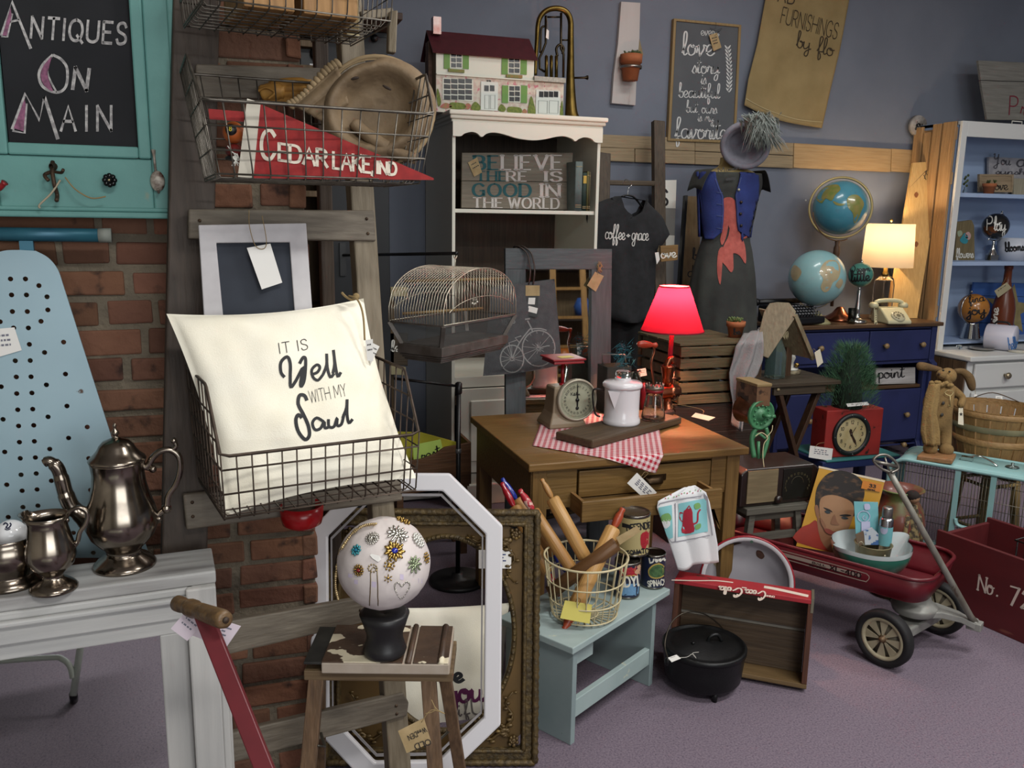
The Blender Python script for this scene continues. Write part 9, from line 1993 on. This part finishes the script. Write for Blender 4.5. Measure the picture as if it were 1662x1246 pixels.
for pts in([(1338,829),(1343,828),(1348,832),(1342,833)],[(1365,839),(1371,838),(1377,841),(1370,842)]):ap('eye',mat('print_eye','1f2a30',.4),pts,3)
ap('nose_shade',skd,[(1354,834),(1358,846),(1362,851),(1352,851),(1348,848)],3);ap('lips',mat('print_lips','7d3a30',.5),[(1337,857),(1346,858),(1352,862),(1358,862),(1350,867),(1341,864)],3);ap('cheek_shade',skd,[(1332,840),(1340,852),(1338,858),(1332,848)],3)
ap('orange_label',mat('sleeve_orange','b87022',.5),[(1400,779),(1431,785.5),(1428,798),(1397,792)],0)
b=B();h=lambda x,y:ha(x,y)+nA*.009;wr(b,'33',(1410,789.5),(1420,791.5),5,h,.2);wr(b,'RPM',(1408,794),(1419,796),2,h,.25);part(b,'lettering',M_ink,t)
# bowl
c=O+Pp_*.2-S_*.165;c=V((c.x,c.y,zb+.004));k=sz(1,c)
t=thing('mixing_bowl','green outside white inside mixing bowl with two pouring lips riding in the wagon','bowl',c)
Rb=61*k;Hb_=.365-c.z
def bowl(r_out,e,z0=0,z1=1):
 def f(u,v):
  a=2*PI*u;q=z0+(z1-z0)*v;r=(.48+.52*sin(q*PI/2)**.9)*Rb+e;lip=max(0,abs(cos(a-.15))-.93)/.07*q**4*.27*Rb;x=(r+lip)*cos(a);return V((x,r*sin(a),Hb_*q**1.35+(.012*lip/(.27*Rb)if lip else 0)+.002))
 return f
b=B();b.grid(bowl(0,0,0,.93),72,16);b.grid(lambda u,v:V((.48*Rb*(1-v)*cos(2*PI*u),.48*Rb*(1-v)*sin(2*PI*u),.002)),72,1);b.build('outer_shell',mat('bowl_green','2f6a5c',.2,col2='3a7566',nscale=5,coat=.4),t)
b=B();b.grid(bowl(0,-.003,.02,1),72,18);b.grid(bowl(0,.0005,.9,1),72,4);b.grid(lambda u,v:V((.47*Rb*(1-v)*cos(2*PI*u),.47*Rb*(1-v)*sin(2*PI*u),.007)),72,1);b.build('white_lining',mat('bowl_white','b8c2c4',.15,coat=.4),t)
zi=c.z+.01
q=at(1419,907,z=zi+.02);q=V((c.x+.01,c.y-.0,zi));kp=sz(1,q);t=thing('tin_pail','small tan tin pail with paper packets standing in the mixing bowl','pail',q);Hp=at(1419,878,d=dep(q)).z-q.z
B().lathe([(0,0),(23*kp,0),(28*kp,Hp-.004),(29.5*kp,Hp),(27*kp,Hp),(22*kp,.004),(0,.004)],36).build('pail',mat('tin_tan','7d7355',.45,.3,col2='6c6248',nscale=24),t)
b=B();b.tube(catmull([(-28*kp,0,Hp-.006),(-33*kp,-.01,Hp+.012),(-30*kp,-.015,Hp+.02),(-26*kp,-.02,Hp+.006)],4),.0022,6);b.tube(catmull([(28*kp,0,Hp-.006),(31*kp,-.004,Hp-.02),(29*kp,-.01,Hp-.045)],4),.004,6);b.sph((0,-26*kp,Hp*.75),.006,8,6);b.build('wire_handle',mat('pail_wire','9a927c',.4,.6),t)
hq_=lambda x,y,e=0:at(x,y,d=dep(q)+.015+e);zq=q.z+.006
def inpail(pxs,nm,m,lab,cat,th=.004,e=0):
 o=plate(pxs,lambda x,y:hq_(x,y,e),th,V((-.5,-.85,0))).build(nm,m);return tag(o,lab,cat)
oc=inpail([(1386,814),(1425,815),(1427,884),(1390,884)],'teal_card',mat('card_teal','5f9da6',.6,col2='6fa9b0',nscale=6),'pale teal product card standing in the tan tin pail','card',e=.012)
b=B();hc_=lambda x,y:hq_(x,y,.008);line(b,[(1400+10*cos(i*PI/8)+2,838+9*sin(i*PI/8))for i in range(17)],1.2,hc_);line(b,[(1403,836),(1400,840),(1404,844),(1406,838)],1,hc_,3);blob(b,[(1398,846),(1412,846),(1413,868),(1398,868)],hc_,0);blob(b,[(1403,818),(1411,818),(1412,826),(1404,827)],hc_,3);b.v=[v-oc.location for v in b.v];b.build('printed_label',mat('label_lav','a9abc6',.6),oc)
p=hq_(1435,884,-.012);p=V((p.x,p.y,zq));kk=sz(1,p);zz=lambda y:at(1435,y,d=dep(p)).z-zq
t=thing('spray_bottle','silver topped spray bottle with a teal label standing in the tin pail','bottle',p)
B().lathe([(0,0),(10*kk,0),(10.5*kk,.003),(10.5*kk,zz(838)),(9*kk,zz(834)),(0,zz(834))],28).build('body',mat('bottle_alu','a9abb0',.25,1),t);B().lathe([(0,zz(834)),(7.5*kk,zz(834)),(8*kk,zz(831)),(8*kk,zz(818)),(7*kk,zz(816)),(0,zz(816))],24).build('cap',mat('cap_brushed','8a8886',.35,.9),t);bl_=B().lathe([(10.7*kk,zz(880)),(10.7*kk,zz(848))],28).build('label',mat('card_teal','5f9da6',.6),t)
h=hitO(bl_,.001);b=B();blob(b,[(1435+6*cos(i*PI/6),860+7*sin(i*PI/6))for i in range(12)],h,0);part(b,'label_disc',MATS['label_lav'],t)
o=inpail([(1402,862),(1416,857),(1428,868),(1427,884),(1404,884)],'soap_packet',mat('soap_wrap','a9b0b8',.15,col2='3f5f8f',nscale=30,lo=.5,hi=.55),'shiny blue and white wrapped packet leaning out of the tin pail','packet',th=.012,e=-.02)
o=inpail([(1389,868),(1401,862),(1404,876),(1403,884),(1391,884)],'brown_packet',mat('brown_wrap','5a4a3a',.7),'small brown packet tucked at the side of the tin pail','packet',th=.008,e=-.018)
# urn, doll
c=at(1452,880,d=3.72);c=V((c.x,c.y,0));k=sz(1,at(1452,800,d=3.72));zu=at(1457,786,d=3.72).z
M_urn=mat('urn_red_green','5d2f26',.4,col2='6a3a2c',nscale=5,col3='5b6a3c',n3=4.5,lo3=.5,hi3=.58,coat=.2)
b=B();pr_=[(0,0),(.07,0),(.085,.03),(.075,.06),(.1,.14),(40*k,zu*.6),(42*k,zu*.7),(37*k,zu*.82),(29*k,zu*.9),(27*k,zu*.94),(33*k,zu*.985),(37*k,zu),(34*k,zu+.002),(24*k,zu*.94),(0,zu*.8)]
tag(b.lathe(pr_,40,Matrix.Translation(c)).build('urn',M_urn),'tall brown urn with red and green glaze behind the red wagon','urn')
c=at(1483,830,d=3.6);c=V((c.x,c.y,0));k=sz(1,at(1483,830,d=3.6));zh=at(1478,806,d=3.6).z
t=thing('cloth_doll','small dark haired doll standing beside the brown urn','doll',c);B().lathe([(0,0),(.05,0),(.055,.03),(.045,zh*.5),(.03,zh*.72),(.02,zh*.88),(.012,zh*.93),(0,zh*.93)],18,None,.8).build('body',mat('doll_dress','7a6a48',.9,col2='3a3226',nscale=50,lo=.45,hi=.55),t)
B().sph((-.008,0,zh),.024,14,10).build('head',mat('doll_skin','8a6a50',.7),t);B().sph((-.01,.004,zh+.008),.028,14,10,None,(1,1,.85)).build('hair',mat('doll_hair','1d1512',.9),t)
for s in(-1,1):B().tube([(s*.028,0,zh*.84),(s*.045,-.012,zh*.68),(s*.036,-.02,zh*.55)],[.011,.01,.008],8).build('arm',MATS['doll_dress'],t)
# ================================================================ pet carrier, rabbit, bushel basket, red crate
zc=.5;A=at(1470,746,z=zc);Bq=at(1662,779,z=zc);wd=(Bq-A).normalized();pdv=V((-wd.y,wd.x,0));LC,WCc=.86,.29
A=A-wd*.07;Mc=Matrix((wd,pdv,V((0,0,1)))).transposed().to_4x4();Mc.translation=V((A.x,A.y,0))
t=thing('pet_carrier','teal metal and wire pet carrier with a chrome top handle behind the red crate','pet carrier',M=Mc)
M_pc=mat('carrier_teal','86adae',.4,.1,col2='7ca4a5',nscale=6);M_pw=mat('carrier_wire','6f6a60',.4,.8)
r=.075;prof=[(0,.02)]+[(0,zc-r)]+[(r-r*cos(a),zc-r+r*sin(a))for a in[i*PI/14 for i in range(1,7)]]+[(r,zc),(LC-r,zc)]+[(LC-r+r*sin(a),zc-r+r*cos(a))for a in[i*PI/14 for i in range(1,7)]]+[(LC,zc-r),(LC,.02)]
b=B();k_=len(prof);b.v=[V((x,y,z))for x,z in prof for y in(0,WCc)]
for i in range(k_-1):b.f.append([2*i,2*i+2,2*i+3,2*i+1]);b.mi.append(0);b.sm.append(True)
b.build('shell',M_pc,t,solid=.004)
b=B()
for y in(.002,WCc-.002):b.tube([(x,y,z)for x,z in prof],.009,8)
b.build('edge_rail',M_pc,t);B().box((LC/2,WCc/2,.02),(LC-.01,WCc-.01,.04)).build('floor_tray',M_pc,t,bev=.003)
for y in(.008,WCc-.008):
 b=B();n=62
 for i in range(1,n):x=LC*i/n;z=zc if r<x<LC-r else zc-r+sqrt(max(0,r*r-(r-min(x,LC-x))**2));b.tube([(x,y,.04),(x,y,z-.012)],.0011,4)
 for z in(.13,.25,zc-.13,zc-.022):b.tube([(.01,y,z),(LC-.01,y,z)],.0016,5)
 b.build('wire_panel',M_pw,t)
tx=lambda px,py:(Mc.inverted()@atp(px,py,Mc@V((0,0,.2)),Mc.to_3x3()@V((0,1,0)))).x
for px in(1551,1610):x=tx(px,800);b=B();b.box((x,.004,(.04+zc)/2),(.024,.01,zc-.05));b.build('door_post',M_pc,t,bev=.002)
b=B();x1_,x2_=tx(1551,800),tx(1610,800);zl=.235;b.tube(catmull([(x1_+.012,.0,zl+.03),(x1_+.03,-.004,zl),(x2_-.03,-.004,zl),(x2_-.012,0,zl+.03)],5),.009,8,flat=.7);b.build('door_latch',M_pc,t)
hT=lambda x,y:Mc.inverted()@at(x,y,z=zc+.004)
a1,a2=hT(1562,745),hT(1619,757);b=B();m_=(a1+a2)/2;b.tube(catmull([a1,a1+(a2-a1)*.25+V((0,0,.022)),m_+V((0,0,.03)),a2-(a2-a1)*.2+V((0,0,.018)),a2],5),.0065,8,flat=.6);b.box((a1.x+.02,a1.y,a1.z+.008),(.05,.03,.016));b.build('top_handle',M_chr,t)
p=hT(1643,758);b=B();b.lathe([(0,.0),(.03,0),(.026,.004),(.006,.006),(.007,.02),(0,.022)],18,Matrix.Translation(p));b.build('top_button',mat('button_steel','5f6a68',.35,.8),t)
# rabbit
pc=at(1520,741,z=zc+.006);dR=dep(pc);k=dR/FOC;R_=lambda x,y,e=0:at(x,y,d=dR+e)-V((pc.x,pc.y,zc+.006))
t=thing('rabbit_figure','stuffed muslin rabbit with floppy ears standing on a wooden base on the pet carrier','rabbit figure',(pc.x,pc.y,zc+.006))
fx=V((.94,-.34,0));M_rab=mat('muslin_tan','846a42',.95,col2='6f5736',nscale=16,bump=.3,bscale=140)
qs=[at(1488,741,z=zc+.024),at(1503,728,z=zc+.024),at(1552,738,z=zc+.024),at(1546,748,z=zc+.024)]
qs=[q_-V((pc.x,pc.y,zc+.006))for q_ in qs];b=B();b.prism([(p.x,p.y)for p in qs],0,.024);b.build('wooden_base',wood('rabbit_base_wood','8f6844','7a5636','x'),t,bev=.005)
def skin(name,verts,edges,m,root=0,sub_=2):
 me=bpy.data.meshes.new(name);me.from_pydata([tuple(v)for v,r in verts],edges,[]);o=bpy.data.objects.new(name,me);COL.objects.link(o);o.parent=t;me.materials.append(m)
 md=o.modifiers.new('k','SKIN');md.use_smooth_shade=True
 for i,(v,r)in enumerate(verts):me.skin_vertices[0].data[i].radius=(r,r);me.skin_vertices[0].data[i].use_root=(i==root)
 md2=o.modifiers.new('u','SUBSURF');md2.levels=md2.render_levels=sub_;return o
vv=[(R_(1524,676),17*k),(R_(1526,656),18*k),(R_(1531,637),15*k),(R_(1534,625),9*k),(R_(1538,610),14*k),(R_(1529,607,-.025),8*k),(R_(1511,692),12*k),(R_(1510,712),10*k),(R_(1510,725,-.02),10*k),(R_(1535,694),11*k),(R_(1535,714),9*k),(R_(1535,728,-.02),10*k),(R_(1547,632),8*k),(R_(1563,646),7*k),(R_(1558,661,-.03),6.5*k),(R_(1516,634),8*k),(R_(1504,650),7*k),(R_(1506,668,-.02),6.5*k)]
skin('body',vv,[(0,1),(1,2),(2,3),(3,4),(4,5),(0,6),(6,7),(7,8),(0,9),(9,10),(10,11),(2,12),(12,13),(13,14),(2,15),(15,16),(16,17)],M_rab)
M_ear=mat('ear_dark_muslin','6a5334',.95,col2='54412a',nscale=16,bump=.3,bscale=140)
skin('ear',[(R_(1530,601),4.5*k),(R_(1512,597),6*k),(R_(1496,594),8*k),(R_(1487,594),7*k)],[(0,1),(1,2),(2,3)],M_ear);skin('ear',[(R_(1547,602),4*k),(R_(1562,602),6*k),(R_(1574,612),8*k),(R_(1577,626),7.5*k),(R_(1579,635),4*k)],[(0,1),(1,2),(2,3),(3,4)],M_ear)
for(x,y,e,r_,n_)in((1538,610,0,13.5,'head'),(1528,608,-.03,8,'muzzle'),(1510,727,-.025,11,'foot'),(1536,730,-.025,11,'foot')):B().sph(R_(x,y,e),r_*k,18,12).build(n_,M_rab,t)
for x,y in((1531,601),(1541,603)):b=B();b.sph(R_(x,y,-.045),1.7*k,8,6);b.build('eye',M_black,t)
b=B();b.sph(R_(1524,607,-.05),2*k,8,6);b.tube([R_(1524,610,-.05),R_(1530,613,-.05)],.0012,4);b.build('nose',mat('nose_brown','3a281c',.8),t)
cl=[(1508,622),(1502,640),(1497,668),(1494,700),(1498,720)];cr=[(1526,622),(1524,645),(1519,672),(1524,700),(1524,722)]
def cape(u,v):
 i=min(int(v*4),3);g=v*4-i;a=R_(cl[i][0]*(1-g)+cl[i+1][0]*g,cl[i][1]*(1-g)+cl[i+1][1]*g,-.045);c_=R_(cr[i][0]*(1-g)+cr[i+1][0]*g,cr[i][1]*(1-g)+cr[i+1][1]*g,-.062)
 return a*(1-u)+c_*u+V((-.012*sin(u*PI),-.016*sin(u*PI)-.007*sin(u*14)*v,0))
b=B();b.grid(cape,20,20);b.build('cape',mat('cape_burlap','8f7549',.95,col2='7d653f',nscale=20,bump=.4,bscale=140),t,solid=.004)
b=B()
for i in range(9):b.sph(R_(1512+i*4,621+2*sin(i*1.9)+i*.4,-.05+.003*(i%2)),4.5*k,8,6,None,(1.1,.7,.8))
b.build('ruffled_collar',MATS['cape_burlap'],t)
for x,y in((1531,654),(1529,673)):b=B();b.sph(R_(x,y,-.06),3*k,10,7,None,(1,.5,1));b.build('button',mat('rabbit_button','35312c',.6),t)
b=B();b.tube(catmull([R_(1534,636,-.055),R_(1540,633,-.06),R_(1547,636,-.06),R_(1543,642,-.065),R_(1536,640,-.06)],4,True),.002,6,closed=True);b.tube([R_(1542,641,-.065),R_(1542,660,-.065)],.0022,6);b.tube([R_(1539,657,-.065),R_(1542,659,-.065)],.0022,6);b.build('key',mat('key_brass','a3946a',.4,.7),t)
hr_=lambda x,y:at(x,y,d=dR-.075);pt_=price_tag('cream tag with a dark star hanging from the rabbit figure hand',[hr_(1556,662),hr_(1563,662),hr_(1564,690),hr_(1555,688)],m=mat('tag_card_cream','c9c2ae',.7),lines=0,string=[hr_(1559,655),hr_(1560,664)])
b=B();blob(b,[(1560+(3.2 if i%2==0 else 1.3)*sin(i*PI/5),672-(3.6 if i%2==0 else 1.5)*cos(i*PI/5))for i in range(10)],lambda x,y:at(x,y,d=dR-.0765),0);part(b,'star',M_ink,pt_)
# bushel basket
c=at(1608,742,d=4.25);zb_=c.z;k=sz(1,c);zt_=at(1608,652,d=4.3).z
t=thing('bushel_basket','round wooden bushel basket with stained hoops behind the rabbit figure','basket',c)
W_bu=wood('bushel_stave','8a6c42','765a36','z',c3='5f4a30',lo3=.62,hi3=.72,n3=.8);W_buh=wood('bushel_hoop','8f7046','7c5f3a','x');M_hgr=mat('bushel_hoop_green','5b5a44',.8,col2='6c664a',nscale=14)
Hq=zt_-zb_;Rt,Rbm=70*k,52*k;n=20
for i in range(n):
 a0,a1=2*PI*(i+.05)/n,2*PI*(i+.95)/n;b=B();b.add([V((r_*cos(a),r_*sin(a),z))for r_,z in((Rbm,0),(Rbm+(Rt-Rbm)*.5,Hq*.5),(Rt,Hq))for a in(a0,a1)],[(0,1,3,2),(2,3,5,4)]);b.build('stave',W_bu,t,solid=.004)
b=B();b.lathe([(0,.004),(Rbm,.004)],32);b.build('bottom',W_bu,t)
for z,m_,hh_ in((.93,W_buh,.1),(.66,M_hgr,.11),(.4,W_buh,.12)):
 r0=Rbm+(Rt-Rbm)*(z-hh_/2);r1=Rbm+(Rt-Rbm)*(z+hh_/2);b=B();b.lathe([(r0+.004,Hq*(z-hh_/2)),(r1+.006,Hq*(z+hh_/2)),(r1+.001,Hq*(z+hh_/2))],44);b.build('hoop',m_,t)
b=B();b.lathe([(Rt-.01,Hq*.86),(Rt-.008,Hq*1.0)],44);b.build('inner_hoop',W_buh,t)
b=B();b.tube(catmull([V((Rt*.2,-Rt*.0+Rt*.98,Hq*.95)),V((Rt*.6,Rt*.7,Hq*1.12)),V((Rt*.97,Rt*.2,Hq*.98))],6),.0025,6);b.build('wire_bail',M_rust,t)
hb_=lambda x,y:at(x,y,d=dep(c)+.19)
price_tag('white heart shaped tag inside the bushel basket',[hb_(1616,642),hb_(1627,643),hb_(1627,655),hb_(1615,654)],lines=1);price_tag('tiny blank tag inside the bushel basket near the rabbit ear',[hb_(1581,639),hb_(1586,640),hb_(1586,646),hb_(1581,646)],lines=0,string=[hb_(1583,640),hb_(1583,631),at(1583,626,d=dep(c)+.21)])
ts=thing('plant_stand','slim pale wooden stand under the bushel basket, seen through the carrier wires','stand',(c.x,c.y,0));W_pst=wood('stand_pale_wood','8a7448','76623c','z')
B().lathe([(0,zb_-.03),(Rbm*.98,zb_-.03),(Rbm*.98,zb_-.001),(0,zb_-.001)],30).build('seat',W_pst,ts)
for i in range(4):a=PI/4+i*PI/2;b=B();b.bar((Rbm*.7*cos(a),Rbm*.7*sin(a),zb_-.03),(Rbm*.95*cos(a),Rbm*.95*sin(a),.01),.03,.03);b.build('leg',W_pst,ts)
for z in(.12,zb_-.12):b=B();b.tube([(Rbm*.85*cos(a),Rbm*.85*sin(a),z)for a in[PI/4+i*PI/2 for i in range(4)]],.01,8,closed=True);b.build('stretcher_ring',W_pst,ts)
# red crate No. 72
q=V((.18,-.984,0)).normalized();pq=V((.984,.18,0));C0=at(1521,859,z=.33);HR_=.33;LR,DR=.95,.36
Mr=Matrix((q,pq,V((0,0,1)))).transposed().to_4x4();Mr.translation=V((C0.x,C0.y,0))
t=thing('red_crate','large dark red wooden crate stencilled No. 72 on the carpet beside the wagon','crate',M=Mr);M_rc=mat('crate_dark_red','54191c',.55,col2='481518',nscale=6,stretch=(.3,1,1),col3='6a3a30',n3=16,lo3=.68,hi3=.74)
fr=B().box((LR/2,.009,HR_/2),(LR,.018,HR_)).build('front_side',M_rc,t,bev=.003);B().box((LR/2,DR-.009,HR_/2),(LR,.018,HR_)).build('back_side',M_rc,t,bev=.003)
for x in(.009,LR-.009):B().box((x,DR/2,HR_/2-.01),(.018,DR-.037,HR_-.02)).build('end_side',M_rc,t,bev=.003)
B().box((LR/2,DR/2,.01),(LR-.037,DR-.037,.016)).build('bottom',M_rc,t)
h=hitO(fr,.001);b=B();wr(b,'No',(1587,957),(1612,966),24,h,.15,nib=.5,serif=10,up=(.12,-1),low=1.3,gap=.1);line(b,[(1617,966),(1620,967)],3,h);wr(b,'72',(1637,980),(1672,990),29,h,.15,nib=.4,up=(.12,-1));part(b,'stencil_lettering',mat('stencil_cream','b9aba2',.7),t)
b=B();
for i in range(12):x=.28+.03*i;b.tube([(x,.12,HR_*.55),(x,.1,HR_+.03)],.0016,5)
b.tube([(.27,.1,HR_+.03),(.64,.1,HR_+.03)],.0035,6);b.tube([(.27,.1,HR_+.03),(.27,.25,HR_+.03),(.64,.25,HR_+.03),(.64,.1,HR_+.03)],.003,6);b.tube([(.27,.12,HR_*.55),(.64,.12,HR_*.55)],.002,6)
for x in(.27,.64):
 for y in(.12,.24):b.tube([(x,y,.02),(x,y,HR_+.03)],.003,6)
loc0=Mr.copy();b.v=[loc0@v for v in b.v];tag(b.build('wire_rack',M_black),'black wire rack standing inside the red stencilled crate','rack')
# ---- store things behind the viewer, seen in the charcoal mirror
t=thing('orchard_ladder','honey coloured wooden ladder reflected in the charcoal framed mirror','ladder',(2.2,.1,0));W_hl=wood('honey_ladder_wood','8f6a3a','77562c','z')
for x in(-.16,.16):B().bar((x,0,.012),(x*.8,-.25,2.3),.05,.03).build('rail',W_hl,t)
for i in range(8):B().box((0,-.03-.03*i,.25+.26*i),(.3,.05,.025)).build('rung',W_hl,t)
t=thing('display_shelf','dark display shelf reflected in the charcoal framed mirror','shelf',(2.5,-.9,0))
for z in(.3,.8,1.3,1.8):B().box((0,0,z),(1.9,.3,.03)).build('shelf_board',W_ch,t)
B().box((0,-.16,1),(1.9,.02,2)).build('back_panel',W_old,t)
for i,(x,z,c)in enumerate(((-.2,.816,'a3591f'),(.0,1.316,'2f4f8f'),(.25,.816,'5f8a6a'),(-.45,1.316,'8a7a5a'))):tag(B().lathe([(0,0),(.07,0),(.09,.12),(.05,.2),(0,.2)],20,TR(2.5+x,-.9,z)).build('vase',mat('vase_%d'%i,c,.4)),('orange','blue','green','tan')[i]+' vase on the reflected display shelf','vase')
